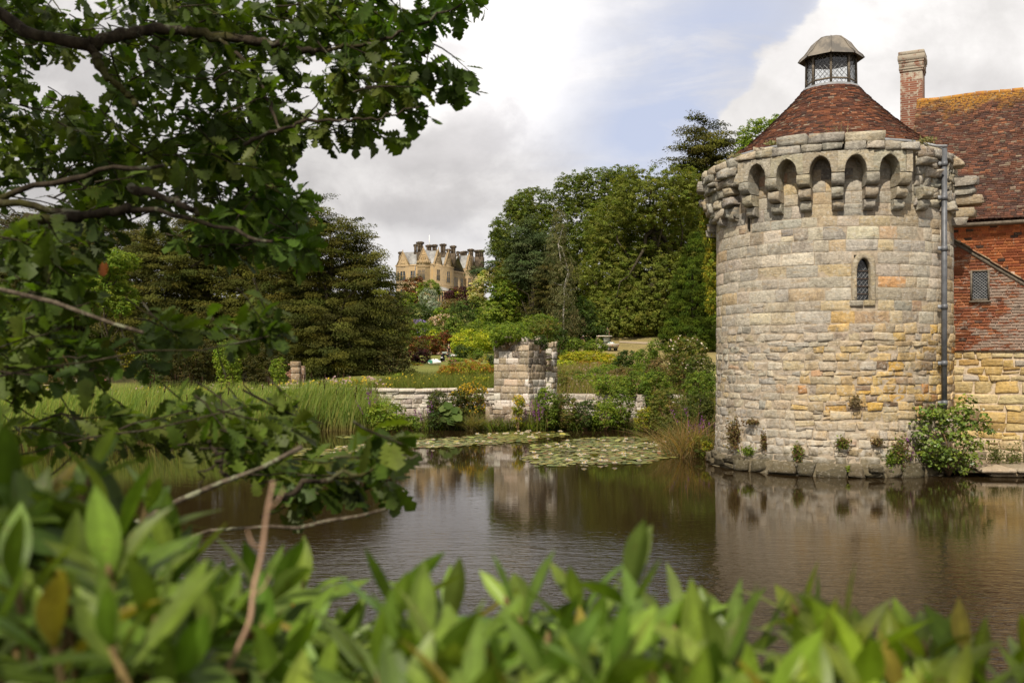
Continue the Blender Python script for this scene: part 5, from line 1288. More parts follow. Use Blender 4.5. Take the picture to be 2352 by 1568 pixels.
# small plants rooted in the tower wall
def tuft(name, label, ph, z, w_, h, pal, n=160, out=.10, cat='wall plant', hang=False):
    o = empty(name, cyl(rad(ph), TR+.03, z), label, cat, 'plants rooted in the tower wall'); mb = MB(); c = cyl(rad(ph), TR+out*.7, z)
    p = c+rng.normal(size=(n,1))*.5*w_*E1+rng.normal(0,.5*h,(n,1))*np.array([0,0,1.])+np.abs(rng.normal(0,out,(n,1)))*E0
    nv = E0+rng.normal(0,.7,(n,3)); leaf_quads(mb, p, nv, np.full(n,.065)*rng.uniform(.6,1.4,n), pal_cols(pal, n, rng, .25), .55, None, rng); mb.build('foliage', LEAF, o)
    mb = MB()
    for k in range(7): e = p[k]; mb.tube([c-E0*.08, (c+e)/2+rng.normal(0,.02,3), e], [.008,.006,.003], 4)
    mb.build('stem', STEM, o); return o
Br = PAL['brown']+[(.10,.05,.03)]; Gr = PAL['green']
for a in [('brown hanging creeper at the left foot of the tower',-50,.95,.24,.42,Br,900),('brown creeper arching over the lower left stones of the tower',-38,1.35,.22,.06,Br,200),('brown creeper strand trailing down the lower left of the tower',-31,.85,.08,.22,Br,220),('green tuft among boulders at the left foot of the tower',-40,.55,.20,.14,Gr,240),('oval brown hanging plant low on the tower below the window',-14.5,.60,.12,.22,Br+Gr,320),('bushy brown-green plant low on the tower centre',5,.88,.16,.13,Br+Gr,340),('leafy sprig on the tower boulders right of centre',8,.22,.10,.08,Gr,120),('dead brown tuft in the middle of the lower tower wall',10.5,1.95,.12,.13,[(.22,.17,.10),(.16,.12,.07)],260),('brown plant hanging on the right of the lower tower',20,.92,.14,.10,Br,220),('tall leafy weeds at the right foot of the tower',30,.65,.26,.40,Gr+Br,700),('dense weeds beside the leafy bush on the tower',26,.45,.14,.20,Gr,260),('grey dry plant on the left ledge of the tower top',-48,8.72,.20,.05,[(.28,.24,.15),(.2,.19,.12)],160),('dry grassy plant on the right ledge of the tower top',45,8.80,.22,.09,[(.28,.24,.12),(.16,.16,.07)],200),('small dry plant at the left end of the tower parapet',-62,8.70,.15,.05,[(.25,.22,.13)],100),('small dry plant on the parapet left shoulder',-27,8.86,.14,.05,[(.24,.23,.13)],120)]:
    tuft('wall_plant', *a[:6][0:1], *a[1:6], n=a[6])
gt = empty('grass_tuft', cyl(rad(3), 3.35, 8.9), 'thin dry grass tuft standing on the tower parapet', 'grass tuft'); mb = MB()
blades(mb, cyl(rad(3)+rng.normal(0,.03,26), 3.4, np.full(26, 8.86)), rng.uniform(.25,.5,26), rng, .012, [(.30,.24,.14)], .4, .6); mb.build('blade', LEAF, gt)
for lb, u, w_ in (('grey-green weed growing at the left of the stone landing',2285,.22),('taller grey-green weed against the wall above the stone landing',2330,.34)):
    o = empty('weed', P(u,1050,26.9), lb, 'weed'); mb = MB(); n = 420; c = P(u,1045,27.0); p = c+rng.normal(size=(n,3))*np.array([w_*.5,w_*.3,w_*.55]); p[:,2] = np.abs(p[:,2]-.25)+.25
    leaf_quads(mb, p, np.array([0,-.6,.6])+rng.normal(0,.5,(n,3)), np.full(n,.06)*rng.uniform(.6,1.3,n), pal_cols(PAL['wall'], n, rng), .5, None, rng); mb.build('foliage', LEAF, o)
# ================================================================== reeds, grasses, lilies
rng = np.random.default_rng(101)
def scatter_uv(n, u0, u1, Df, Db, rng):
    u = rng.uniform(u0, u1, n); f = np.array([Df(x) for x in u]); b = np.array([Db(x) for x in u]); D = f+(b-f)*rng.random(n)
    return np.stack([(u-U0)/F*D, D, np.zeros(n)], -1), u
fr = lambda u: np.interp(u, [-200,0,300,560,740,800,876], [34.5,35.3,37.6,40.0,43.2,42.6,43.4])
bk = lambda u: np.interp(u, [-200,0,300,560,740,800,876], [44,44.5,45.5,46.5,46.6,45.8,45.2])
b, u = scatter_uv(15000, -220, 880, fr, bk, rng); b[:,2] = np.maximum(terr(b[:,0], b[:,1]), 0)-.05
mb = MB(); hgt = rng.uniform(1.25,1.85,len(b))*np.interp(u, [700,880], [1,.95])-b[:,2]*.45
lean_d = nrm(np.stack([.7+rng.normal(0,.6,len(b)), rng.normal(0,.6,len(b)), 0*u], -1))
blades(mb, b, hgt, rng, .030, [(.16,.23,.05),(.21,.28,.06),(.12,.18,.045),(.25,.30,.075),(.31,.30,.09)], .16, .9, 4, .12, .18, lean_d, (.26,.21,.075))
sel = rng.choice(len(b), 110); sel = sel[(u[sel] > 330)]
for k in sel:
    p = b[k]+np.array([0,0,hgt[k]+rng.uniform(-.1,.25)]); d_ = rng.normal(0,.10,3)*np.array([1,1,0])+np.array([0,0,1.])
    mb.tube([b[k]+np.array([0,0,.3]), p-d_*.1], .008, 4, (.14,.17,.06), False)
    mb.tube([p-d_*.12, p-d_*.09, p+d_*.10, p+d_*.12], [.004,.022,.022,.006], 5, (.050,.026,.014)); mb.tube([p+d_*.1, p+d_*.24], .004, 3, (.2,.16,.08), False)
tag(mb.build('reed_bed', LEAF), 'tall green bulrushes with brown heads filling the left shore of the pond', 'reeds', kind='stuff')
# tall flowering weeds behind the reeds
b, u = scatter_uv(3800, -200, 900, lambda u: bk(u)-.3, lambda u: bk(u)+3.0, rng); b[:,2] = terr(b[:,0], b[:,1])-.05
mb = MB(); h = rng.uniform(.5,1.15,len(b)); tip = blades(mb, b, h, rng, .035, PAL['mixed']+PAL['brown'], .18, .6, 3, .3)[:,-1]
k = rng.random(len(b)); 
for lo, hi, c, s_ in ((0,.10,[(.50,.36,.03),(.55,.40,.05)],.11),(.10,.17,[(.45,.28,.33),(.5,.36,.38)],.12)):
    q = (k > lo)&(k < hi); p = np.repeat(tip[q], 3, 0)+rng.normal(0,.05,(q.sum()*3,3)); leaf_quads(mb, p, np.array([0,-.5,.8])+rng.normal(0,.4,p.shape), np.full(len(p), s_), pal_cols(c, len(p), rng), .9, None, rng)
p = b[rng.integers(0,len(b),9000)]+rng.normal(0,.2,(9000,3))*np.array([1,1,0])+np.array([0,0,1.])*rng.uniform(.1,.8,(9000,1)); leaf_quads(mb, p, rng.normal(0,1,p.shape)+np.array([0,-.3,.5]), np.full(9000,.13), pal_cols(PAL['mixed']+PAL['wall'], 9000, rng), .4, None, rng)
tag(mb.build('wildflower_fringe', LEAF), 'tangled yellow and pink wildflowers growing behind the bulrushes', 'wildflowers', kind='stuff')
# dry meadow on the bank right of the pier, and long grass along the garden wall
def meadow(name, label, n, u0, u1, D0, D1, h0, h1, pal, flowers=None):
    b, u = scatter_uv(n, u0, u1, lambda u: D0, lambda u: D1, rng); b[:,2] = terr(b[:,0], b[:,1])-.04; mb = MB()
    tip = blades(mb, b, rng.uniform(h0,h1,n), rng, .03, pal, .25, .7, 3, .25)[:,-1]
    if flowers:
        for c, fr_, s_ in flowers:
            q = rng.random(n) < fr_; leaf_quads(mb, tip[q], np.array([0,-.5,.8])+rng.normal(0,.4,(q.sum(),3)), np.full(q.sum(), s_), pal_cols([c], q.sum(), rng), .9, None, rng)
    tag(mb.build(name, LEAF), label, 'grass', kind='stuff')
meadow('meadow_grass', 'dry brownish meadow grass with pink flowers on the bank above the broken wall', 13000, 1265, 1570, 46.5, 82, .35, .85, [(.20,.18,.05),(.16,.15,.045),(.25,.20,.07),(.12,.14,.03),(.24,.17,.10)], [((.34,.22,.24),.03,.08)])
meadow('long_grass', 'yellow-green long grass with a few yellow flowers behind the garden wall coping', 9500, 880, 1140, 47, 54, .35, 1.05, [(.15,.17,.03),(.11,.14,.025),(.20,.185,.045),(.09,.12,.022)], [((.50,.38,.04),.012,.09)])
meadow('bank_grass', 'mixed grass and weeds on the bank beside the tower', 3500, 1500, 1650, 33, 44, .3, .8, PAL['mixed']+PAL['brown'])
# water's-edge grasses in front of the walls
b, u = scatter_uv(2600, 880, 1570, lambda u: float(np.interp(u,[880,1120,1130,1230,1240,1470,1500,1570],[43.2,43.6,42.4,42.2,43.0,43.2,41.8,37])), lambda u: float(np.interp(u,[880,1120,1130,1230,1240,1470,1500,1570],[44.4,44.8,42.6,42.5,44.4,44.2,43.4,39])), rng); b[:,2] = np.maximum(terr(b[:,0], b[:,1]), -.02)
mb = MB(); blades(mb, b, rng.uniform(.2,.75,len(b)), rng, .04, PAL['wall']+PAL['green']+[(.16,.12,.05)], .4, .9, 3, .25); tag(mb.build('waterside_fringe', LEAF), 'low fringe of grasses along the foot of the stone walls', 'grass', kind='stuff')
# arching clumps
def tussock(name, label, u, v, D, n, h, pal, w_=.02, lean=.6, curve=1.0, spread=.15, cat='grass clump', fl=None):
    p = P(u, v, D); p[2] = max(float(terr(p[0], p[1])), 0)-.03; o = empty(name, p, label, cat); mb = MB()
    b = p+rng.normal(size=(n,3))*np.array([spread,spread,0]); tip = blades(mb, b, rng.uniform(.6,1.1,n)*h, rng, w_, pal, lean, curve, 5, .15)
    if fl:
        m2 = mb
        for q in range(fl[1]):
            e = tip[q,-1]; t3 = e-tip[q,2]; k = 26; s_ = rng.random((k,1)); pp = tip[q,2]+t3*(.3+.75*s_)+rng.normal(0,.022,(k,3)); leaf_quads(m2, pp, rng.normal(0,1,(k,3)), np.full(k,.06), pal_cols(fl[0], k, rng), .8, None, rng)
    mb.build('leaf', LEAF, o)
    return o
tussock('grass_tussock', 'drooping grass tussock at the waterline left of the pier plinth', 1085, 975, 43.4, 420, .95, [(.13,.15,.05),(.18,.16,.06),(.22,.17,.07)], .022, .7, 1.1, .16)
PU = [(.20,.06,.24),(.26,.09,.30)]
for u, v, D, n, h, f_, lb in [(850,960,43.0,26,2.2,7,'purple loosestrife standing above the right end of the bulrushes'),(1229,970,42.2,40,1.5,12,'purple loosestrife at the right foot of the pier'),(1596,960,34.2,34,1.55,9,'purple loosestrife beside the fresh green bush at the tower'),(1640,900,34.8,30,1.8,10,'purple loosestrife against the left edge of the tower'),(1600,1000,32.6,30,1.0,8,'short purple-flowered clump near the tower foot'),(2075,1040,26.3,14,1.0,3,'single purple spike beside the leafy bush at the tower base'),(985,955,43.6,24,1.3,6,'purple spikes among leaves at the garden wall')]:
    tussock('loosestrife', lb, u, v, D, n, h, PAL['mixed'], .026, .14, .3, .20, 'flowers', (PU, f_))
for u, v, D, n, h, lb in [(1585,1010,31.6,420,1.5,'reddish-brown arching brush leaning over the water beside the tower'),(1555,1000,33.5,260,1.1,'straw-coloured arching grass left of the reddish brush'),(905,985,42.4,120,.8,'pale broken reed leaves lying at the water beside the broad-leaved clump')]:
    tussock('dry_brush', lb, u, v, D, n, h, [(.26,.15,.07),(.20,.14,.06),(.30,.20,.09),(.13,.13,.04)], .018, .75, .8, .35)
# ferns and giant leaves
def fern(name, label, u, v, D, n, h, pal, spread, cat='fern'):
    p0 = P(u, v, D); p0[2] = float(terr(p0[0], p0[1])); o = empty(name, p0, label, cat); mb = MB()
    for k in range(n):
        a = rng.uniform(0,2*np.pi); dv = np.array([math.cos(a), math.sin(a), 0]); b = p0+rng.normal(size=3)*np.array([spread,spread*.35,0]); L_ = h*rng.uniform(.7,1.15)
        t_ = np.linspace(.1,1,15)[:,None]; c = b+dv*L_*(.25*t_+.35*t_**2.5)+np.array([0,0,1.])*L_*(t_-.32*t_**3); ax = nrm(np.gradient(c, axis=0)); sd = np.cross(ax, np.array([0,0,1.])+.3*rng.normal(size=3)); sd = nrm(sd)
        ln = L_*.20*np.sin(np.clip(t_*1.05,0,1)*np.pi)**.6+.02; cc = pal_cols(pal, 1, rng)[0]
        for sg in (-1,1):
            leaf_quads(mb, c+sd*sg*ln*.5+ax*ln*.15, np.cross(ax, sd), ln.ravel(), np.tile(cc*rng.uniform(.85,1.15), (15,1)), .42, sd*sg+ax*.5, rng)
    mb.build('frond', LEAF, o); return o
fern('fern', 'large pale green fern thicket behind the bulrushes beside the brick fragment', 766, 892, 50.5, 120, 1.25, [(.16,.21,.06),(.20,.24,.08),(.12,.17,.045)], 1.0)
fern('fern', 'dark fern group at the right end of the fern thicket', 858, 893, 49.5, 30, .8, [(.08,.12,.03),(.11,.15,.04)], .35)
o = empty('gunnera', P(1038,975,43.2)*np.array([1,1,0]), 'cluster of big round ribbed leaves at the water under the garden wall', 'water plant'); mb = MB()
for k in range(22):
    c = P(1038,955,43.2)+rng.normal(size=3)*np.array([.26,.16,.22]); r = rng.uniform(.13,.24); nv = nrm(np.array([rng.normal(0,.4),-.7,.7])); t1 = perp(nv[None], rng)[0]; t2 = np.cross(nv, t1); th = np.linspace(0,2*np.pi,17)[:-1]
    V = np.r_[[c-nv*.05], c+r*(1+.12*np.cos(th*5))[:,None]*(np.cos(th)[:,None]*t1+np.sin(th)[:,None]*t2)]; mb.add(V, [(0,i+1,(i+1)%16+1) for i in range(16)], pal_cols([(.07,.11,.025),(.10,.14,.035)],1,rng)[0])
    if k < 10: mb.tube([np.array([c[0]*.3+o.location[0]*.7, 43.3, 0]), c], .015, 4, (.1,.1,.04))
mb.build('leaf', LEAF, o)
# ---- water lilies
def inpoly(x, y, poly):
    poly = np.asarray(poly); r = np.zeros(len(x), bool); j = len(poly)-1
    for i in range(len(poly)):
        xi, yi = poly[i]; xj, yj = poly[j]
        r ^= ((yi > y) != (yj > y))&(x < (xj-xi)*(y-yi)/(yj-yi+1e-12)+xi); j = i
    return r
def wp(u, v): D = EYE*F/(v-H0); return ((u-U0)/F*D, D)
def lilypoly(pts): return [wp(u,v) for u,v in pts]
PA = [(1195,1052),(1240,1038),(1220,1028),(1300,1012),(1400,1004),(1500,1006),(1560,1018),(1590,1030),(1555,1038),(1570,1048),(1510,1056),(1480,1066),(1420,1064),(1340,1068),(1280,1072),(1225,1066)]
PB = [(400,1041),(560,1036),(690,1030),(760,1034),(800,1024),(880,1018),(960,1012),(1060,1004),(1130,996),(1200,989),(1290,990),(1305,1000),(1245,1004),(1225,1014),(1150,1018),(1080,1024),(960,1030),(860,1036),(800,1048),(700,1048),(560,1046)]
PCx = [(760,1003),(830,1000),(900,1003),(880,1008),(800,1008)]
def pads(label, poly, n, rng):
    Q = np.array(lilypoly(poly)); lo, hi = Q.min(0), Q.max(0); pos = []
    while len(pos) < n:
        x = rng.uniform(lo[0],hi[0],4000); y = rng.uniform(lo[1],hi[1],4000); ok = inpoly(x+rng.normal(0,.12,4000), y+rng.normal(0,.25,4000), Q)&((np.sin(x*1.9+1)+np.sin(y*1.3)+np.sin(x*.7-y*.8)+rng.normal(0,.9,4000)) > -1.5)
        pos += list(zip(x[ok], y[ok]))
    pos = np.array(pos[:n]); mb = MB(); r = rng.uniform(.06,.135,n); a0 = rng.uniform(0,2*np.pi,n); th = np.linspace(.22,2*np.pi-.22,11)
    tl = rng.normal(0,.022,(n,2)); tl = np.where(rng.random((n,1)) < .05, tl*6, tl)
    ang = a0[:,None]+th[None]; rx = r[:,None]*np.cos(ang)*(1+.05*np.cos(3*ang)); ry = r[:,None]*np.sin(ang)
    z = .012+rng.uniform(0,.018,n)[:,None]+tl[:,:1]*rx+tl[:,1:]*ry+np.abs(tl).sum(1)[:,None]*r[:,None]*.8
    V = np.stack([pos[:,:1]+rx, pos[:,1:]+ry, z], -1); c0 = np.c_[pos, z.mean(1)][:,None]
    V = np.concatenate([c0, V], 1); f = np.stack([np.zeros(10,int), np.arange(1,11), np.arange(2,12)], -1)
    cols = pal_cols([(.16,.18,.035),(.20,.22,.045),(.11,.14,.028),(.24,.24,.06),(.15,.15,.035),(.20,.11,.035),(.30,.25,.05)], n, rng, .2)
    mb.add(V.reshape(-1,3), (f[None]+(np.arange(n)*12)[:,None,None]).reshape(-1,3), np.repeat(cols,12,0))
    tag(mb.build('lily_pads', PADM), label, 'lily pads', kind='stuff'); return pos
PADM = leafmat('lily pad', .45, .35, .10)
rng = np.random.default_rng(111)
pa = pads('dense raft of lily pads in front of the tower', PA, 2100, rng); pb = pads('long band of lily pads across the pond below the bulrushes and pier', PB, 2700, rng); pads('small patch of lily pads at the foot of the bulrushes', PCx, 90, rng)
fm = None; cnt = 0
for pos, n in ((pa, 62),(pb, 46)):
    for k in rng.choice(len(pos), n, replace=False):
        if fm is None:
            mb = MB()
            for rr, q, zz_, tilt in ((.075,9,.02,.35),(.055,7,.03,.7),(.035,5,.04,1.0)):
                for i in range(q):
                    a = i*2*np.pi/q+rr*20; d_ = np.array([math.cos(a), math.sin(a), 0]); s_ = np.array([-d_[1], d_[0], 0]); e = d_*rr*math.cos(tilt)*1.3+np.array([0,0,zz_+rr*math.sin(tilt)*1.5])
                    m_ = d_*rr*.6+np.array([0,0,zz_+rr*.4*math.sin(tilt)]); mb.add([np.array([0,0,zz_]), m_+s_*rr*.35, e, m_-s_*rr*.35], [(0,1,2,3)], (.80,.76,.66))
            mb.lathe((0,0,.04), [(.0,.05),(.016,.045),(.018,.0)], 8, (.6,.42,.05))
            ob = mb.build('water_lily', PETAL); fm = ob
        else: ob = fm.copy(); C.objects.link(ob)
        ob.location = (pos[k][0], pos[k][1], .03); ob.rotation_euler = (0,0,rng.uniform(0,6)); s_ = rng.uniform(.7,1.15); ob.scale = (s_,s_,s_)
        tag(ob, 'small white open water lily flower among the floating green pads', 'water lily', 'white water lily flowers')
# ---- gravel and mulch
def drape(name, label, pts, m, n=12, lift=.05):
    """sheet laid on the terrain between two edge polylines of ground points"""
    a, b = [np.array([[(u-U0)/F*D, D] for u, D in e]) for e in pts]
    s_ = np.linspace(0,1,24); ia = np.array([np.interp(s_, np.linspace(0,1,len(a)), a[:,k]) for k in (0,1)]).T; ib = np.array([np.interp(s_, np.linspace(0,1,len(b)), b[:,k]) for k in (0,1)]).T
    t_ = np.linspace(0,1,n)[:,None,None]; g = ia[None]*(1-t_)+ib[None]*t_; z = terr(g[...,0], g[...,1])+lift
    tag(MB().grid(np.concatenate([g, z[...,None]], -1)).build(name, m, smooth=True), label, 'path', kind='structure')
drape('path', 'pale gravel path curving behind the buggy', [[(1422,132),(1470,131),(1530,130)],[(1422,133.4),(1470,132.6),(1530,131.6)]], PATHM)
drape('gravel', 'pinkish mulch patch below the pink-flowering shrub', [[(990,140),(1030,140)],[(985,158),(1040,158)]], flat('bark mulch', (.26,.17,.11), 1.0, .05, sc=5))
drape('gravel_path', 'pale gravel path glimpsed on the lawn beyond the bulrushes', [[(255,55),(400,55)],[(262,68),(352,66)]], PATHM)
# ================================================================== people and garden things
def skinobj(name, joints, edges, radii, matl, parent, col, root=0, sub=2):
    me = bpy.data.meshes.new(name); me.from_pydata([tuple(float(x) for x in j) for j in joints], edges, []); me.materials.append(matl)
    o = bpy.data.objects.new(name, me); C.objects.link(o)
    if parent is not None: o.parent = parent
    m = o.modifiers.new('skin', 'SKIN'); m.use_smooth_shade = True
    L = me.skin_vertices[0] if me.skin_vertices else None
    if L is None:
        bpy.context.view_layer.objects.active = o; L = me.skin_vertices[0]
    for i, r in enumerate(radii): L.data[i].radius = (r, r) if np.isscalar(r) else r; L.data[i].use_root = (i == root)
    s_ = o.modifiers.new('smooth', 'SUBSURF'); s_.levels = s_.render_levels = sub
    return o
CLOTH = {}
def cloth(col, rough=.85):
    k = tuple(col)
    if k not in CLOTH: CLOTH[k] = flat('cloth', col, rough, .1, var=.15, sc=15)
    return CLOTH[k]
SKINM = flat('skin', (.42,.24,.16), .6, .3, var=.08)
def person(label, base, face, H, pose, shirt, trousers, hair, hat=None, group='gardeners and visitors', sleeve=.5):
    """one continuous body; shirt, trousers, hair as children. face = heading angle (0 = towards +X)"""
    base = np.asarray(base, float); o = empty('person', base, label, 'person', group)
    f = np.array([math.cos(face), math.sin(face), 0]); s_ = np.array([-f[1], f[0], 0]); z = np.array([0,0,1.])
    k = H/1.75; bend = rad(pose.get('bend', 0)); hipz = .92*k if not pose.get('sit') else .45*k
    hip = z*hipz; sp = z*math.cos(bend)+f*math.sin(bend); fw = f*math.cos(bend)-z*math.sin(bend)
    if bend > .6: hip = hip-f*.15*k
    waist = hip+sp*.18*k; chest = hip+sp*.40*k; neck = hip+sp*.55*k; hd = bend*.9; hs = z*math.cos(hd)+f*math.sin(hd)
    head = neck+hs*.13*k+f*.02*k; crown_ = neck+hs*.25*k
    J = [hip, waist, chest, neck, head, crown_]; E = [(0,1),(1,2),(2,3),(3,4),(4,5)]; Rr = [.13*k,.125*k,.145*k,.055*k,.085*k,.055*k]
    arms = pose.get('arms', 'down'); hands = []
    for sg in (-1,1):
        sh = hip+sp*.50*k+s_*sg*.19*k
        if arms == 'down': dirs = (-z*.98+s_*sg*.12+f*.08, -z*.95+f*.25)
        elif arms == 'reach': dirs = (-z*.8+f*.5, -z*.75+f*.55)
        else: dirs = (-z*.75+f*.6, f*.9-z*.35-s_*sg*.25)
        el = sh+nrm(dirs[0])*.29*k; wr = el+nrm(dirs[1])*.25*k; ha = wr+nrm(dirs[1])*.10*k; ft = ha+nrm(dirs[1])*.08*k
        n = len(J); J += [sh, el, wr, ha, ft]; E += [(2,n),(n,n+1),(n+1,n+2),(n+2,n+3),(n+3,n+4)]; Rr += [.062*k,.046*k,.032*k,(.045*k,.024*k),(.03*k,.018*k)]; hands.append((ha, nrm(dirs[1])))
    for sg in (-1,1):
        st = pose.get('stride', .08)*sg; h0 = hip+s_*sg*.09*k
        if pose.get('sit'): kn = h0+f*.42*k; an = kn-z*.40*k
        else: kn = h0*1.0; kn = np.array([h0[0],h0[1],.50*k])+f*(.04+st*.5)*k; an = np.array([h0[0],h0[1],.08*k])+f*st*k
        if bend > .6 and not pose.get('sit'): kn = kn+f*.16*k; an = an+f*.14*k
        toe = an+f*.17*k-z*.04*k
        n = len(J); J += [h0-z*.03*k, kn, an, toe]; E += [(0,n),(n,n+1),(n+1,n+2),(n+2,n+3)]; Rr += [.085*k,.058*k,.042*k,.036*k]
    J = np.array(J)
    bo = skinobj('body', J, E, Rr, SKINM, o, None)
    # thumbs and nose make small separate chains on the same figure
    hm = MB(); g0 = crown_
    n_ = MB()
    # shirt
    js = [J[0]+(J[1]-J[0])*.1, J[1], J[2], J[2]+(J[3]-J[2])*.6]; es = [(0,1),(1,2),(2,3)]; rs = [.150*k,.145*k,.165*k,.075*k]
    for a in (6, 11):
        n = len(js); js += [J[a], J[a]+(J[a+1]-J[a])*.9] + ([J[a+1]+(J[a+2]-J[a+1])*.85] if sleeve > .6 else []); es += [(2,n),(n,n+1)]+([(n+1,n+2)] if sleeve > .6 else []); rs += [.078*k,.062*k]+([.048*k] if sleeve > .6 else [])
    skinobj('shirt', js, es, rs, cloth(shirt), o, None, 1)
    jt = [J[0]+(J[1]-J[0])*.25, J[0]]; et = [(0,1)]; rt = [.148*k,.15*k]
    for a in (16, 20):
        n = len(jt); jt += [J[a], J[a+1], J[a+2]]; et += [(1,n),(n,n+1),(n+1,n+2)]; rt += [.100*k,.076*k,.060*k]
    skinobj('trousers', jt, et, rt, cloth(trousers), o, None, 1)
    for a in (18, 22):
        d_ = nrm(J[a+1]-J[a]); skinobj('shoe', [J[a], J[a]+d_*.08*k-z*.02*k, J[a+1]+d_*.03*k], [(0,1),(1,2)], [.052*k,.05*k,.042*k], cloth((.05,.04,.035)), o, None, 0, 1)
    c = J[4]+(J[5]-J[4])*.62-f*.015*k; mb = MB(); th = np.linspace(0, np.pi*.55, 6); ph = np.linspace(0,2*np.pi,13); a1 = nrm(np.cross(hs, s_)); 
    G_ = c+.100*k*(np.cos(th)[:,None,None]*hs+np.sin(th)[:,None,None]*(np.cos(ph)[None,:,None]*s_+np.sin(ph)[None,:,None]*a1))
    mb.grid(G_+base, hat or hair)
    if hat is not None: mb.grid((c+hs*.0+np.stack([(np.cos(ph)[:,None]*s_+np.sin(ph)[:,None]*a1)*r*k for r in (.098,.15)], 0))+base, hat)
    mb.build('hat' if hat is not None else 'hair', cloth(hat or hair), o, smooth=True)
    return o
def at_ground(u, D): x = (u-U0)/F*D; return np.array([x, D, float(terr(x, D))])
Dg = ground_D(1030, 822)
person('man in black polo shirt and olive trousers standing on the lawn looking down', at_ground(1030, Dg), rad(-60), 1.8, dict(bend=8, arms='down'), (.02,.018,.022), (.07,.065,.05), (.35,.33,.3))
Db_ = ground_D(1019, 830.5)
person('person in black clothes bending right over beside a dark tub on the lawn', at_ground(1019, Db_), rad(-10), 1.7, dict(bend=88, arms='reach'), (.015,.015,.018), (.02,.02,.024), (.08,.05,.03), sleeve=.9)
person('man in navy shirt with pale cap stooping behind the rhododendron hedge', at_ground(1334, 128), rad(-20), 1.78, dict(bend=42, arms='reach'), (.012,.016,.035), (.03,.03,.04), (.3,.28,.24), hat=(.42,.40,.35))
person('bald man in khaki shirt leaning forward behind the rhododendron hedge beside the buggy', at_ground(1370, 127), rad(-15), 1.8, dict(bend=26, arms='reach'), (.17,.15,.10), (.10,.09,.06), (.30,.17,.11))
person('person in grey-green cap standing behind the buggy roof', at_ground(1395, 133.5), rad(-90), 1.9, dict(bend=0, arms='down'), (.20,.21,.15), (.10,.10,.07), (.2,.18,.14), hat=(.22,.24,.15))
person('person in pink shirt stooping over at the far left beyond the bulrushes', at_ground(236, 66), rad(170), 1.75, dict(bend=40, arms='reach'), (.52,.20,.20), (.06,.07,.10), (.05,.04,.03), hat=(.04,.045,.06))
person('visitor in pale clothes standing left on the mansion terrace', at_ground(1022, 279), rad(-90), 1.75, dict(arms='down'), (.55,.52,.50), (.35,.33,.32), (.3,.22,.14))
person('visitor in white top standing right on the mansion terrace', at_ground(1029.5, 280), rad(-100), 1.75, dict(arms='down'), (.65,.62,.60), (.20,.2,.22), (.2,.14,.09))
for u, lb, c in ((997,'left of the two people sitting on the hillside bench',(.10,.09,.10)),(1003,'right of the two people sitting on the hillside bench',(.42,.36,.33))):
    person(lb, at_ground(u, 181.5)+np.array([0,0,.0]), rad(-90), 1.7, dict(sit=True, arms='fold'), c, (.06,.06,.08), (.10,.07,.05))
bn = at_ground(1000, 181.6); bo = empty('park_bench', bn, 'wooden bench under the two seated people on the hillside', 'bench')
MB().box(bn+np.array([0,.15,.40]), .75, .22, .03, bev=.01).build('seat', LW, bo); MB().box(bn+np.array([0,.38,.68]), .75, .03, .18, bev=.01).build('backrest', LW, bo)
for sx in (-.65,.65):
    for sy in (0,.34): MB().box(bn+np.array([sx,sy,.19]), .04, .04, .2).build('leg', LW, bo)
# ---- utility buggy seen from its loading bed
Dc = 122.5; cb = at_ground(1411, Dc); h_ = rad(128); cf = np.array([math.cos(h_), math.sin(h_), 0]); cs = np.array([math.sin(h_), -math.cos(h_), 0]); CA = [cf, cs, np.array([0,0,1.])]
cart = empty('utility_buggy', cb, 'cream utility buggy with open loading bed and cab roof parked at the hedge', 'buggy')
def cp(x, y, z): return cb+cf*x+cs*y+np.array([0,0,z])
CREAM = flat('cream paint', (.62,.56,.44), .5, .4, var=.1); GREYP = flat('grey plastic', (.22,.21,.18), .6, .3); DKP = flat('black rubber', (.02,.02,.02), .8); BEDM = flat('dusty bed panel', (.42,.37,.29), .7, var=.2)
MB().box(cp(1.15,0,.48), 1.25, .50, .10, bev=.03).build('chassis', GREYP, cart)
m = MB(); m.box(cp(.55,0,.66), .70, .66, .03, ax=CA); 
m.build('bed_floor', BEDM, cart)
for x, y, a, b, nm in ((-.13,0,.03,.68,'tailgate'),(1.22,0,.03,.68,'headboard')): MB().box(cp(x,y,.82), a, b, .15, ax=CA, bev=.015).build(nm, BEDM, cart)
for y in (-.66,.66): MB().box(cp(.55,y,.82), .65, .03, .15, ax=CA, bev=.015).build('side_panel', BEDM, cart)
m = MB(); m.box(cp(2.05,0,.62), .55, .62, .20, ax=CA, bev=.06, taper=.92); m.box(cp(2.62,0,.72), .22, .58, .22, ax=CA, bev=.08, taper=.8); m.build('cab_body', CREAM, cart)
m = MB(); m.box(cp(1.55,0,.98), .18, .55, .06, ax=CA, bev=.03); m.box(cp(1.38,0,1.15), .05, .55, .20, ax=CA, bev=.03); m.build('seat', DKP, cart)
for x, y, dx in ((1.32,-.58,0),(1.32,.58,0),(2.55,-.55,-.28),(2.55,.55,-.28)): MB().tube([cp(x,y,.75), cp(x+dx,y,1.86)], .035, 6).build('cab_post', DKP, cart)
MB().box(cp(1.80,0,1.90), .70, .72, .05, ax=CA, bev=.03).build('cab_roof', flat('pale roof panel', (.72,.66,.54), .5), cart)
m = MB(); m.box(cp(1.33,0,1.40), .008, .55, .40, ax=CA); m.build('rear_window', flat('hazy plastic window', (.30,.31,.24), .4, .4), cart)
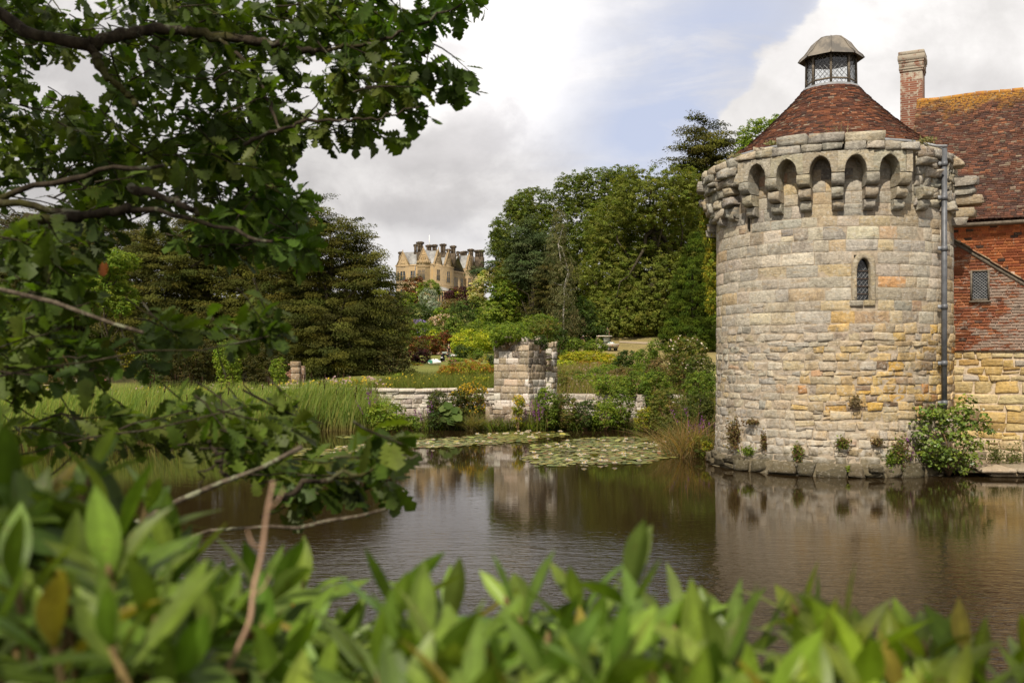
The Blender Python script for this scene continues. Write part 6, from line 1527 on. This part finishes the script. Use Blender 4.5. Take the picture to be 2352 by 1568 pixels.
for x in (.35,2.25):
    for y in (-.55,.55):
        c = cp(x,y,.27); wb = MB(); th = np.linspace(0,2*np.pi,17)
        pr = [(.15,-.10),(.25,-.10),(.27,-.07),(.27,.07),(.25,.10),(.15,.10)]
        wb.grid(np.array([[c+cs*d_+r*(math.cos(t_)*cf+math.sin(t_)*np.array([0,0,1.])) for t_ in th] for r,d_ in pr])); wh = wb.build('wheel', DKP, cart, smooth=True)
        rb = MB(); rb.grid(np.array([[c+cs*d_+r*(math.cos(t_)*cf+math.sin(t_)*np.array([0,0,1.])) for t_ in th] for r,d_ in [(.0,-.07),(.15,-.08),(.15,.08),(.0,.07)]])); rb.build('rim', GREYP, wh)
for y in (-.5,.5): MB().box(cp(-.17,y,.70), .02, .07, .04, (1,1,1), ax=CA).build('tail_light', flat('red lamp', (.35,.03,.02), .3), cart)
# ---- sacks, tarp, tub
def sack(name, label, c, sx, sy, sz, colm, trim, seed, cat='sack'):
    r = np.random.default_rng(seed); o = empty(name, c, label, cat); n = 15; th = np.linspace(0,2*np.pi,25)
    z = np.linspace(0,1,n); G_ = []
    for zz_ in z:
        k = (np.sin(np.clip(zz_*.93+.07,0,1)*np.pi)**.45) if zz_ < .999 else .12
        rad_ = k*(1+.10*np.sin(3*th+seed+zz_*3)+.06*np.sin(7*th+zz_*9+seed)+r.normal(0,.03,25)); rad_[-1] = rad_[0]
        sq = 1/np.maximum(np.abs(np.cos(th)), np.abs(np.sin(th)))**.55
        G_.append(np.stack([np.cos(th)*rad_*sq*sx, np.sin(th)*rad_*sq*sy, np.full(25, zz_*sz*(1+0))+sz*.12*np.sin(2*th+seed)*zz_], -1))
    mb = MB(); mb.grid(np.asarray(c)+np.array(G_)); mb.build('bag', colm, o, smooth=True)
    mb = MB()
    for a in (.6,2.2,3.9,5.4):
        e = np.asarray(c)+np.array([math.cos(a)*sx*.8, math.sin(a)*sy*.8, sz*.75]); mb.tube([e, e+np.array([.1*math.cos(a),.1*math.sin(a),.14]), e+np.array([.16*math.cos(a+.5),.16*math.sin(a+.5),.02])], .03, 5)
    mb.build('handle_strap', trim, o); 
    mb = MB(); t2 = np.linspace(2.6,4.4,9); mb.grid(np.array([[np.asarray(c)+np.array([math.cos(t_)*sx*q*1.16, math.sin(t_)*sy*q*1.16, zz_]) for t_ in t2] for q, zz_ in ((.95,sz*.30),(.98,sz*.6),(.80,sz*.9))])); mb.build('green_flap', trim, o, smooth=True)
    return o
WH = flat('white woven plastic', (.72,.70,.68), .7, .2, var=.08, sc=5); GN = flat('green woven plastic', (.05,.20,.13), .7, .2)
sack('bulk_sack', 'large slumped white bulk sack with green trim on the lawn beside the purple bush', at_ground(999, ground_D(999, 838)), .72, .5, .62, WH, GN, 3)
sack('bulk_sack', 'flattened white sack spread behind the standing gardener', at_ground(1040, ground_D(1040, 821)+.5), .62, .5, .38, flat('grey white plastic', (.55,.52,.50), .7), GN, 5)
sack('garden_sack', 'small white and green sack lying in the loading bed of the buggy', cp(.55,.0,.69), .42, .42, .42, WH, GN, 7)
tb = at_ground(1015.6, Db_+.2); o = empty('tub', tb, 'dark garden tub filled with white material beside the bending person', 'tub')
MB().lathe(tb, [(.0,.02),(.20,.0),(.25,.45),(.27,.46),(.25,.47),(.23,.40),(0,.40)], 20).build('tub_body', DKP, o, smooth=True); MB().lathe(tb, [(.23,.42),(.18,.54),(0,.58)], 14).build('content', WH, o, smooth=True)
wb_ = at_ground(1026, Dg+1.2); o = empty('wheelbarrow', wb_, 'pale grey-green wheelbarrow behind the standing gardener', 'wheelbarrow')
MB().box(wb_+np.array([-.1,0,.58]), .42, .30, .16, taper=1.25, bev=.05).build('tray', flat('grey green metal', (.30,.35,.30), .5), o)
for sy in (-.22,.22): MB().tube([wb_+np.array([.75,sy,.62]), wb_+np.array([.1,sy,.42]), wb_+np.array([-.55,sy*.3,.2])], .022, 6).build('handle', GREYP, o); MB().tube([wb_+np.array([.2,sy,.42]), wb_+np.array([.25,sy,.0])], .02, 6).build('leg', GREYP, o)
m = MB(); m.grid(np.array([[wb_+np.array([-.6+r*math.cos(t_), y, .2+r*math.sin(t_)]) for t_ in np.linspace(0,2*np.pi,15)] for r,y in ((0,-.04),(.17,-.05),(.2,0),(.17,.05),(0,.04))])); m.build('wheel', DKP, o)
# ---- rope barrier and chair on the left bank
ra, rb_ = P(95,884,58), P(176,873,60); o = empty('rope_barrier', [ra[0], ra[1], float(terr(ra[0],ra[1]))], 'pale rope slung between low posts left of the stone post', 'rope barrier')
for dz in (0,-.22): t_ = np.linspace(0,1,9)[:,None]; MB().tube(ra+(rb_-ra)*t_+np.array([0,0,1.])*(dz-.25*4*t_*(1-t_)*.4), .022, 5, (.5,.4,.25)).build('rope', flat('rope', (.46,.37,.23), .9), o, smooth=True)
for e in (ra, rb_): g_ = float(terr(e[0], e[1])); MB().tube([np.array([e[0],e[1],g_-.1]), e+np.array([0,0,.05])], .05, 8).build('post', LW, o)
# ================================================================== overhanging oak in the foreground
rng = np.random.default_rng(201)
OX = np.array([0,.08,.19,.28,.36,.46,.54,.64,.72,.82,.90,1.0])
OY = np.array([.010,.025,.10,.19,.10,.27,.13,.31,.16,.25,.15,.01])
OXe = OX+np.array([0,0,.01,.03,0,.04,0,.04,0,.04,.03,0])
def oak_leaves(mb, pos, ax, nor, L, cols, rng):
    n = len(pos); ax = nrm(ax); nor = nrm(nor-(nor*ax).sum(-1, keepdims=True)*ax); sd = np.cross(nor, ax); m = len(OX)
    cv = rng.normal(.12,.12,(n,1)); fold = np.abs(rng.normal(.18,.12,(n,1)))
    wv = rng.uniform(.85,1.15,(n,1))
    def pt(x, y, z): return pos[:,None]+L[:,None,None]*(x[...,None]*ax[:,None]+y[...,None]*sd[:,None]+z[...,None]*nor[:,None])
    x0 = np.broadcast_to(OX, (n,m)); xe = np.broadcast_to(OXe, (n,m)); ye = OY[None]*wv
    mid = pt(x0, 0*x0, -cv*x0**2); el = pt(xe, ye, -cv*xe**2+fold*ye); er = pt(xe, -ye, -cv*xe**2+fold*ye)
    V = np.concatenate([mid, el, er], 1).reshape(-1,3); i = np.arange(m-1)
    f = np.concatenate([np.stack([i, i+1, m+i+1, m+i], -1), np.stack([i, 2*m+i, 2*m+i+1, i+1], -1)])
    mb.add(V, (f[None]+(np.arange(n)*3*m)[:,None,None]).reshape(-1,4), np.repeat(cols, 3*m, axis=0))
OAKP = [(.058,.090,.013),(.078,.115,.017),(.044,.072,.011),(.095,.125,.020)]
tb_ = np.array([-4.6, 4.4, 1.2]); oak = empty('oak_tree', tb_, 'foreground oak with lichened branches and lobed leaves hanging in from the left', 'tree')
def limb(pts, r0, r1, start=None, matl=BARK, name='limb', amp=.012, n=8):
    p = [P(*q) for q in pts]; 
    if start is not None: p = [start]+p
    p = np.array(p); s_ = np.r_[0, np.cumsum(np.linalg.norm(np.diff(p, axis=0), axis=1))]; t_ = np.linspace(0, s_[-1], max(14, 6*len(p)))
    q = np.stack([np.interp(t_, s_, p[:,k]) for k in range(3)], -1)
    q[1:-1] = (q[:-2]+2*q[1:-1]+q[2:])/4; q[1:-1] = (q[:-2]+2*q[1:-1]+q[2:])/4; q += rng.normal(0, amp*.5, q.shape)
    rr = np.linspace(r0, r1, len(q))*rng.uniform(.85,1.2,len(q))
    MB().tube(q, rr, n).build(name, matl, oak, smooth=True); return q
mb = MB(); mb.tube(np.array([tb_+np.array([0,0,-.3]), tb_+np.array([.1,0,1.2]), tb_+np.array([.05,.1,3.2]), tb_+np.array([.3,-.2,5.5]), tb_+np.array([.4,-.6,7.5])]), [.55,.42,.38,.26,.10], 14); mb.build('trunk', BARK, oak, smooth=True)
up = tb_+np.array([.2,0,4.0]); mid = tb_+np.array([.1,.05,2.6]); lo = tb_+np.array([.1,0,1.2])
LIMBS = []
LIMBS += [limb([(0,30,4.6),(60,75,4.5),(130,95,4.4),(205,105,4.4)], .038, .026, up), limb([(205,105,4.4),(225,135,4.4),(240,175,4.3),(280,200,4.3),(315,245,4.2)], .022, .009), limb([(205,100,4.4),(330,70,4.6),(425,72,4.8),(500,85,4.8),(560,90,4.8),(640,105,4.8),(722,118,4.9)], .028, .017)]
LIMBS += [limb([(-20,458,4.2),(60,440,4.2),(120,415,4.2),(200,395,4.2),(300,385,4.1),(375,384,4.1)], .036, .008, mid), limb([(0,462,4.0),(100,480,4.0),(200,492,4.0),(300,480,3.9),(380,490,3.9),(440,497,3.8),(540,530,3.8),(625,560,3.7)], .032, .006, mid), limb([(300,432,4.0),(400,462,3.9),(460,492,3.85)], .018, .010), limb([(300,480,3.9),(120,505,4.0),(60,500,4.0)], .018, .02)]
LIMBS += [limb([(560,330,4.4),(640,300,4.4),(700,280,4.4),(800,275,4.4),(900,266,4.4),(965,240,4.4)], .010, .003), limb([(722,118,4.9),(860,100,4.8),(960,60,4.8),(1060,10,4.7)], .012, .004), limb([(500,85,4.8),(600,180,4.6),(640,300,4.4)], .010, .007)]
LIMBS += [limb([(0,640,3.0),(60,662,3.0),(100,682,3.0),(200,732,3.0),(330,765,2.9)], .018, .005, lo, LICHEN)]
LIMBS += [limb([(180,1010,2.9),(330,990,2.9),(450,960,2.9),(560,935,2.9)], .008, .002, tb_+np.array([.15,-.05,.95])), limb([(150,830,2.9),(420,810,3.1),(600,775,3.2)], .008, .002, lo)]
LIMBS += [limb([(200,1250,2.5),(380,1172,2.5),(450,1130,2.5),(540,1090,2.5),(610,1050,2.5),(690,1035,2.5)], .015, .006, tb_+np.array([.2,-.1,.6]), LICHEN), limb([(330,1240,2.6),(375,1226,2.6),(430,1230,2.6),(480,1220,2.6),(560,1215,2.6),(640,1208,2.6),(760,1200,2.6),(820,1184,2.6),(890,1168,2.6)], .011, .004, tb_+np.array([.2,-.1,.4]), LICHEN)]
LIMBS += [limb([(640,1140,2.6),(740,1100,2.6),(830,1085,2.6),(960,1050,2.6)], .008, .003), limb([(520,1105,2.5),(505,1050,2.5),(480,1010,2.5)], .006, .003), limb([(452,1130,2.5),(470,1080,2.5),(530,1050,2.5)], .004, .002)]
leaves = dict(p=[], a=[], n=[], L=[], c=[]); tw = MB()
def cluster(p, g, k, L, col=None, stem=True):
    """twig with a rosette of lobed leaves at its end"""
    g = nrm(g); ln = rng.uniform(.16,.34)*L/.12; q = wob_path(p, p+g*ln, 5, .15, rng)
    if stem: tw.tube(q, np.linspace(.0045,.0022,5)*L/.12, 4, (.1,.09,.05), False)
    t_ = rng.random(k)**.45; pos = p+g*ln*t_[:,None]; rd = perp(np.tile(g,(k,1)), rng)
    ax = g*rng.uniform(.1,.8,(k,1))+rd*rng.uniform(.5,1.0,(k,1))+np.array([0,0,-.28]); nv = np.array([0,-.15,.9])+rng.normal(0,.55,(k,3))
    leaves['p'].append(pos+nrm(ax)*.012); leaves['a'].append(ax); leaves['n'].append(nv); leaves['L'].append(L*rng.uniform(.62,1.15,k)); cl = pal_cols(col or OAKP, 1, rng, .12)*np.clip(rng.normal(1,.14,(k,1)),.6,1.5); leaves['c'].append(cl)
REG = [(330,55,340,80,4.2,5.8,46),(480,180,220,120,4.0,5.6,54),(700,55,200,65,4.2,5.4,34),(880,60,120,55,4.2,5.2,20),(1000,8,100,30,4.4,5.0,9),(840,180,115,65,4.0,5.0,20),(1040,172,36,36,4.2,4.5,4),(945,232,50,45,4.2,4.6,6),(800,285,85,28,4.2,4.6,7),(590,330,120,95,4.0,5.4,32),(380,330,150,80,4.0,5.6,32),(150,330,160,90,4.2,5.8,30),(35,180,50,140,4.2,5.6,14),(90,40,110,50,4.4,5.6,14),(300,440,330,48,3.9,5.4,30),(620,450,65,60,3.9,4.8,13),(570,540,150,42,3.7,4.6,22),(695,555,45,30,3.8,4.4,5),(150,545,170,40,3.9,5.2,12),
 (200,800,110,70,3.1,4.0,12),(110,650,140,60,3.2,4.2,12),(480,760,130,34,3.1,3.8,8),(660,765,80,20,3.1,3.6,5),(60,850,100,36,3.0,3.8,4),(340,975,330,38,3.0,3.7,25),(650,975,90,34,3.0,3.6,8),(860,1080,85,28,2.9,3.2,6),(690,1110,55,36,2.9,3.2,5),(560,1030,90,28,2.9,3.3,5),(955,1050,26,16,2.55,2.7,2),(320,850,80,24,3.1,3.6,2),(50,740,100,150,3.2,4.2,20),(60,560,90,50,3.2,4.2,9)]
for (u, v, ru, rv, d0, d1, n) in REG:
    for k in range(int(n*(1.22 if v < 560 else 1.3))):
        a = rng.uniform(0,2*np.pi); r = rng.random()**.5; D = rng.uniform(d0,d1); D = D*(1.12 if v < 560 else 1.0); p = P(u+ru*r*math.cos(a), v+rv*r*math.sin(a), D)
        g = np.array([.75,rng.normal(0,.5),-.12])+rng.normal(0,.45,3); p = p-nrm(g)*.2
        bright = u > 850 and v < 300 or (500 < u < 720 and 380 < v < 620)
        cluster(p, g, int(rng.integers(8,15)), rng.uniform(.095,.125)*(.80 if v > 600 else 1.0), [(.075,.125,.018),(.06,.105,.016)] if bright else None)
# the rest of the crown, over and behind the viewer, which shades what is seen
for k in range(330):
    p = np.array([rng.uniform(-6,1.6), rng.uniform(-3.2,5.6), rng.uniform(5.6,8.6)])
    if p[1] > 0 and p[2] < 3+1.03*830/F*max(p[1],.1)+.35: p[2] += 1.2
    cluster(p, rng.normal(0,1,3)+np.array([.3,0,0]), 14, .23, None, True)
fl = MB(); oak_leaves(fl, *(np.concatenate(leaves[k]) for k in 'pan'), np.concatenate(leaves['L']), np.concatenate(leaves['c']).clip(.002,.9), rng)
OAKM = leafmat('oak leaf', .5, .2, .40, (1.5,1.75,.4), .5)
fl.build('foliage', OAKM, oak); tw.build('twig', BARK, oak)
up_l = [limb([], .1, .03, None) for _ in ()]
for e in ((-1.5,.5,7.4),(-2.8,-2,7.2),(-.2,3.5,7.3),(.6,-.8,7.6)):
    MB().tube(wob_path(tb_+np.array([.3,-.2,5.0]), np.array(e), 8, .12, rng), np.linspace(.16,.04,8), 8).build('limb', BARK, oak, smooth=True)
# one dead leaf hanging from a twig
dl_ = MB(); p = P(235,600,3.3); oak_leaves(dl_, np.array([p]), np.array([[0.1,0,-1.]]), np.array([[0,-1.,.2]]), np.array([.05]), np.array([[.20,.065,.02]]), rng); oak_leaves(dl_, np.array([p+np.array([.01,.01,0])]), np.array([[-.2,0,-1.]]), np.array([[.3,-1.,.2]]), np.array([.042]), np.array([[.20,.07,.02]]), rng); d_o = dl_.build('dead_leaf', LEAF, oak); d_o['label'] = 'curled orange-brown dead leaf hanging from a twig'
# ================================================================== rhododendron hedge right in front of the camera
rng = np.random.default_rng(301)
RX = np.linspace(0,1,9); RW = np.array([.018,.072,.118,.146,.155,.144,.112,.062,.004])
def rh_leaves(mb, pos, ax, nor, L, cols, rng, wk=1.0):
    n = len(pos); ax = nrm(ax); nor = nrm(nor-(nor*ax).sum(-1, keepdims=True)*ax); sd = np.cross(nor, ax); m = len(RX)
    cv = rng.normal(.10,.16,(n,1)); fold = np.abs(rng.normal(.22,.14,(n,1))); wv = rng.uniform(.85,1.15,(n,1))*wk; bend = rng.normal(0,.06,(n,1))
    rows = []
    for q in (-1,-.5,0,.5,1):
        x = np.broadcast_to(RX,(n,m)); y = q*RW[None]*wv+bend*x**2; z = -cv*x**2+fold*np.abs(q)*RW[None]*1.3-.05*(abs(q) == 1)*RW[None]
        rows.append(pos[:,None]+L[:,None,None]*(x[...,None]*ax[:,None]+y[...,None]*sd[:,None]+z[...,None]*nor[:,None]))
    V = np.stack(rows,1).reshape(-1,3); i = np.arange(4)[:,None]*m; j = np.arange(m-1)[None]; f = np.stack([i+j, i+m+j, i+m+j+1, i+j+1], -1).reshape(-1,4)
    k = np.array([.97,1.0,1.28,1.0,.97]); cc = cols[:,None,None]*k[None,:,None,None]*np.ones((1,1,m,1))
    mb.add(V, (f[None]+(np.arange(n)*5*m)[:,None,None]).reshape(-1,4), cc.reshape(-1,3).clip(.002,.9))
RHM = leafmat('rhododendron leaf', .42, .28, .30, (1.5,1.6,.35), .6)
RHP = [(.118,.180,.020),(.148,.212,.030),(.090,.148,.018),(.135,.195,.042)]
TU = [-60,0,100,200,275,340,420,500,560,640,700,770,850,910,980,1060,1130,1180,1230,1300,1380,1460,1550,1640,1700,1760,1860,1930,2000,2100,2160,2250,2352,2420]
TV = [1000,990,1020,1060,1010,1110,1180,1280,1220,1240,1330,1390,1380,1290,1330,1320,1390,1380,1330,1350,1310,1340,1340,1330,1410,1470,1400,1430,1480,1500,1460,1490,1520,1520]
bushes = [('rhododendron_bush','rhododendron with tall leaf shoots filling the lower left foreground',-80,830),('rhododendron_bush','rhododendron hedge across the lower centre foreground',830,1720),('rhododendron_bush','lighter green rhododendron shoots in the lower right foreground',1720,2440)]
for bi, (nm, lb, ua, ub) in enumerate(bushes):
    cx = ((ua+ub)/2-U0)/F*1.3; o = empty(nm, (cx, 1.3, 1.25), lb, 'shrub', 'rhododendrons in front of the camera')
    fo = MB(); st = MB(); bud = st
    W = []
    for layer, (du, dv0, dvj, D0, D1) in enumerate(((118,105,95,1.20,1.48),(122,200,80,1.06,1.28),(114,280,60,.94,1.12),(124,370,60,.84,1.0),(140,470,70,.75,.88))):
        x = ua+rng.uniform(0,du)
        while x < ub:
            v = np.interp(x, TU, TV)+dv0-(25,45,50)[bi]+rng.uniform(-dvj,dvj)*.6
            if v < 1750: W.append((x, v, rng.uniform(D0,D1)*(1.18 if bi == 0 else .97)))
            x += du*rng.uniform(.75,1.3)
    base0 = np.array([cx, 1.5, 1.25])
    for (u, v, D) in W:
        tip = P(u, v, D); b = np.array([tip[0]*.8+cx*.2+rng.normal(0,.05), D+.15+rng.normal(0,.1), 1.3]); ax0 = nrm(np.array([rng.normal(0,.28), rng.normal(-.05,.25), 1.0]))
        q = np.array([b, b+(tip-b)*.5+rng.normal(0,.04,3), tip-ax0*.10, tip]); st.tube(q, [.008,.006,.0045,.004], 6, (.1,.1,.04))
        k = int(rng.integers(7,12)); a = rng.uniform(0,2*np.pi)+np.arange(k)*2.4+rng.normal(0,.2,k); e = np.interp(np.arange(k), [0,k-1], [1.15,.15])+rng.normal(0,.18,k)
        t1 = perp(ax0[None], rng)[0]; t2 = np.cross(ax0, t1); rd = np.cos(a)[:,None]*t1+np.sin(a)[:,None]*t2
        axs = np.sin(e)[:,None]*ax0+np.cos(e)[:,None]*rd; nv = ax0*np.cos(e)[:,None]-rd*np.sin(e)[:,None]; nv = np.where(nv[:,2:] < -.2, -nv, nv)+rng.normal(0,.15,(k,3))
        Lf = rng.uniform(.090,.140,k)*np.interp(np.arange(k),[0,k-1],[.75,1.05])*(1.0 if D > .95 else .95)
        pal = RHP if bi < 2 else [(.175,.235,.024),(.205,.255,.032),(.140,.20,.022)]
        cl_ = pal_cols(pal, k, rng, .16); old = rng.random(k) < .035; cl_[old] = np.array([.30,.24,.04])*rng.uniform(.6,1.1)
        rh_leaves(fo, tip-ax0*np.linspace(0,.05,k)[:,None]+rd*.004, axs, nv, Lf, cl_, rng)
        bud.tube([tip, tip+ax0*.012, tip+ax0*.022], [.004,.005,.001], 6, (.25,.20,.05))
    # bigger old leaves lower down close the hedge
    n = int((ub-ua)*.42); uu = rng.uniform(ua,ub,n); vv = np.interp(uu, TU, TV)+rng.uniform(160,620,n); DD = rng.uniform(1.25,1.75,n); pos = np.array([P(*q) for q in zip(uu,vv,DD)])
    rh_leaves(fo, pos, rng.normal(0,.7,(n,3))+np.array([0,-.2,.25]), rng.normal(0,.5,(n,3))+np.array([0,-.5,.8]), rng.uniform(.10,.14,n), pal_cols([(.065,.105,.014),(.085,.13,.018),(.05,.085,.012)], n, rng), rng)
    fo.build('foliage', RHM, o, smooth=True); st.build('stem', flat('rhododendron stem', (.16,.11,.04), .7), o, smooth=True);
    if bi == 0:
        for k, (u, v, D, L_) in enumerate(((225,1240,1.35,.085),(470,1450,1.30,.05),(275,1470,1.35,.05),(640,1410,1.45,.08),(672,1405,1.45,.06),(600,1430,1.5,.07))):
            m = MB(); rh_leaves(m, np.array([P(u,v-20,D)]), np.array([[rng.normal(0,.4),-.1,-1.]]), np.array([[rng.normal(0,.3),-1.,.2]]), np.array([L_]), np.array([[(.30,.15,.06),(.42,.11,.015),(.36,.10,.02),(.12,.05,.02),(.36,.09,.015),(.14,.055,.02)][k]]), rng)
            d_ = m.build('dead_leaf', LEAF, o, smooth=True); d_['label'] = 'rust-brown dead leaf'
        s1 = np.array([P(*q) for q in ((520,1540,1.10),(575,1430,1.10),(582,1350,1.11),(602,1270,1.12),(612,1180,1.13),(628,1105,1.14))])
        t_ = np.linspace(0,1,24); q = np.stack([np.interp(t_, np.linspace(0,1,6), s1[:,k]) for k in range(3)], -1); q[1:-1] = (q[:-2]+q[1:-1]*2+q[2:])/4
        tq = MB(); tq.tube(q, np.linspace(.0030,.0017,24)*(1+.16*(np.arange(24)%5 == 0)), 8)
        for i_, s_ in ((8,1),(14,-1),(19,1)): tq.tube([q[i_], q[i_]+np.array([.012*s_,0,.010]), q[i_]+np.array([.018*s_,.004,.024])], [.0014,.0011,.0006], 5)
        tq.build('bare_twig', TWIG, o, smooth=True)
